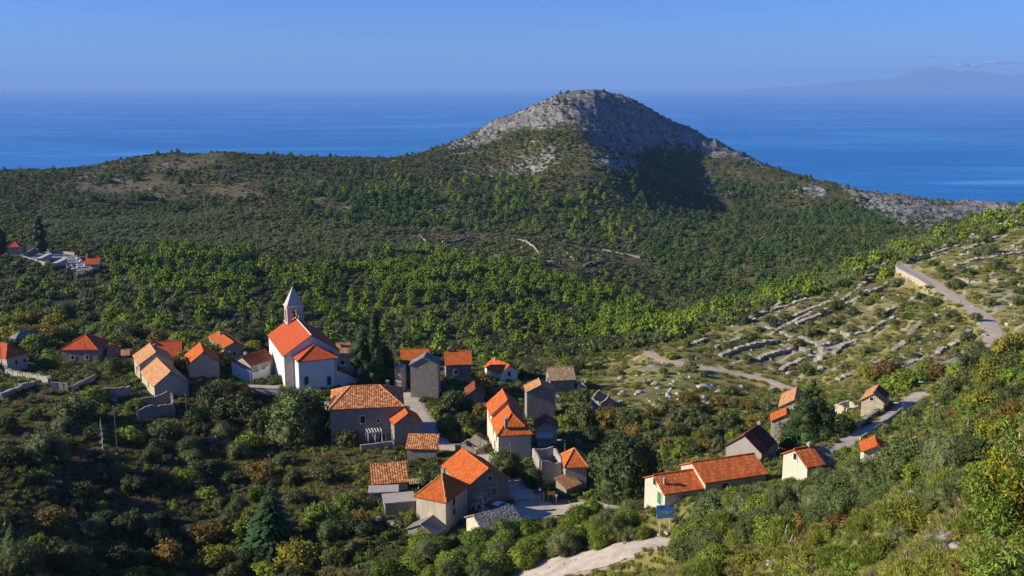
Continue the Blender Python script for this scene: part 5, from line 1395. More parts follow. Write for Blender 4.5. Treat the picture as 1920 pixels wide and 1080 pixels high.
KD = {
 'oak':   Kind('oak_tree', 'tree', 'dense round evergreen oaks', [(bush(300+i, 3.6, 5.6, 8000, .34, .20, LM['oak'], 26, 'crown', 2, .78, .10), TR(300+i, 5, .28)) for i in range(2)]),
 'olive': Kind('olive_tree', 'tree', 'olive trees on the hillsides', [(bush(310+i, 2.1, 2.7, 1500, .26, .11, LM['olive'], 9, 'crown', 1, .74, .12), TR(310+i, 2.2, .16)) for i in range(4)]),
 'holm':  Kind('holm_bush', 'shrub', 'dark rounded shrubs', [(bush(320+i, 1.7, 2.1, 1500, .22, .13, LM['scrub'], 9, 'foliage', 1, .76, .14), None) for i in range(4)]),
 'green': Kind('green_shrub', 'shrub', 'bright green shrubs', [(bush(330+i, 1.5, 1.9, 1500, .22, .13, LM['green'], 9, 'foliage', 1, .72, .13), None) for i in range(3)]),
 'rust':  Kind('autumn_shrub', 'shrub', 'shrubs turning brown and yellow', [(bush(340+i, 1.6, 2.2, 1300, .20, .12, LM['rust'], 9, 'foliage', 1, .60, .14), None) for i in range(3)]),
 'yel':   Kind('yellowing_shrub', 'shrub', 'shrubs turning brown and yellow', [(bush(345+i, 1.6, 2.0, 1500, .22, .12, LM['yellow'], 9, 'foliage', 1, .66, .14), None) for i in range(2)]),
 'pine':  Kind('pine_tree', 'tree', 'young bright pines', [(conifer(350+i, 2.3, 6.2, 1500, .42, .20, LM['pine'], 6, .75, zb=.3), TR(350+i, 5, .16)) for i in range(4)]),
 'heath': Kind('heath_bush', 'shrub', 'spiky green heath bushes on the near slope', [(shoots_bush(360+i, 1.3, 1.4, 6500, .016, LM['heath']), None) for i in range(3)]),
 'lent':  Kind('mastic_bush', 'shrub', 'dense leafy bushes on the near slope', [(bush(370+i, 1.7, 2.2, 8000, .14, .075, LM['oak'], 16, 'foliage', 2, .80, .13), None) for i in range(3)]),
 'nolive':Kind('wild_olive_bush', 'shrub', 'grey green bushes on the near slope', [(bush(380+i, 1.7, 2.4, 8000, .15, .045, LM['olive'], 16, 'foliage', 2, .74, .13), None) for i in range(3)]),
 'leafy': Kind('leafy_bush', 'shrub', 'bright leafy bushes on the near slope', [(bush(390+i, 1.5, 1.8, 6500, .14, .08, LM['green'], 14, 'foliage', 2, .76, .15), None) for i in range(3)]),
 'spruce':Kind('spruce_tree', 'tree', 'dark spruces in the gully', [(spruce(400+i, 2.9, 8.0, LM['spruce'], 40, zb=.2), TR(400+i, 7, .2, top=.8, limbs=0)) for i in range(2)]),
}
def clear_of_buildings(x, y, pad):
    for cx, cy, e, c, hl, hw in FOOT:
        dx, dy = x - cx, y - cy
        if abs(dx*e.x + dy*e.y) < hl + pad and abs(dx*c.x + dy*c.y) < hw + pad: return False
    return True
def ok_spot(p, pad=1.0): return p is not None and clear_of_buildings(p.x, p.y, pad) and not near_road(p.x, p.y, pad)
def put_px(kind, desc, px, py, wpx, aspect=1.0, v=None, natural=None):
    """stand a plant whose foot is at a picture point, sized by its width in the picture"""
    p = hit(px, py)
    if p is None: return None
    d = (p - CAM).dot(FWD)
    w = wpx * d / FPX
    nat = {'oak':7.2,'olive':4.2,'holm':3.4,'green':3.0,'rust':3.2,'yel':3.2,'pine':4.2,'heath':2.6,'lent':3.4,'nolive':3.4,'leafy':3.0,'spruce':5.4}[kind]
    return KD[kind].put(desc, p - Vector((0, 0, 0.1)), w / nat, v=v, sz=aspect)

# ------------------------------------------------------------------ plants one can pick out in the photograph (foot column, row, width)
put_px('oak', 'great dark round oak tree', 562, 828, 142, 1.06, 0)
put_px('oak', 'great round olive green tree', 1172, 934, 168, 1.12, 1)
put_px('oak', 'round green tree', 948, 892, 70, 1.05, 0)
put_px('oak', 'round green tree', 1000, 908, 62, .80, 1)
put_px('rust', 'brown leafed walnut tree', 905, 742, 70, 1.15, 0)
put_px('yel', 'spreading green walnut tree', 382, 690, 105, .85, 0)
put_px('yel', 'spreading green walnut tree', 440, 672, 60, .8, 1)
put_px('green', 'round green fig', 781, 693, 30, 1.0, 0)
put_px('green', 'dense green fig bush', 178, 755, 66, .95, 1)
put_px('holm', 'olive green bush', 455, 745, 44, 1.3, 0)
put_px('rust', 'yellow brown ivy bush', 455, 752, 40, 1.3, 1)
put_px('yel', 'ivy covered bush on a wall corner', 771, 985, 34, 1.7, 0)
for px, py, w, k, d in [(90,872,104,'nolive','large grey green bush'),(22,868,70,'holm','dark green bush'),(184,895,52,'olive','sparse olive coloured bush'),(347,912,64,'green','rounded bright green bush'),(372,895,70,'holm','dark green bush'),
    (97,985,74,'rust','rounded rust coloured bush'),(282,990,44,'green','upright pale green bush'),(197,985,54,'holm','dark green bush'),(390,1010,70,'rust','sparse brown autumn bush'),(466,1005,70,'green','pale green bush'),
    (390,940,50,'green','bright green bush'),(480,935,56,'green','bright green bush'),(557,945,62,'holm','dark green bush'),(612,905,70,'holm','dark green bush'),(464,850,64,'green','bright green bush'),(63,785,42,'green','small bright green bush'),
    (140,790,100,'holm','low dark spreading bush'),(310,830,90,'holm','low dark spreading bush'),(420,825,60,'nolive','grey green bush'),(300,850,60,'holm','dark green bush'),(45,1072,110,'nolive','grey green bush'),(135,1078,90,'nolive','grey green bush'),
    (315,1062,84,'rust','brown autumn bush'),(400,1060,74,'yel','yellow brown bush'),(475,1065,70,'holm','dark green bush'),(560,1060,96,'yel','yellow brown bush'),(625,1055,60,'green','bright green bush'),(600,985,80,'green','pale green bush'),
    (655,1000,70,'holm','dark green bush'),(20,985,60,'holm','dark green bush'),(440,905,50,'holm','dark green bush'),(230,1000,60,'holm','dark green bush'),(150,930,60,'holm','dark green bush'),(650,815,46,'nolive','grey green bush'),
    (820,915,90,'holm','broad dark green bush'),(620,1010,70,'lent','dark green bush'),(685,1000,60,'holm','dark green bush'),(540,870,50,'holm','dark green bush'),(655,835,60,'holm','dark bush'),(400,770,60,'holm','dark green bush'),(480,790,60,'holm','dark green bush')]:
    put_px(k, d, px, py, w, random.uniform(.85, 1.1))
for px, py, w, k in [(1292,1054,92,'lent'),(1270,1030,50,'leafy'),(1322,1036,84,'nolive'),(1300,1000,60,'lent'),(1345,1062,80,'leafy'),(1275,1003,34,'leafy'),(1205,1006,40,'leafy'),(1180,1012,44,'nolive')]: put_px(k, 'leafy roadside bush', px, py, w)
for px, py, w, k in [(1700,905,150,'lent'),(1775,892,132,'nolive'),(1625,925,120,'nolive'),(1560,945,110,'lent'),(1470,962,90,'nolive'),(1735,915,110,'leafy'),(1830,870,90,'lent'),(1692,800,34,'green'),(1672,815,38,'holm'),(1655,838,40,'green'),(1722,782,34,'holm'),(1640,902,62,'nolive'),(1668,896,56,'leafy'),(1612,905,50,'lent'),(1590,880,36,'leafy'),(1690,868,60,'nolive'),(1585,850,30,'green'),(1540,905,50,'nolive'),(1480,915,40,'leafy')]: put_px(k, 'leafy bush', px, py, w)
put_px('spruce', 'dark blue green spruce tree', 512, 1032, 92, 1.02, 0)
put_px('spruce', 'small dark spruce tree', 28, 1050, 56, .95, 1)
put_px('pine', 'lone bright green pine tree', 272, 583, 38, 1.0, 0)
OLV = [(1405,270),(1555,305),(1725,200),(1700,140),(1210,385),(1000,440),(900,390),(760,540),(570,570),(500,590),(700,660),(620,640),(830,605),(950,545),(1060,490),(1270,515),(1180,600),(1420,495),(1500,560),(1570,590),(1690,640),(1650,580),(1610,700),(1660,735),(1050,620),(940,650),(1300,710),(1480,650),(1030,760),(1060,840),(700,880),(910,850),(660,730),(360,800),(110,890),(40,860),(260,1000),(520,990),(120,980),(1280,790),(1200,840),(1720,500),(1650,460),(1800,390),(1750,420),(1880,490),(1770,290),(1590,320),(1640,210),(1480,345),(1540,400),(1850,330),(1890,420),(1340,460),(870,520),(1110,560),(1380,600),(1430,700),(1150,700),(850,700),(430,640),(380,690),(250,740),(330,590)]
for x, y in OLV:
    px, py = 1280 + x/3 + random.uniform(-2, 2), 400 + y/3 + 9
    p = hit(px, py)
    if ok_spot(p, 0.5): put_px('olive' if random.random() < .75 else 'holm', 'dark rounded olive bush' if random.random() < 2 else '', px, py, random.uniform(24, 42), random.uniform(.75, 1.0))
for px, py, w, k, dsc in [(400,765,80,'holm','big dark green tree'),(445,792,84,'holm','big dark green tree'),(492,806,70,'holm','big dark green tree'),(372,800,60,'holm','big dark green tree'),(420,745,56,'holm','big dark green tree'),
    (62,655,54,'green','bright green garden tree'),(20,640,60,'yel','yellow green garden tree'),(95,690,46,'green','bright green garden tree'),(214,700,44,'holm','dark garden tree'),(236,640,60,'holm','dark garden tree'),(70,640,50,'rust','brown garden tree'),
    (345,655,56,'green','bright green garden tree'),(478,648,50,'holm','dark garden tree'),(520,720,34,'holm','dark churchyard tree'),(120,600,60,'olive','grey olive tree'),(215,610,56,'green','green garden tree'),(660,835,44,'olive','grey green olive tree'),
    (850,770,70,'holm','dark garden tree'),(880,815,66,'holm','dark garden tree'),(845,810,50,'green','green garden tree'),(905,780,44,'rust','brown garden tree'),(1090,800,70,'holm','dark thicket tree'),(1140,800,64,'rust','yellow brown thicket tree'),(1110,830,60,'holm','dark thicket tree'),(1060,800,44,'green','green thicket tree')]:
    p = hit(px, py)
    if ok_spot(p, .8): put_px(k, dsc, px, py, w, random.uniform(1.0, 1.35))
# ------------------------------------------------------------------ the rest of the individual shrubs, strewn by zone
taken = [(o.location.x, o.location.y) for o, _ in PLANTS]
def strew(n, poly, choices, wr, mind, rmin=12.0, pad=0.6, seed=1, asp=(.85, 1.1), tries=14):
    rng = random.Random(seed); xs = [p[0] for p in poly]; ys = [p[1] for p in poly]; done = []; t = 0
    while len(done) < n and t < n * tries:
        t += 1; px, py = rng.uniform(min(xs), max(xs)), rng.uniform(min(ys), max(ys))
        if not inpoly(np.array([px]), np.array([py]), poly)[0]: continue
        if any((px-a)**2 + ((py-b)*1.6)**2 < mind**2 for a, b in done): continue
        if 1185 < px < 1300 and 955 < py < 1062: continue
        p = hit(px, py, rmin)
        if not ok_spot(p, pad): continue
        s = rng.random() * sum(c[2] for c in choices)
        for k, d, w in choices:
            s -= w
            if s <= 0: break
        random.seed(rng.random()); put_px(k, d, px, py, rng.uniform(*wr), rng.uniform(*asp)); done.append((px, py))
    return len(done)
RHZ = [(1110,690),(1230,655),(1400,600),(1550,545),(1690,500),(1800,450),(1930,405),(1930,640),(1860,690),(1760,740),(1640,735),(1520,745),(1400,750),(1230,800),(1100,730)]
strew(46, RHZ, [('holm','dark green hillside shrub',4),('green','bright green hillside shrub',3),('olive','dark rounded olive bush',3),('yel','yellow green hillside shrub',2)], (14, 30), 26, seed=2)
RLOW = [(1560,730),(1700,700),(1800,690),(1930,650),(1930,770),(1850,850),(1800,800),(1760,760),(1640,720)]
strew(46, RLOW, [('yel','yellowing thicket shrub',4),('green','bright green thicket shrub',3),('holm','dark thicket shrub',3),('rust','brown thicket shrub',1)], (36, 80), 30, seed=3)
MID = [(1060,780),(1180,790),(1300,760),(1450,760),(1440,800),(1370,840),(1280,870),(1240,850),(1150,800)]
strew(40, MID, [('holm','dark thicket shrub',4),('rust','yellow brown thicket shrub',3),('green','green thicket shrub',2),('olive','grey olive tree',2)], (28, 56), 24, seed=4)
VIL = [(860,760),(920,760),(930,840),(860,830),(790,780)]
strew(20, VIL, [('holm','dark garden shrub',4),('green','green garden shrub',2)], (24, 44), 22, seed=5)
VIL2 = [(0,600),(260,610),(330,640),(480,640),(500,660),(460,690),(230,700),(210,640),(60,650),(0,630)]
strew(52, VIL2, [('yel','yellow green garden tree',3),('green','green garden tree',3),('holm','dark garden shrub',2),('rust','brown garden shrub',2)], (28, 62), 22, seed=6)
VIL3 = [(640,660),(760,640),(900,650),(1000,690),(1080,690),(1100,760),(1040,720),(960,715),(880,665),(760,655),(700,690)]
strew(40, VIL3, [('olive','grey olive tree',3),('green','green garden tree',2),('holm','dark garden shrub',3)], (24, 48), 19, seed=7)
LLZ = [(0,760),(250,770),(340,800),(520,840),(640,870),(690,960),(760,1010),(800,1095),(0,1095)]
strew(84, LLZ, [('holm','dark green slope shrub',5),('nolive','grey green slope shrub',2),('green','green slope shrub',2),('rust','brown slope shrub',.25),('yel','yellow green slope shrub',.4)], (18, 72), 27, seed=8)
F1 = [(760,1040),(900,1020),(1000,1000),(1100,970),(1200,960),(1230,1000),(1130,1030),(1000,1060),(940,1095),(700,1095)]
strew(52, F1, [('leafy','bright green leafy bush',5),('nolive','grey green leafy bush',2),('lent','dark green leafy bush',2)], (44, 86), 30, seed=9)
F2 = [(1215,1000),(1290,992),(1340,972),(1420,965),(1500,968),(1560,950),(1640,918),(1700,885),(1800,860),(1850,910),(1700,960),(1500,1000),(1330,1060),(1265,1060)]
strew(78, F2, [('nolive','grey green bush',4),('lent','dark green mastic bush',4),('leafy','bright green leafy bush',2),('rust','russet bush',.5),('heath','spiky heath bush',1)], (60, 120), 36, seed=10)
F2B = [(1330,962),(1420,945),(1480,935),(1560,930),(1640,895),(1700,870),(1640,880),(1560,895),(1480,925),(1400,935),(1340,945)]
strew(34, F2B, [('nolive','grey green low bush',4),('leafy','bright green low bush',3),('lent','dark green low bush',2)], (26, 46), 18, seed=15)
F3 = [(1290,1060),(1500,990),(1700,950),(1850,900),(1935,870),(1935,1095),(1270,1095)]
strew(78, F3, [('heath','spiky green heath bush',8),('leafy','bright green leafy bush',2),('nolive','grey green bush',1.6),('rust','russet heath bush',.8),('yel','yellow green bush',1)], (34, 110), 40, seed=11, asp=(.7, 1.0))
# bright young pines of the wood behind the church: the nearest ones as single trees
PW = [(480,560),(640,545),(760,560),(980,600),(1080,640),(960,650),(760,600),(560,600),(430,600),(300,560),(240,520),(330,500),(480,520)]
strew(70, PW, [('pine','young bright green pine tree',1)], (14, 26), 20, rmin=240, seed=12, asp=(.75, 1.05))

# ------------------------------------------------------------------ cypresses, bare trees, saplings
def single(name, label, cat, me_, loc, trunk=None, scale=1.0, rz=0.0, part='crown'):
    if trunk is None:
        o = tag(link(name, me_), label, cat); o.location = loc; o.scale = (scale,)*3; o.rotation_euler = (0,0,rz); return o
    return tree_thing(name, label, cat, loc, me_, trunk, None, (scale,)*3, rz)
def px_size(px, py, n): p = hit(px, py); return p, n * (p - CAM).dot(FWD) / FPX
p, s = px_size(707, 728, 1.0)
single('cypress_tree', 'slender tall green cypress beside the church', 'tree', column(500, 17*s, 150*s, 5200, .42, .16, LM['cyp'].copy() if False else LM['cyp'], zb=.3), p, TR(500, 8, .3, limbs=0))
p, s = px_size(686, 722, 1.0)
single('cypress_tree', 'dark spreading cypress just right of the church roof', 'tree', bush(501, 40*s, 112*s, 7000, .42, .20, LM['cyp'], 26, 'crown', 2, .8, zb=.6), p, TR(501, 7, .4))
p, s = px_size(724, 722, 1.0)
single('cypress_tree', 'dark bushy cypress behind the slender one', 'tree', bush(502, 24*s, 84*s, 4200, .42, .20, LM['cyp'], 18, 'crown', 2, .8, zb=.4), p, TR(502, 6, .3))
p, s = px_size(1518, 838, 1.0)
single('cypress_tree', 'great dark layered cypress among the eastern houses', 'tree', conifer(503, 52*s, 128*s, 12000, .40, .18, LM['cyp'], 8, .95, zb=.2, core=.8), p, TR(503, 9, .5))
p, s = px_size(1585, 815, 1.0)
single('ivy_bush', 'dark shaded bush beside the great cypress and the lane', 'shrub', bush(504, 24*s, 40*s, 2400, .30, .18, LM['cyp'], 10, 'foliage', 1, .8), p)
p, s = px_size(78, 478, 1.0)
single('cypress_tree', 'tall dark cypress in the cemetery', 'tree', column(505, 17*s, 64*s, 2600, .7, .3, LM['cyp'], zb=1.2, taper=.35), p, TR(505, 9, .5, limbs=0))
p, s = px_size(4, 482, 1.0)
single('cypress_tree', 'dark cypress at the picture edge beside the cemetery house', 'tree', column(506, 15*s, 50*s, 2000, .7, .3, LM['cyp'], zb=.8, taper=.4), p, TR(506, 8, .5, limbs=0))
for px, py, hpx, sd, lab in [(905, 968, 62, 1, 'bare pale fig tree in front of the big stone barn'), (1083, 735, 44, 2, 'bare grey tree behind the eastern houses'), (1040, 770, 40, 3, 'bare grey shrub at the foot of the tall eastern house')]:
    p, s = px_size(px, py, 1.0); H = hpx * s
    tag(link('bare_tree', mb_mesh(branchwork(510 + sd, H, H * .06, 5, .3, .85, .3), 'bare_tree', GREYBARK), p), lab, 'tree')
for px, py, hpx, sd, lab in [(186, 712, 54, 5, 'bare dark almond tree in front of the hipped farmhouse'), (130, 712, 50, 6, 'half bare almond tree left of the dark almond')]:
    p, s = px_size(px, py, 1.0); H = hpx * s
    t = thing('almond_tree', lab, 'tree', p); link('trunk', mb_mesh(branchwork(510 + sd, H*.95, H * .05, 4, .35, .8, .3), 'trunk', BARK), parent=t)
    link('crown', bush(520 + sd, H*.62, H, 900, .20, .07, LM['yellow'] if sd == 6 else LM['olive'], 11, 'crown', 1, .5, core=False, zb=H*.25), parent=t)
def snag(px, py, hpx, label, name='dead_tree'):
    p, s = px_size(px, py, 1.0); H = hpx * s; mb = MB(); rg = np.random.default_rng(int(px))
    mb.tube([(0,0,-.3),(0.02*H,0,H*.5),(0,0,H)], [H*.016, H*.011, H*.003], 6)
    for i in range(30):
        z = H * (0.12 + 0.85 * i / 30); L = H * .20 * (1 - i / 34); a = rg.uniform(0, 6.28); m = Vector((math.cos(a)*L*.6, math.sin(a)*L*.6, z - .02*H)); e = Vector((math.cos(a+.2)*L, math.sin(a+.2)*L, z - .01*H))
        mb.tube([(0.01*H,0,z), m, e], [H*.005, H*.003, H*.001], 4, cap=False)
    tag(link(name, mb_mesh(mb, name, GREYBARK), p), label, 'tree')
snag(193, 847, 66, 'dead grey conifer snag left of a pole on the dark slope')
snag(1812, 822, 40, 'small dead grey snag among green shrubs on the right')
def dead_branch():
    P = [at_y(px, py, 44.0 - .5*i) for i, (px, py) in enumerate([(1498,1078),(1522,1071),(1500,1064),(1488,1042),(1480,1018),(1473,1000),(1476,984)])]
    mb = MB(); mb.tube(P[1:], [.035,.04,.035,.03,.022,.012], 7); mb.tube([P[2], at_y(1483,1050,43), at_y(1470,1043,43)], [.03,.02,.01], 6); mb.tube([P[4], at_y(1486,1004,42), at_y(1490,1000,42)], [.02,.014,.006], 5)
    mb.tube([P[1], at_y(1528,1095,43)], [.035,.04], 6)
    tag(mb.build('dead_branch', GREYBARK, smooth=True), 'bleached crooked dead branch standing in the foreground heath', 'branch')
dead_branch()
def sapling(label, px, py_base, Y, H, Rr, seed, n, tall=1.0):
    g = at_y(px, py_base, Y); gz = float(ground(g.x, g.y)); top = at_y(px, py_base, Y).z
    t = thing('sapling', label, 'tree', (g.x, g.y, gz)); rng = np.random.default_rng(seed)
    z0 = g.z - gz                                  # height of the lowest leaves above the ground
    mb = MB(); leaves = []; tones = []
    for i in range(22):
        a = i * 2.4; q = Rr * math.sqrt((i + .5) / 22) * .9; e = Vector((q*math.cos(a), q*math.sin(a), z0 + H * (-.35 + 1.3 * rng.random() * (1 - .5 * q / Rr) + .06 * rng.normal())))
        s = Vector((0.03*math.cos(a), 0.03*math.sin(a), max(-.2, z0 - .25 - .5 * H))); m = s.lerp(e, .5) + Vector((.12*math.cos(a), .12*math.sin(a), .1))
        mb.tube([s, m, e], [.009, .006, .003], 5)
        for k in range(n):
            f = rng.uniform(.35, 1.05); b = s.lerp(m, f*2) if f < .5 else m.lerp(e, f*2-1)
            leaves.append(b + Vector(rng.normal(size=3) * .13 * Rr / .8)); tones.append(np.clip(.5 + .14*math.sin(i*1.7) + rng.normal(0,.15), 0, 1))
    mb.tube([(0,0,-.4),(0,0,max(.3, z0 - .2))], [.022,.014], 7); mb.build('trunk', BARK, t)
    P = np.array([tuple(v) for v in leaves]); N = len(P); d = unit(rng.normal(size=(N,3)) + np.array([0,0,.5])); tt = rng.normal(size=(N,3)); tt[:,2] -= .5; tt = unit(tt - d*np.sum(tt*d,1,keepdims=True)); b = np.cross(d, tt)
    L = (rng.uniform(.075, .135, N) * Rr / .8)[:, None]; W = L * .36
    V = np.stack([P - tt*L*.5, P - tt*L*.12 + b*W*.5 + d*.012, P + tt*L*.28 + b*W*.36 + d*.006, P + tt*L*.6, P + tt*L*.28 - b*W*.36 + d*.006, P - tt*L*.12 - b*W*.5 + d*.012], 1).reshape(-1,3)
    i6 = np.arange(6*N).reshape(N,6); F = np.concatenate([i6[:,[0,1,2,3]], i6[:,[0,3,4,5]]]); T = np.concatenate([tones, tones])
    yel = rng.random(N) < np.where(np.sin(P[:,0]*4+P[:,2]*3) > .70, .62, .05); red = (~yel) & (rng.random(N) < .03); mi = np.concatenate([np.where(yel,1,np.where(red,2,0))]*2)
    me_ = mesh_np('foliage', V, F, None, False, {'tone': ('FACE', T)}, mats=[LM['leaf'], LM['gold'], LM['redleaf']], midx=mi)
    link('foliage', me_, parent=t)
LM['leaf'] = leafmat('sapling_leaves', (0.17, 0.26, 0.03), (0.21, 0.29, 0.04), .45, .3, .35); LM['gold'] = leafmat('golden_leaves', (0.42, 0.36, 0.02), (0.46, 0.40, 0.03), .5, .3); LM['redleaf'] = leafmat('red_leaves', (0.30, 0.06, 0.015), (0.34, 0.09, 0.02), .5, .3)
sapling('broad leaved foreground sapling with golden yellow leaves at the right edge', 1893, 905, 13.0, 1.15, .52, 1, 230)
sapling('low leafy foreground sapling in the bottom right corner', 1895, 1090, 12.0, .95, .60, 2, 190)
sapling('bright leaf tips rising from below at the bottom left', 250, 1092, 9.0, .13, .11, 3, 10)

# ------------------------------------------------------------------ dry stone walls
def stone_wall(pix, label, h=1.2, th=0.7, name='terrace_wall', mat='dry', group='dry stone terrace walls', step=0.8, amp=0.25, rmin=12, cat='wall', sink=1.2, hs=None):
    P = [hit(a, b, rmin) for a, b in pix]; P = [q for q in P if q is not None]; mb = MB(); o = P[0].copy(); pt = []
    for i in range(len(P)-1):
        n = max(1, int((P[i+1]-P[i]).length / 4))
        for k in range(n): q = P[i].lerp(P[i+1], k/n); pt.append(Vector((q.x, q.y, float(ground(q.x, q.y)))))
    pt.append(P[-1])
    for i in range(len(pt)-1):
        a, b = pt[i]-o, pt[i+1]-o
        ragged_wall(mb, a, b, min(a.z, b.z)-sink, h, h, th, int(abs(pix[0][0]*7+pix[0][1]*3))+i, step, amp)
    return tag(mb.build(name, M[mat], loc=o), label, cat, group, 'thing')
TW_ = [[(1408,586),(1450,570),(1493,556),(1533,537)],[(1423,590),(1480,574),(1540,558)],[(1450,612),(1490,592),(1527,577),(1577,564),(1605,545),(1633,522)],[(1540,534),(1575,520),(1610,508),(1660,494)],[(1577,521),(1625,505),(1668,492)],[(1765,468),(1800,455),(1850,432),(1913,405)],
 [(1745,478),(1790,464),(1833,448),(1880,430),(1922,412)],[(1798,474),(1833,460),(1870,444)],[(1860,482),(1885,472),(1915,466)],[(1493,609),(1515,601),(1537,594)],[(1437,615),(1467,625),(1507,635),(1530,645),(1547,659)],[(1423,675),(1438,668),(1453,664),(1483,657)],[(1563,665),(1573,655),(1590,646),(1607,640)],[(1463,695),(1480,685),(1500,676),(1520,669)],[(1670,662),(1693,645),(1705,630),(1717,615),(1740,602),(1760,594)],
 [(1757,665),(1787,649),(1805,635),(1820,620)],[(1710,562),(1727,552),(1743,545)],[(1560,622),(1580,626),(1597,632)],[(1640,685),(1657,681),(1673,679)],[(1570,715),(1582,708),(1593,705)],[(1800,510),(1825,503),(1850,505)],[(1640,600),(1665,585),(1690,578)],[(1480,640),(1500,650),(1515,665)],[(1340,655),(1375,640),(1400,628)],[(1250,665),(1285,650),(1320,640)],[(1610,555),(1640,545),(1665,530)],[(1690,690),(1715,680),(1740,672)]]
TW_ += [[(1400,600),(1440,583),(1480,566),(1530,548),(1590,530),(1650,511),(1672,505)],[(1445,628),(1480,608),(1520,590),(1560,578),(1600,566),(1640,545)],[(1690,470),(1740,452),(1790,436),(1850,414),(1915,393)],[(1720,484),(1770,466),(1830,440),(1900,414)],[(1540,650),(1580,640),(1630,622),(1680,596)],[(1350,668),(1385,655),(1420,648),(1460,640)],[(1790,500),(1830,488),(1880,480),(1915,478)],[(1770,520),(1820,530),(1870,528),(1915,535)]]
TW_.sort(key=lambda q: q[0][0])
for i, q in enumerate(TW_): stone_wall(q, 'pale dry stone terrace wall on the sunny hill, %s from the left' % ordinal(i), random.uniform(.45, .85), 1.5, step=.55, amp=.32)
FT = [[(880,470),(905,468),(933,465)],[(960,450),(987,454),(1000,463),(1010,475)],[(1053,469),(1065,478),(1077,489)],[(787,442),(797,452),(807,462)],[(707,475),(728,473),(750,472)],[(1095,500),(1120,492),(1150,490)],[(830,455),(860,452),(880,446)],[(1010,490),(1050,496)],[(925,480),(980,486),(1020,484)],[(1130,470),(1170,478),(1200,484)]]
FT.sort(key=lambda q: q[0][0])
for i, q in enumerate(FT): stone_wall(q, 'grey field wall on the far olive slope, %s from the left' % ordinal(i), 1.3, 1.0, 'field_wall', group='field walls of the far slope', rmin=400, step=2.0)
stone_wall([(14,703),(50,712),(95,721)], 'tumbled dry stone wall below the western house', 1.5, 1.2, 'garden_wall', group=None)
stone_wall([(0,750),(37,735),(65,725)], 'lower tumbled stone wall at the left picture edge', 1.4, 1.2, 'garden_wall', group=None)
stone_wall([(96,733),(112,733),(128,735)], 'smooth grey garden wall beside a gate pillar', 1.9, .4, 'garden_wall', 'cement', None, 1.5, .05)
stone_wall([(134,735),(160,722),(180,712)], 'pinkish garden wall in front of the almond trees', 1.3, .4, 'garden_wall', 'cement', None, 1.5, .05)
stone_wall([(392,826),(410,830),(430,832),(440,818)], 'collapsed stone heap wall on the dark slope', 1.0, 1.4, 'stone_heap', group=None, amp=.5)
stone_wall([(186,748),(215,748),(245,744)], 'crumbling stone wall left of the stepped pair of houses', 2.4, .6, 'garden_wall', group=None)
stone_wall([(676,846),(705,842),(735,838)], 'low grey wall below the schoolhouse', 1.2, .5, 'garden_wall', 'cement', None, 1.5, .08)
stone_wall([(1605,805),(1630,786),(1652,772),(1678,752)], 'low stone kerb wall on the upper side of the lane', .7, .7, 'kerb_wall', group=None)
stone_wall([(1612,826),(1640,808),(1668,788),(1690,771)], 'low wall on the near side of the lane', .6, .3, 'kerb_wall', 'conc', None, 1.5, .05)
ruin('walled_yard', 'roofless walled yard in front of the streaky tiled stone house', frame_depth((257,764),(326,756),7,(257,784)), (.85,1.0,1.2,.85), 'stone', .5, 21)
ruin('roofless_house', 'broken white walls of a roofless house left of the maroon roof', frame_depth((434,680),(470,688),6,(434,706)), (1,.6,.7,.9), 'white', .4, 25)
ruin('ruined_house', 'small roofless grey ruin beside the lane above the big barn', frame_depth((854,836),(893,842),5,(854,850)), (.7,1,.8,.5), 'stone', .4, 27, 1.0)
# hairpin retaining wall and its guard rail
def hairpin():
    A, hw = ROADS['hill_road']; T = np.gradient(A[:, :2], axis=0); T /= np.linalg.norm(T, axis=1, keepdims=True); Nn = np.stack([-T[:,1], T[:,0]], 1)
    px, py = project(A[:,0], A[:,1], A[:,2]); side = np.sign(np.median((Nn[:,0]*(-1)))) or 1
    sel = [i for i in range(len(A)) if px[i] < 1760]
    E = [Vector((A[i,0] + side*Nn[i,0]*(hw+.45), A[i,1] + side*Nn[i,1]*(hw+.45), A[i,2])) for i in sel]
    # the side facing down the hill is the one nearer the camera's left
    mb = MB(); o = E[0].copy()
    for i in range(len(E)-1):
        a, b = E[i]-o, E[i+1]-o; d = (b-a); d.z = 0
        if d.length < .05: continue
        s = Vector((-d.y, d.x, 0)).normalized() * .3
        mb.hexa([a-s-Vector((0,0,5)), b-s-Vector((0,0,5)), b+s-Vector((0,0,5)), a+s-Vector((0,0,5)), a-s+Vector((0,0,.15)), b-s+Vector((0,0,.15)), b+s+Vector((0,0,.15)), a+s+Vector((0,0,.15))])
    tag(mb.build('retaining_wall', M['warm'], loc=o), 'tall pale retaining wall under the road hairpin', 'wall', None, 'thing')
    t = thing('guard_rail', 'thin grey guard rail round the outside of the road hairpin', 'railing', o); rl = MB(); po = None
    for dz in (.55, .95): rl.tube([e - o + Vector((0,0,dz)) for e in E[::3]], .05, 5)
    rl.build('rail', M['metal'], t); k = 0
    for e in E[::6]:
        m = MB(); m.tube([e-o, e-o+Vector((0,0,1.0))], .05, 5)
        m.build('post', M['metal'], t); k += 1
hairpin()

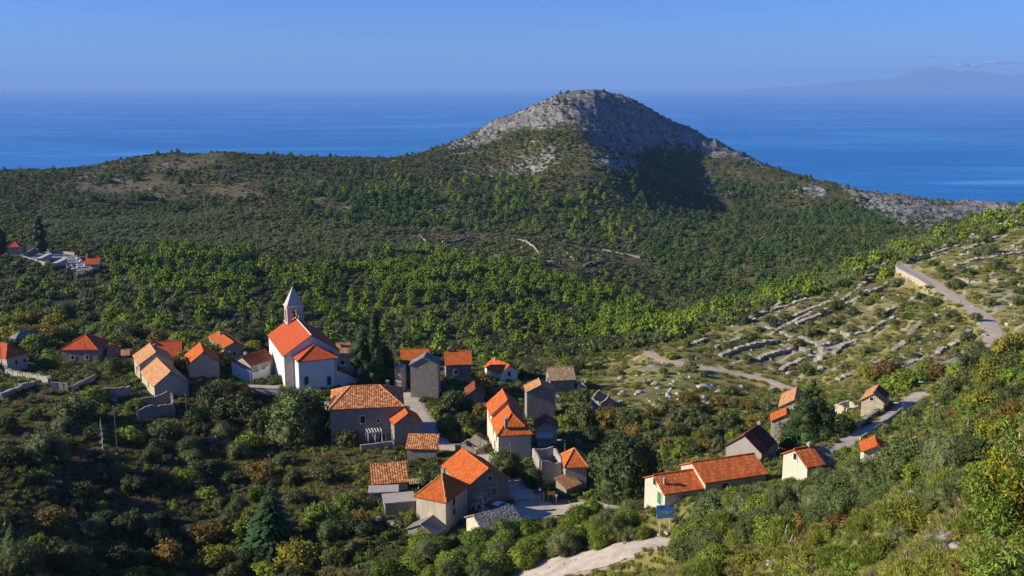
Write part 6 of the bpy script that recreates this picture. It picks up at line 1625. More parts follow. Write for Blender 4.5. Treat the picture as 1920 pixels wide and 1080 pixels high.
# ------------------------------------------------------------------ cemetery
def cemetery():
    zc = hit(90, 496).z + .4
    Q = [at_z(px, py, zc) for px, py in [(40,484),(66,470),(140,478),(176,503),(140,520),(104,503)]]
    mb = MB(); bot = [q - Vector((0,0,4)) for q in Q]; top = Q
    mb.poly(top); 
    for i in range(len(Q)): j = (i+1) % len(Q); mb.poly([bot[i], bot[j], top[j], top[i]])
    tag(mb.build('cemetery_terrace', M['grey']), 'paved cemetery terrace on the hillside', kind='structure')
    def lw(a, b, h, th, lab, mat='cement'):
        m = MB(); d = (b-a); d.z = 0; n = Vector((-d.y, d.x, 0)).normalized()*th/2
        m.hexa([a-n-Vector((0,0,1)), b-n-Vector((0,0,1)), b+n-Vector((0,0,1)), a+n-Vector((0,0,1)), a-n+Vector((0,0,h)), b-n+Vector((0,0,h)), b+n+Vector((0,0,h)), a+n+Vector((0,0,h))])
        m.build('dummy', M[mat]) if False else tag(m.build('cemetery_wall', M[mat]), lab, 'wall', None, 'thing')
    lw(Q[0], Q[5], 1.4, .5, 'low grey cemetery wall facing the village'); lw(Q[0], Q[1], 1.6, .5, 'cemetery wall beside the tall cypress'); lw(Q[1], Q[2], 1.2, .4, 'rear wall of the cemetery')
    for a, b, lab in [((74,494),(94,484),'long burial wall with a pale slab top in the cemetery, left one'), ((104,503),(124,493),'long burial wall with a pale slab top in the cemetery, right one')]:
        A_, B_ = at_z(*a, zc), at_z(*b, zc); d = B_-A_; n = Vector((-d.y, d.x, 0)).normalized()
        t = thing('burial_wall', lab, 'tomb', A_); t['kind'] = 'thing'; m = MB(); m.box(d/2+Vector((0,0,1.1)), d/2, n*.8, Vector((0,0,1.1))); m.build('niches', M['cement'], t)
        m = MB(); m.box(d/2+Vector((0,0,2.3)), d/2*1.03, n*1.1, Vector((0,0,.1))); m.build('slab_top', M['greyl'], t)
    rng = random.Random(3); k = 0; spots = []
    while len(spots) < 16:
        px, py = rng.uniform(100, 172), rng.uniform(484, 514)
        if not inpoly(np.array([px]), np.array([py]), [(110,482),(140,481),(172,503),(142,517),(122,506)])[0] or any((px-a)**2+4*(py-b)**2 < 60 for a, b in spots): continue
        spots.append((px, py))
    spots.sort(); proto = None
    for i, (px, py) in enumerate(spots):
        q = at_z(px, py, zc)
        lab = 'white marble grave with a cross in the cemetery, %s from the left' % ordinal(i)
        if proto is None:
            t = thing('grave', lab, 'grave', q, 'white graves in the cemetery'); m = MB(); m.abox((0,0,.3), 1.1, 2.1, .6); m.abox((0,0,.64), 1.25, 2.25, .08); m.build('tomb_slab', M['greyl'], t)
            m = MB(); m.abox((0,1.0,1.2), .14, .12, 1.5); m.abox((0,1.0,1.55), .7, .1, .14); m.build('cross', M['whitep'], t); proto = t
        else: t = copy_tree(proto, lab, q, 0, (1,1,1))
        t.rotation_euler = (0, 0, R(35) + rng.uniform(-.1, .1))
    t = building('chapel', 'small stone cemetery chapel with a red tiled roof and bell cote', 'chapel', frame_depth((159.5,495.5),(184.5,495),5.5,(170,507)), 'v', 2.6, (0,0), 'warm', 'red', openings=[W_('v',.5,1.4,.7,1.0)])
    m = MB(); m.abox((.1,2.7,6.2), .5, 1.0, 1.6); m.build('bell_cote', M['warm'], t)
    t = building('cemetery_house', 'small square house with a red hipped roof left of the cemetery', 'house', frame_depth((14,463.5),(35.5,463),5.5,(24,477)), 'v', 2.4, (2.6,2.6), 'cement', 'red')
cemetery()

# ------------------------------------------------------------------ boulders and loose stones
def boulder_mesh(seed, flat=.62):
    rng = np.random.default_rng(seed); V, F = ICO2; P = V.copy()
    for k in range(5):
        n = unit(rng.normal(size=3)); c = rng.uniform(.45, .8); d = P @ n; P = P - np.outer(np.maximum(d - c, 0), n) * .9
    P *= (1 + .12 * rng.normal(size=(len(P),1))); P *= np.array([1, .8, flat])
    return mesh_np('boulder', P, F, M['rock'])
BM_ = [boulder_mesh(i) for i in range(5)]; bsrc = []
BL = [(1713,930,16,'foreground'),(1703,931,10,'foreground'),(1853,906,26,'foreground'),(1830,908,14,'foreground'),(1773,1019,34,'foreground'),(1745,1018,20,'foreground'),(1793,1030,22,'foreground'),(1403,1024,16,'foreground'),(1903,952,24,'foreground'),(1826,950,12,'foreground'),
 (1320,730,34,'field'),(1318,749,22,'field'),(1413,744,16,'field'),(1540,693,20,'field'),(1540,673,20,'field'),(1290,752,14,'field'),(1370,753,16,'field'),(1165,710,16,'field'),(1230,722,18,'field'),(1350,737,20,'field'),(1450,730,18,'field'),(1255,742,20,'field'),(1200,737,16,'field'),(1480,700,16,'field'),(1390,728,18,'field'),
 (1080,1052,9,'gravel'),(1058,1060,10,'gravel'),(1030,1066,8,'gravel'),(1120,1034,8,'gravel'),(1170,1021,10,'gravel'),(1238,1004,14,'gravel'),(1250,1001,16,'gravel'),(1210,1012,9,'gravel'),(1005,1078,9,'gravel'),(1095,1043,7,'gravel')]
cnt = {}
for px, py, w, z in sorted(BL):
    cnt[z] = cnt.get(z, -1) + 1; p = hit(px, py); s = w * (p - CAM).dot(FWD) / FPX / 2 * (1.5 if z == 'foreground' else 1.0)
    o = link('boulder', BM_[(px*3+py) % 5], p + Vector((0,0,s*(.45 if z == 'foreground' else .15)))); o.scale = (s,s,s); o.rotation_euler = (0,0,px % 6)
    tag(o, {'foreground':'pale limestone boulder among foreground heath', 'field':'white limestone outcrop in the green field', 'gravel':'loose stone on the edge of the gravel road'}[z] + ', %s from the left' % ordinal(cnt[z]), 'rock', {'foreground':'foreground boulders','field':'outcrops in the field','gravel':'stones edging the gravel road'}[z])

# ------------------------------------------------------------------ undergrowth: grass, low scrub, dry stalks, too many to count
def undergrowth():
    rng = np.random.default_rng(21); pr = []; K = {}
    def add(k, m): K.setdefault(k, []).append(len(pr)); pr.append(m)
    def sp(seed, *a, mat=None, **k): V, F, T = spikes(seed, *a, mat, **k); return foliage_mesh('tuft', [(V, F, T)], mat)
    for i in range(3): add('grass', sp(600+i, .9, .75, 150, .022, mat=LM['grass'], spread=.9))
    for i in range(2): add('straw', sp(610+i, .9, .85, 130, .018, mat=LM['straw'], spread=.8))
    for i in range(2): add('mauve', shoots_bush(620+i, .8, .6, 220, .02, LM['mauve']))
    for i in range(3): add('heath', shoots_bush(630+i, .8, .7, 600, .016, LM['heath']))
    for i in range(3): add('low', bush(640+i, .85, .7, 170, .20, .12, LM['scrub'], 6))
    for i in range(3): add('green', bush(650+i, .85, .8, 190, .18, .10, LM['green'], 6))
    for i in range(2): add('olive', bush(660+i, .85, .8, 190, .18, .07, LM['olive'], 6))
    for i in range(2): add('rust', bush(670+i, .85, .7, 160, .18, .10, LM['rust'], 6))
    x, y = polar_points(rng, 5, 440, lambda r: np.interp(r, [5, 60, 150, 440], [.30, .62, 1.15, 2.5]), -R(34), R(40))
    z = ground(x, y); px, py = project(x, y, z); r = np.hypot(x, y)
    k = (r < rcrest(px) + 8) & (py < 1500) & (px > -160) & (px < 2420)
    for cx, cy, e, c, hl, hw in FOOT:
        dx, dy = x - cx, y - cy; k &= ~((np.abs(dx*e.x + dy*e.y) < hl + .4) & (np.abs(dx*c.x + dy*c.y) < hw + .4))
    for A, hw in ROADDIST:
        sel = np.nonzero(k & (x > A[:,0].min()-5) & (x < A[:,0].max()+5) & (y > A[:,1].min()-5) & (y < A[:,1].max()+5))[0]
        if len(sel): d = np.min(np.hypot(x[sel,None]-A[None,:,0], y[sel,None]-A[None,:,1]), 1); k[sel[d < hw + .5]] = False
    x, y, z, px, py, r = [a[k] for a in (x, y, z, px, py, r)]; N = len(x)
    v = rng.random(N); n1 = fbm(x, y, 16, 4, 301); n2 = fbm(x, y, 6, 3, 302); n3 = fbm(x, y, 28, 3, 303); w = rng.random(N)
    LL = inpoly(px, py, [(-80,590),(640,640),(700,760),(840,860),(720,1000),(860,1200),(-80,1200)])
    RHm = inpoly(px, py, RHZ + [(1100,800)]); FG = inpoly(px, py, F3) | inpoly(px, py, F2) | inpoly(px, py, F1) | (py > 960) & (px > 900)
    kind = np.full(N, 'low', dtype=object)
    def put(m, q): kind[m] = q
    put(v < .30, 'grass'); put(v > .80, 'green'); put((v > .6) & (v < .7), 'olive')
    put(LL & (v < .42), 'low'); put(LL & (n1 > .02) & (w < .42), 'straw'); put(LL & (n1 > .02) & (w > .42) & (w < .8), 'grass'); put(LL & (n3 > .1) & (w > .92), 'mauve'); put(LL & (n3 > .22) & (w > .75), 'mauve'); put(LL & (v > .97), 'rust'); put(LL & (v > .55) & (v < .66), 'green')
    put(RHm & (w < .62), 'grass'); put(RHm & (w > .84) & (n1 > 0), 'straw'); put(RHm & (w > .62) & (w < .74), 'green'); put(RHm & (w > .74) & (w < .82), 'heath')
    put(FG & (w < .34), 'heath'); put(FG & (w > .34) & (w < .70), 'grass'); put(FG & (n1 > .08) & (w > .72), 'straw'); put(FG & (n3 > .3) & (w > .9), 'mauve'); put(FG & (n2 > .3) & (w > .66) & (w < .74), 'rust')
    FLDm = inpoly(px, py, [(1090,690),(1250,690),(1500,700),(1560,735),(1450,765),(1250,775),(1100,745)])
    put(FLDm & (w < .7), 'grass'); put(FLDm & (w > .7) & (w < .85), 'green')
    dens = np.where(RHm, .40 + .7*n1, np.where(FG, .95, np.where(LL, .86, .85)))
    kp = rng.random(N) < dens
    x, y, z, r, kind = x[kp], y[kp], z[kp], r[kp], kind[kp]; N = len(x)
    S = np.interp(r, [11, 60, 150, 440], [.34, .62, 1.0, 1.7]) * rng.uniform(.6, 1.3, N)
    pid = np.array([K[a][int(t*len(K[a]))] for a, t in zip(kind, rng.random(N))])
    scatter_stuff('undergrowth', 'grass, heather, dry stalks and low scrub covering the ground', pr, np.stack([x, y, z-.06], 1), S, rng.uniform(0, 6.28, N), pid)
    print('UNDERGROWTH', N)
    # loose pale stones on the terraced hill, field and near slope
    x, y = polar_points(rng, 14, 440, lambda r: np.interp(r, [14, 60, 150, 440], [.9, 1.3, 2.0, 2.6]), -R(4), R(30)); z = ground(x, y); px, py = project(x, y, z); r = np.hypot(x, y)
    n = fbm(x, y, 20, 4, 401); FLD = [(1120,700),(1250,700),(1500,690),(1560,730),(1450,760),(1250,770),(1130,740)]
    k = (r < rcrest(px) + 3) & ((inpoly(px, py, RHZ) & (rng.random(len(x)) < .06 + .45*n)) | (inpoly(px, py, FLD) & (rng.random(len(x)) < .15 + .9*n)) | ((px > 1300) & (py > 900) & (n > .25) & (rng.random(len(x)) < .4)))
    x, y, z, r = x[k], y[k], z[k], r[k]; N = len(x)
    scatter_stuff('loose_stones', 'loose pale limestone scattered over the sunny hillside', BM_, np.stack([x, y, z], 1), np.interp(r, [14, 200, 440], [.14, .5, .75]) * rng.uniform(.5, 1.7, N), rng.uniform(0, 6.28, N), rng.integers(0, 5, N))
undergrowth()
finish_labels()

# ------------------------------------------------------------------ poles, lamps, signs
def pole(base, top_py, label, name='utility_pole', rad=.11, cross=True, mat='pole'):
    p = hit(*base); d = ray(base[0], top_py); z = CAMZ + d.z * (p.y / d.y); h = max(3.0, z - p.z)
    t = thing(name, label, 'pole', p); m = MB(); m.tube([(0,0,-.6),(0,0,h)], [rad, rad*.7], 8); m.build('post', M[mat], t)
    if cross:
        for s in (-1, 1):
            m = MB(); m.tube([(s*.22,0,h-.35),(s*.22,0,h-.12)], [.05,.035], 6); m.box((s*.11,0,h-.33), (.11,0,0), (0,.03,0), (0,0,.03)); m.build('insulator', M['greyl'], t)
    return t
for b, t_, l in [((220,842),760,'plain wooden pole right of the dead grey snag'),((352,795),738,'wooden pole with a lamp arm before the streaky tiled house'),((508,908),851,'lone wooden pole low on the dark slope'),((740,882),823,'wooden pole between the two mottled tile sheds'),((958,896),831,'wooden pole between the two round green trees'),((5,699),642,'wooden pole before the westernmost house'),((165,712),640,'tall pole behind the half bare almond'),((742,737),668,'thick pole behind the mottled schoolhouse'),((851,700),654,'thin pole before the orange house behind the walnut'),((1250,838),782,'wooden pole in the thicket above the great round tree'),((1749,796),752,'pole with a small lamp right of the lane'),((1773,748),700,'thin dark pole uphill of the lane lamps'),((1467,922),905,'short stub pole by the long row-tiled house')]:
    if l.startswith('short'): continue
    pole(b, t_, l)
def lamp(base, top_py, label, side=-1):
    p = hit(*base); d = ray(base[0], top_py); h = max(3.5, CAMZ + d.z*(p.y/d.y) - p.z); t = thing('street_lamp', label, 'street lamp', p)
    m = MB(); m.tube([(0,0,-.4),(0,0,h)], [.07,.05], 8); m.build('post', M['metal'], t)
    m = MB(); m.tube([(0,0,h-.03),(side*.4,0,h+.12),(side*.9,-.1,h+.15)], .035, 6); m.build('arm', M['metal'], t)
    m = MB(); m.box((side*1.1,-.1,h+.13), (.32,0,0), (0,.12,0), (0,0,.06)); m.build('lamp_head', M['whitep'], t)
lamp((1735,752),725,'street lamp at the top of the lane'); lamp((1690,797),758,'street lamp standing midway along the lane'); lamp((1059,860),836,'street lamp behind the small square hipped house')
def sign(kind, px, base_py, label, top_py, shape, w, h, mat, edge=None):
    p = hit(px, base_py); d = ray(px, top_py); z = CAMZ + d.z*(p.y/d.y) - p.z; t = thing(kind, label, 'road sign', p)
    xs = (-w*.35, w*.35) if shape == 'wide' else (0,)
    for x in xs: m = MB(); m.tube([(x,0,-.4),(x,0,z)], .035, 6); m.build('post', M['metal'], t)
    m = MB()
    if shape == 'round':
        for k in range(20):
            a0, a1 = 2*PI*k/20, 2*PI*(k+1)/20
            m.poly([(0,-.06,z-h/2),(w/2*math.cos(a0),-.06,z-h/2+h/2*math.sin(a0)),(w/2*math.cos(a1),-.06,z-h/2+h/2*math.sin(a1))])
            m.poly([(w/2*math.cos(a0),-.06,z-h/2+h/2*math.sin(a0)),(w/2*math.cos(a1),-.06,z-h/2+h/2*math.sin(a1)),(w/2*math.cos(a1),-.04,z-h/2+h/2*math.sin(a1)),(w/2*math.cos(a0),-.04,z-h/2+h/2*math.sin(a0))])
    else: m.abox((0,-.06,z-h/2), w, .03, h)
    m.build('sign_plate', M[mat], t); return t, z
sign('direction_sign', 1033, 944, 'yellow direction sign on two posts at the junction', 921, 'wide', 1.25, .62, 'yellow')
t, z = sign('road_sign', 1012, 946, 'round blue road sign at the junction', 914, 'round', .75, .75, 'blue')
m = MB(); m.abox((0,-.085,z-.375), .09, .01, .42); m.box((-.07,-.085,z-.26), (.09,0,.09), (0,.005,0), (-.03,0,.03)); m.box((.07,-.085,z-.26), (.09,0,-.09), (0,.005,0), (.03,0,.03)); m.build('arrow', M['whitep'], t)
sign('road_sign', 1019, 945, 'narrow grey signboard seen from behind at the junction', 922, 'rect', .5, 1.1, 'grey'); sign('road_sign', 1043, 947, 'small round white sign on a post right of the yellow sign', 926, 'round', .5, .5, 'greyl')
p = hit(1075, 964); o = tag(link('marker_post', None) if False else MB().build('marker_post', M['whitep']) if False else (lambda m: (m.abox((0,0,.45), .14, .10, 1.1), m.build('marker_post', M['whitep'], loc=p))[1])(MB()), 'white marker post beside the junction road', 'post')
def map_board():
    p = hit(1247, 1003); Y = p.y; t = thing('map_board', 'blue tourist map board on two thin posts beside the gravel road', 'sign', p)
    L = lambda px, py: at_y(px, py, Y) - p
    a, b, c, d = L(1232,973), L(1264,970), L(1264,946), L(1231,948); e = (b-a); n = Vector((e.y, -e.x, 0)).normalized()
    for px, pt in ((1238, 1004), (1256, 1001)):
        q = L(px, 972); m = MB(); m.tube([(q.x, q.y+.06, L(px, pt).z-.8), (q.x, q.y+.06, q.z+1.0)], .045, 8); m.build('post', M['greyl'], t)
    m = MB(); Q = [a,b,c,d]; bk = [q - n*.04 for q in Q]; m.hexa([Q[0],Q[1],bk[1],bk[0],Q[3],Q[2],bk[2],bk[3]]); m.build('panel', M['mapblue'], t)
    P = lambda u, v: a + (b-a)*u + (d-a)*v + n*.012
    m = MB(); m.poly([P(u, v) for u, v in [(.22,.44),(.4,.36),(.62,.3),(.85,.34),(.95,.44),(.80,.52),(.62,.50),(.45,.58),(.30,.56)]]); m.build('island_map', M['mapland'], t)
    m = MB()
    for u0, u1, v in ((.05,.13,.80),(.145,.20,.80),(.215,.30,.80),(.315,.40,.81),(.415,.47,.81)): m.poly([P(u0,v), P(u1,v), P(u1,v+.07), P(u0,v+.07)])
    m.poly([P(.82,.84), P(.97,.84), P(.97,.93), P(.82,.93)]); m.build('lettering', M['mapdark'], t)
M['mapblue'] = flatmat('map_blue', (0.045, 0.16, 0.42), .5, nz=.12, sc=1.2); M['mapland'] = flatmat('map_land', (0.16, 0.25, 0.22), .5); M['mapdark'] = flatmat('map_dark', (0.02, 0.035, 0.09), .5)
map_board()
p = hit(1840, 668)
t = thing('road_barrier', 'orange plastic barrier across the road below the hairpin', 'barrier', p, rz=R(-12))
for i in range(3):
    m = MB(); m.abox((i*1.5-1.5,0,.45), 1.4, .4, .9); m.abox((i*1.5-1.5,0,.1), 1.42, .6, .2); m.build('barrier_block', M['orange'], t)
    m = MB(); m.abox((i*1.5-1.5,-.215,.6), 1.3, .02, .2); m.build('white_band', M['whitep'], t.children[-1])

# ------------------------------------------------------------------ cars
def car(loc, rz, label, paint):
    t = thing('parked_car', label, 'car', loc, None, rz)
    sec = [(-2.0,.45,.78,.55),(-1.92,.35,.92,.74),(-1.5,.28,.98,.80),(-.7,.26,1.0,.82),(.4,.26,1.0,.82),(1.3,.28,.88,.82),(1.85,.34,.74,.76),(2.0,.45,.62,.58)]
    m = MB(); rings = [[(x,-w,z0),(x,-w*1.03,(z0+z1)/2),(x,-w*.94,z1),(x,w*.94,z1),(x,w*1.03,(z0+z1)/2),(x,w,z0)] for x, z0, z1, w in sec]
    for i in range(len(rings)-1):
        for k in range(6): m.poly([rings[i][k], rings[i][(k+1)%6], rings[i+1][(k+1)%6], rings[i+1][k]])
    m.poly(rings[0]); m.poly(rings[-1])
    cab = [(-1.75,.95,.70),(-1.25,1.46,.60),(.0,1.50,.62),(.55,1.42,.60),(1.2,.93,.70)]
    rf = [[(x,-w,z),(x,w,z)] for x, z, w in cab]
    m.poly([rf[1][0], rf[1][1], rf[2][1], rf[2][0]]); m.poly([rf[2][0], rf[2][1], rf[3][1], rf[3][0]])
    m.build('body', M[paint], t, smooth=False, bevel=.04)
    g = MB(); g.poly([rf[0][0], rf[0][1], rf[1][1], rf[1][0]]); g.poly([rf[3][0], rf[3][1], rf[4][1], rf[4][0]])
    for s in (0, 1): g.poly([rf[0][s], rf[1][s], rf[2][s], rf[3][s], rf[4][s]])
    g.build('windows', M['glass'], t)
    for x in (-1.25, 1.25):
        for s in (-1, 1):
            w = MB(); w.tube([(x,s*.62,.31),(x,s*.83,.31)], .31, 16); wo = w.build('wheel', M['tyre'], t)
            h = MB(); h.tube([(x,s*.80,.31),(x,s*.845,.31)], .18, 12); h.build('rim', M['metal'], wo)
    for s in (-1, 1):
        h = MB(); h.abox((1.94,s*.52,.62), .1, .3, .14); h.build('headlight', M['lampw'], t); h = MB(); h.abox((-1.96,s*.6,.74), .1, .18, .2); h.build('tail_light', M['lampr'], t)
    return t
p = hit(936, 958); car(p, R(55), 'white car parked behind the bare pale fig tree', 'carw')
p = hit(921, 966); car(p, R(20), 'dark red car parked behind the slab roofed barn', 'carr')
p = hit(482, 737); car(p, R(170), 'white car parked left of the church below the maroon roof', 'carw')
# two flat concrete roofs beside the tower house, a small tiled canopy, odd pieces
for A_, C_, dep, base, lab, h in [((692,925),(745,923),2.8,(692,944),'flat concrete roofed store below the mottled shed',0),((722,945),(778,940),3.6,(722,966),'flat concrete terrace roof left of the tower house',0)]:
    f = frame_depth(A_, C_, dep, base); t = thing('flat_roof_store', lab, 'outbuilding', (f.a.x, f.a.y, f.zg)); he = f.a.z - f.zg; P = lambda x, y, z: f.u*x + f.v*y + Vector((0,0,z)); FOOT.append((f.a.x, f.a.y, f.u, f.v, .1, .1))
    m = MB(); m.hexa([P(0,0,-2),P(f.Lu,0,-2),P(f.Lu,f.Lv,-2),P(0,f.Lv,-2),P(0,0,he),P(f.Lu,0,he),P(f.Lu,f.Lv,he),P(0,f.Lv,he)]); m.build('wall', M['stone'], t)
    m = MB(); m.hexa([P(-.2,-.2,he+.003),P(f.Lu,-.2,he+.003),P(f.Lu,f.Lv+.2,he+.003),P(-.2,f.Lv+.2,he+.003),P(-.2,-.2,he+.2),P(f.Lu,-.2,he+.2),P(f.Lu,f.Lv+.2,he+.2),P(-.2,f.Lv+.2,he+.2)]); m.build('roof_slab', M['conc'], t)
f = frame_depth((768,909),(802,906),1.4,(784,922)); t = thing('canopy', 'narrow canopy of yellowish tiles on a white post behind the tower house', 'canopy', (f.a.x, f.a.y, f.zg)); he = f.a.z - f.zg
P = lambda x, y, z: f.u*x + f.v*y + Vector((0,0,z)); m = MB(); m.hexa([P(0,0,he),P(f.Lu,0,he+.4),P(f.Lu,f.Lv,he+.4),P(0,f.Lv,he),P(0,0,he+.12),P(f.Lu,0,he+.52),P(f.Lu,f.Lv,he+.52),P(0,f.Lv,he+.12)], 0, [(0,0),(0,1.4),(3,1.4),(3,0)]); m.build('tiles', M['straw'], t)
m = MB(); m.tube([P(.1,f.Lv*.5,-.3),P(.1,f.Lv*.5,he)], .07, 8); m.build('post', M['whitep'], t)
# agaves on the bank above the road
ag = MB(); rg = np.random.default_rng(2)
for i in range(26):
    a = i*2.4; L = rg.uniform(.8, 1.25); el = .35 + .9*(i/26); d = Vector((math.cos(a)*math.cos(el), math.sin(a)*math.cos(el), math.sin(el))); s = d.cross(Vector((0,0,1))).normalized()
    q = [Vector((0,0,.05)) + d*L*f_ + Vector((0,0,-.25*f_*f_*L*(1-i/40))) for f_ in (0,.35,.7,1)]
    for j, w in enumerate((.09,.10,.06)):
        w2 = (.10,.06,.004)[j]; ag.poly([q[j]-s*w, q[j+1]-s*w2, q[j+1]+Vector((0,0,-.03)), q[j]+Vector((0,0,-.04))]); ag.poly([q[j]+Vector((0,0,-.04)), q[j+1]+Vector((0,0,-.03)), q[j+1]+s*w2, q[j]+s*w])
agm = mb_mesh(ag, 'agave', LM['agave'])
for i, (px, py) in enumerate([(1868,655),(1878,652),(1886,648),(1893,643),(1899,640),(1880,658)]):
    p = hit(px, py); o = tag(link('agave', agm, p), 'pale blue agave on the bank above the road bend, %s from the left' % ordinal([0,1,3,4,5,2][i]), 'plant', 'agaves above the road'); o.scale = (1.5,)*3; o.rotation_euler = (0,0,i)
# ------------------------------------------------------------------ boats far out, clouds beyond the hills
def boat(px, py, label, L, sail):
    p = at_z(px, py, 0.0); t = thing('sailing_boat' if sail else 'motor_boat', label, 'boat', p, rz=R(20)); m = MB()
    pr = [(-.5,.16),(-.2,.2),(.2,.17),(.42,.07),(.5,0)]; n = len(pr)
    for i in range(n-1):
        (x0,w0),(x1,w1) = pr[i], pr[i+1]
        for s in (-1,1): m.poly([(x0*L,s*w0*L*.5,-.3),(x1*L,s*w1*L*.5,-.3),(x1*L,s*w1*L*.8,.12*L),(x0*L,s*w0*L*.8,.10*L)])
        m.poly([(x0*L,-w0*L*.8,.10*L),(x1*L,-w1*L*.8,.12*L),(x1*L,w1*L*.8,.12*L),(x0*L,w0*L*.8,.10*L)])
    m.poly([(-.5*L,-.08*L,-.3),(-.5*L,.08*L,-.3),(-.5*L,.128*L,.1*L),(-.5*L,-.128*L,.1*L)]); m.build('hull', M['whitep'], t)
    c = MB(); c.hexa([(-.25*L,-.08*L,.1*L),(.15*L,-.07*L,.11*L),(.15*L,.07*L,.11*L),(-.25*L,.08*L,.1*L),(-.22*L,-.07*L,.2*L),(.08*L,-.06*L,.2*L),(.08*L,.06*L,.2*L),(-.22*L,.07*L,.2*L)]); c.build('cabin', M['whitep'], t)
    if sail:
        q = MB(); q.tube([(.05*L,0,.1*L),(.05*L,0,1.5*L)], .01*L, 6); q.build('mast', M['metal'], t)
        q = MB(); q.hexa([(.03*L,-.01*L,.2*L),(-.45*L,-.04*L,.2*L),(-.45*L,-.02*L,.2*L),(.03*L,.01*L,.2*L),(.04*L,-.004*L,1.45*L),(.03*L,-.004*L,1.45*L),(.03*L,.004*L,1.45*L),(.04*L,.004*L,1.45*L)]); q.build('sail', M['whitep'], t)
boat(1408, 248, 'white sailing boat far out on the blue sea', 22, True); boat(1507, 257, 'tiny white motor boat right of the sailing boat', 16, False); boat(1640, 255, 'tiny white motor boat in the middle of the eastern sea', 16, False); boat(1876, 338, 'white motor boat near the right edge of the sea', 9, False)
def clouds():
    m, nt, b, o = newmat('cloud'); b.inputs['Base Color'].default_value = (.46, .45, .50, 1); b.inputs['Roughness'].default_value = 1
    rng = np.random.default_rng(8); Vs, Fs = [], []; off = 0; D = 75000.0
    for px, py, w, n in [(1746,107,16,9),(1592,111,14,5),(1800,121,50,6),(1880,117,50,7)]:
        for k in range(n):
            p = at_y(px + rng.normal()*w*.35, py + rng.normal()*1.6, D); s = w / FPX * D * rng.uniform(.08, .20)
            V = ICO2[0] * s * np.array([1.5, 1, .38]) * (1 + .12*rng.normal(size=(len(ICO2[0]),1))) + np.array(p[:]); Vs.append(V); Fs.append(ICO2[1] + off); off += len(V)
    tag(link('clouds', mesh_np('clouds', np.concatenate(Vs), np.concatenate(Fs), m, True)), 'small pale clouds over the far mountains', kind='stuff')
clouds()

# ------------------------------------------------------------------ everyday clutter of the village
def wire(a, b, label, sag=.6):
    P = [a.lerp(b, t) - Vector((0, 0, sag * 4 * t * (1 - t))) for t in np.linspace(0, 1, 9)]
    m = MB(); m.tube([p - a for p in P], .02, 4, cap=False); tag(m.build('power_line', M['black'], loc=a), label, 'cable')
def ptop(base, top): p = hit(*base); d = ray(base[0], top); return Vector((p.x, p.y, CAMZ + d.z*(p.y/d.y) - .2))
T = [ptop((5,699),642), ptop((220,842),760), ptop((352,795),738), ptop((508,908),851), ptop((740,882),823), ptop((958,896),831), ptop((1250,838),782)]
for i, (a, b, l) in enumerate([(0,1,'from the western house to the snag slope'),(1,2,'from the snag slope to the walled yard'),(1,3,'down the dark slope to the lone pole'),(3,4,'from the lone pole to the tile sheds'),(4,5,'over the big barn to the round green trees'),(5,6,'across the valley thicket')]):
    wire(T[a], T[b], 'thin sagging power line ' + l)
def low_block(A_, C_, dep, base, label, mat, cap='conc', name='terrace_block'):
    f = frame_depth(A_, C_, dep, base); t = thing(name, label, 'wall', (f.a.x, f.a.y, f.zg)); t['kind'] = 'thing'; he = f.a.z - f.zg; P = lambda x, y, z: f.u*x + f.v*y + Vector((0,0,z))
    m = MB(); m.hexa([P(0,0,-2),P(f.Lu,0,-2),P(f.Lu,f.Lv,-2),P(0,f.Lv,-2),P(0,0,he),P(f.Lu,0,he),P(f.Lu,f.Lv,he),P(0,f.Lv,he)]); m.build('wall', M[mat], t)
    m = MB(); m.hexa([P(-.1,-.1,he+.003),P(f.Lu,-.1,he+.003),P(f.Lu,f.Lv+.1,he+.003),P(-.1,f.Lv+.1,he+.003),P(-.1,-.1,he+.12),P(f.Lu,-.1,he+.12),P(f.Lu,f.Lv+.1,he+.12),P(-.1,f.Lv+.1,he+.12)]); m.build('coping', M[cap], t)
    return t
low_block((634,686),(672,690),1.2,(634,699),'cream terrace wall between the church and the dark cypress','cream')
low_block((612,762),(652,758),3.0,(612,775),'flat concrete landing between the church and the mottled schoolhouse','conc')
low_block((458,727),(520,729),2.0,(458,739),'pale concrete terrace under the parked white car','conc')
low_block((740,690),(752,691),3.0,(740,735),'tall narrow brick pillar house wall beside the cypress','warm')
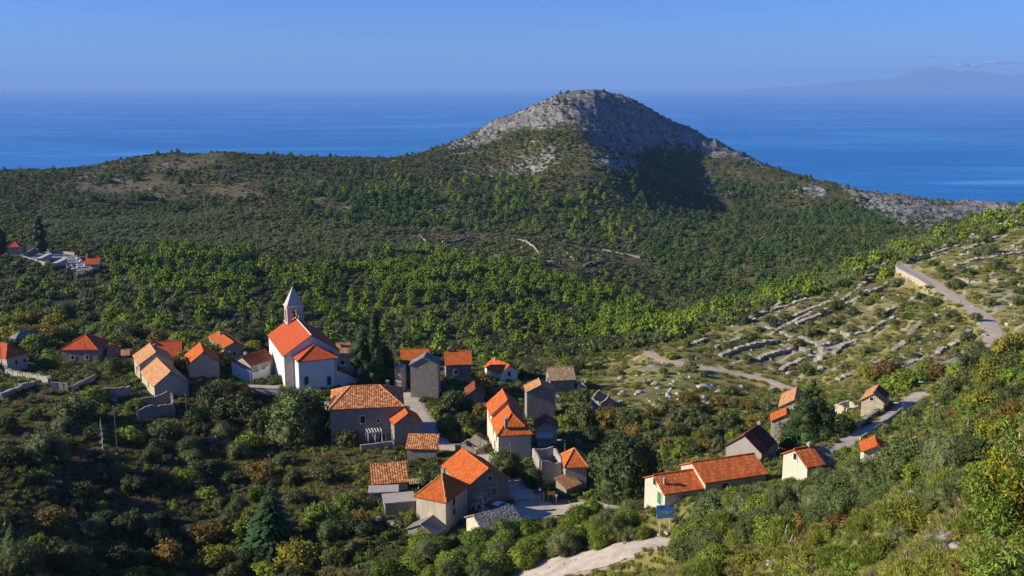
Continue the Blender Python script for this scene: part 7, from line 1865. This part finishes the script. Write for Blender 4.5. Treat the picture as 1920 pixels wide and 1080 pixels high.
f = frame_depth((690,812),(716,809),2.2,(690,838)); t = thing('pergola', 'white pergola frame in the yard of the mottled schoolhouse', 'pergola', (f.a.x, f.a.y, f.zg)); he = f.a.z - f.zg
for x in (0, f.Lu):
    for y in (0, f.Lv*.5, f.Lv): m = MB(); m.tube([f.u*x+f.v*y+Vector((0,0,-.5)), f.u*x+f.v*y+Vector((0,0,he))], .07, 6); m.build('post', M['whitep'], t)
m = MB()
for x in (0, f.Lu): m.box(f.u*x+f.v*f.Lv/2+Vector((0,0,he)), f.v*f.Lv/2, f.u*.05, Vector((0,0,.06)))
for y in np.linspace(0, 1, 6): m.box(f.v*(f.Lv*y)+f.u*f.Lu/2+Vector((0,0,he+.12)), f.u*f.Lu/2, f.v*.04, Vector((0,0,.05)))
m.build('beams', M['whitep'], t)
def antenna(px, top_py, base_py, Y, label):
    a = at_y(px, base_py, Y); b = at_y(px, top_py, Y); h = b.z - a.z; t = thing('aerial', label, 'aerial', a); m = MB(); m.tube([(0,0,-.5),(0,0,h)], .025, 5); m.build('mast', M['metal'], t)
    m = MB(); m.tube([(-.5,0,h-.1),(.5,0,h-.1)], .015, 4)
    for x in np.linspace(-.45, .45, 7): m.tube([(x,-.18,h-.1),(x,.18,h-.1)], .01, 4)
    m.build('rods', M['metal'], t)
Yc = hit(533, 729).y
antenna(581, 607, 628, Yc + 2, 'thin aerial mast on the church roof ridge'); antenna(614, 625, 642, Yc + 8, 'second thin aerial behind the church roof')
# garden furniture of stone: rubble near the ruins
for i, (px, py, w) in enumerate([(212,752,16),(238,758,12),(425,842,14),(445,838,12),(400,836,10),(885,838,10),(735,985,22),(712,975,18),(1395,795,16),(1380,792,12)]):
    p = hit(px, py); s = w*(p-CAM).dot(FWD)/FPX/2; o = link('rubble_block', BM_[i % 5], p + Vector((0,0,s*.2))); o.scale = (s,s,s); o.rotation_euler = (0,0,i)
    tag(o, 'grey rubble block among village ruins, %s from the left' % ordinal(sorted([212,238,425,445,400,885,735,712,1395,1380]).index(px)), 'rock', 'rubble blocks')
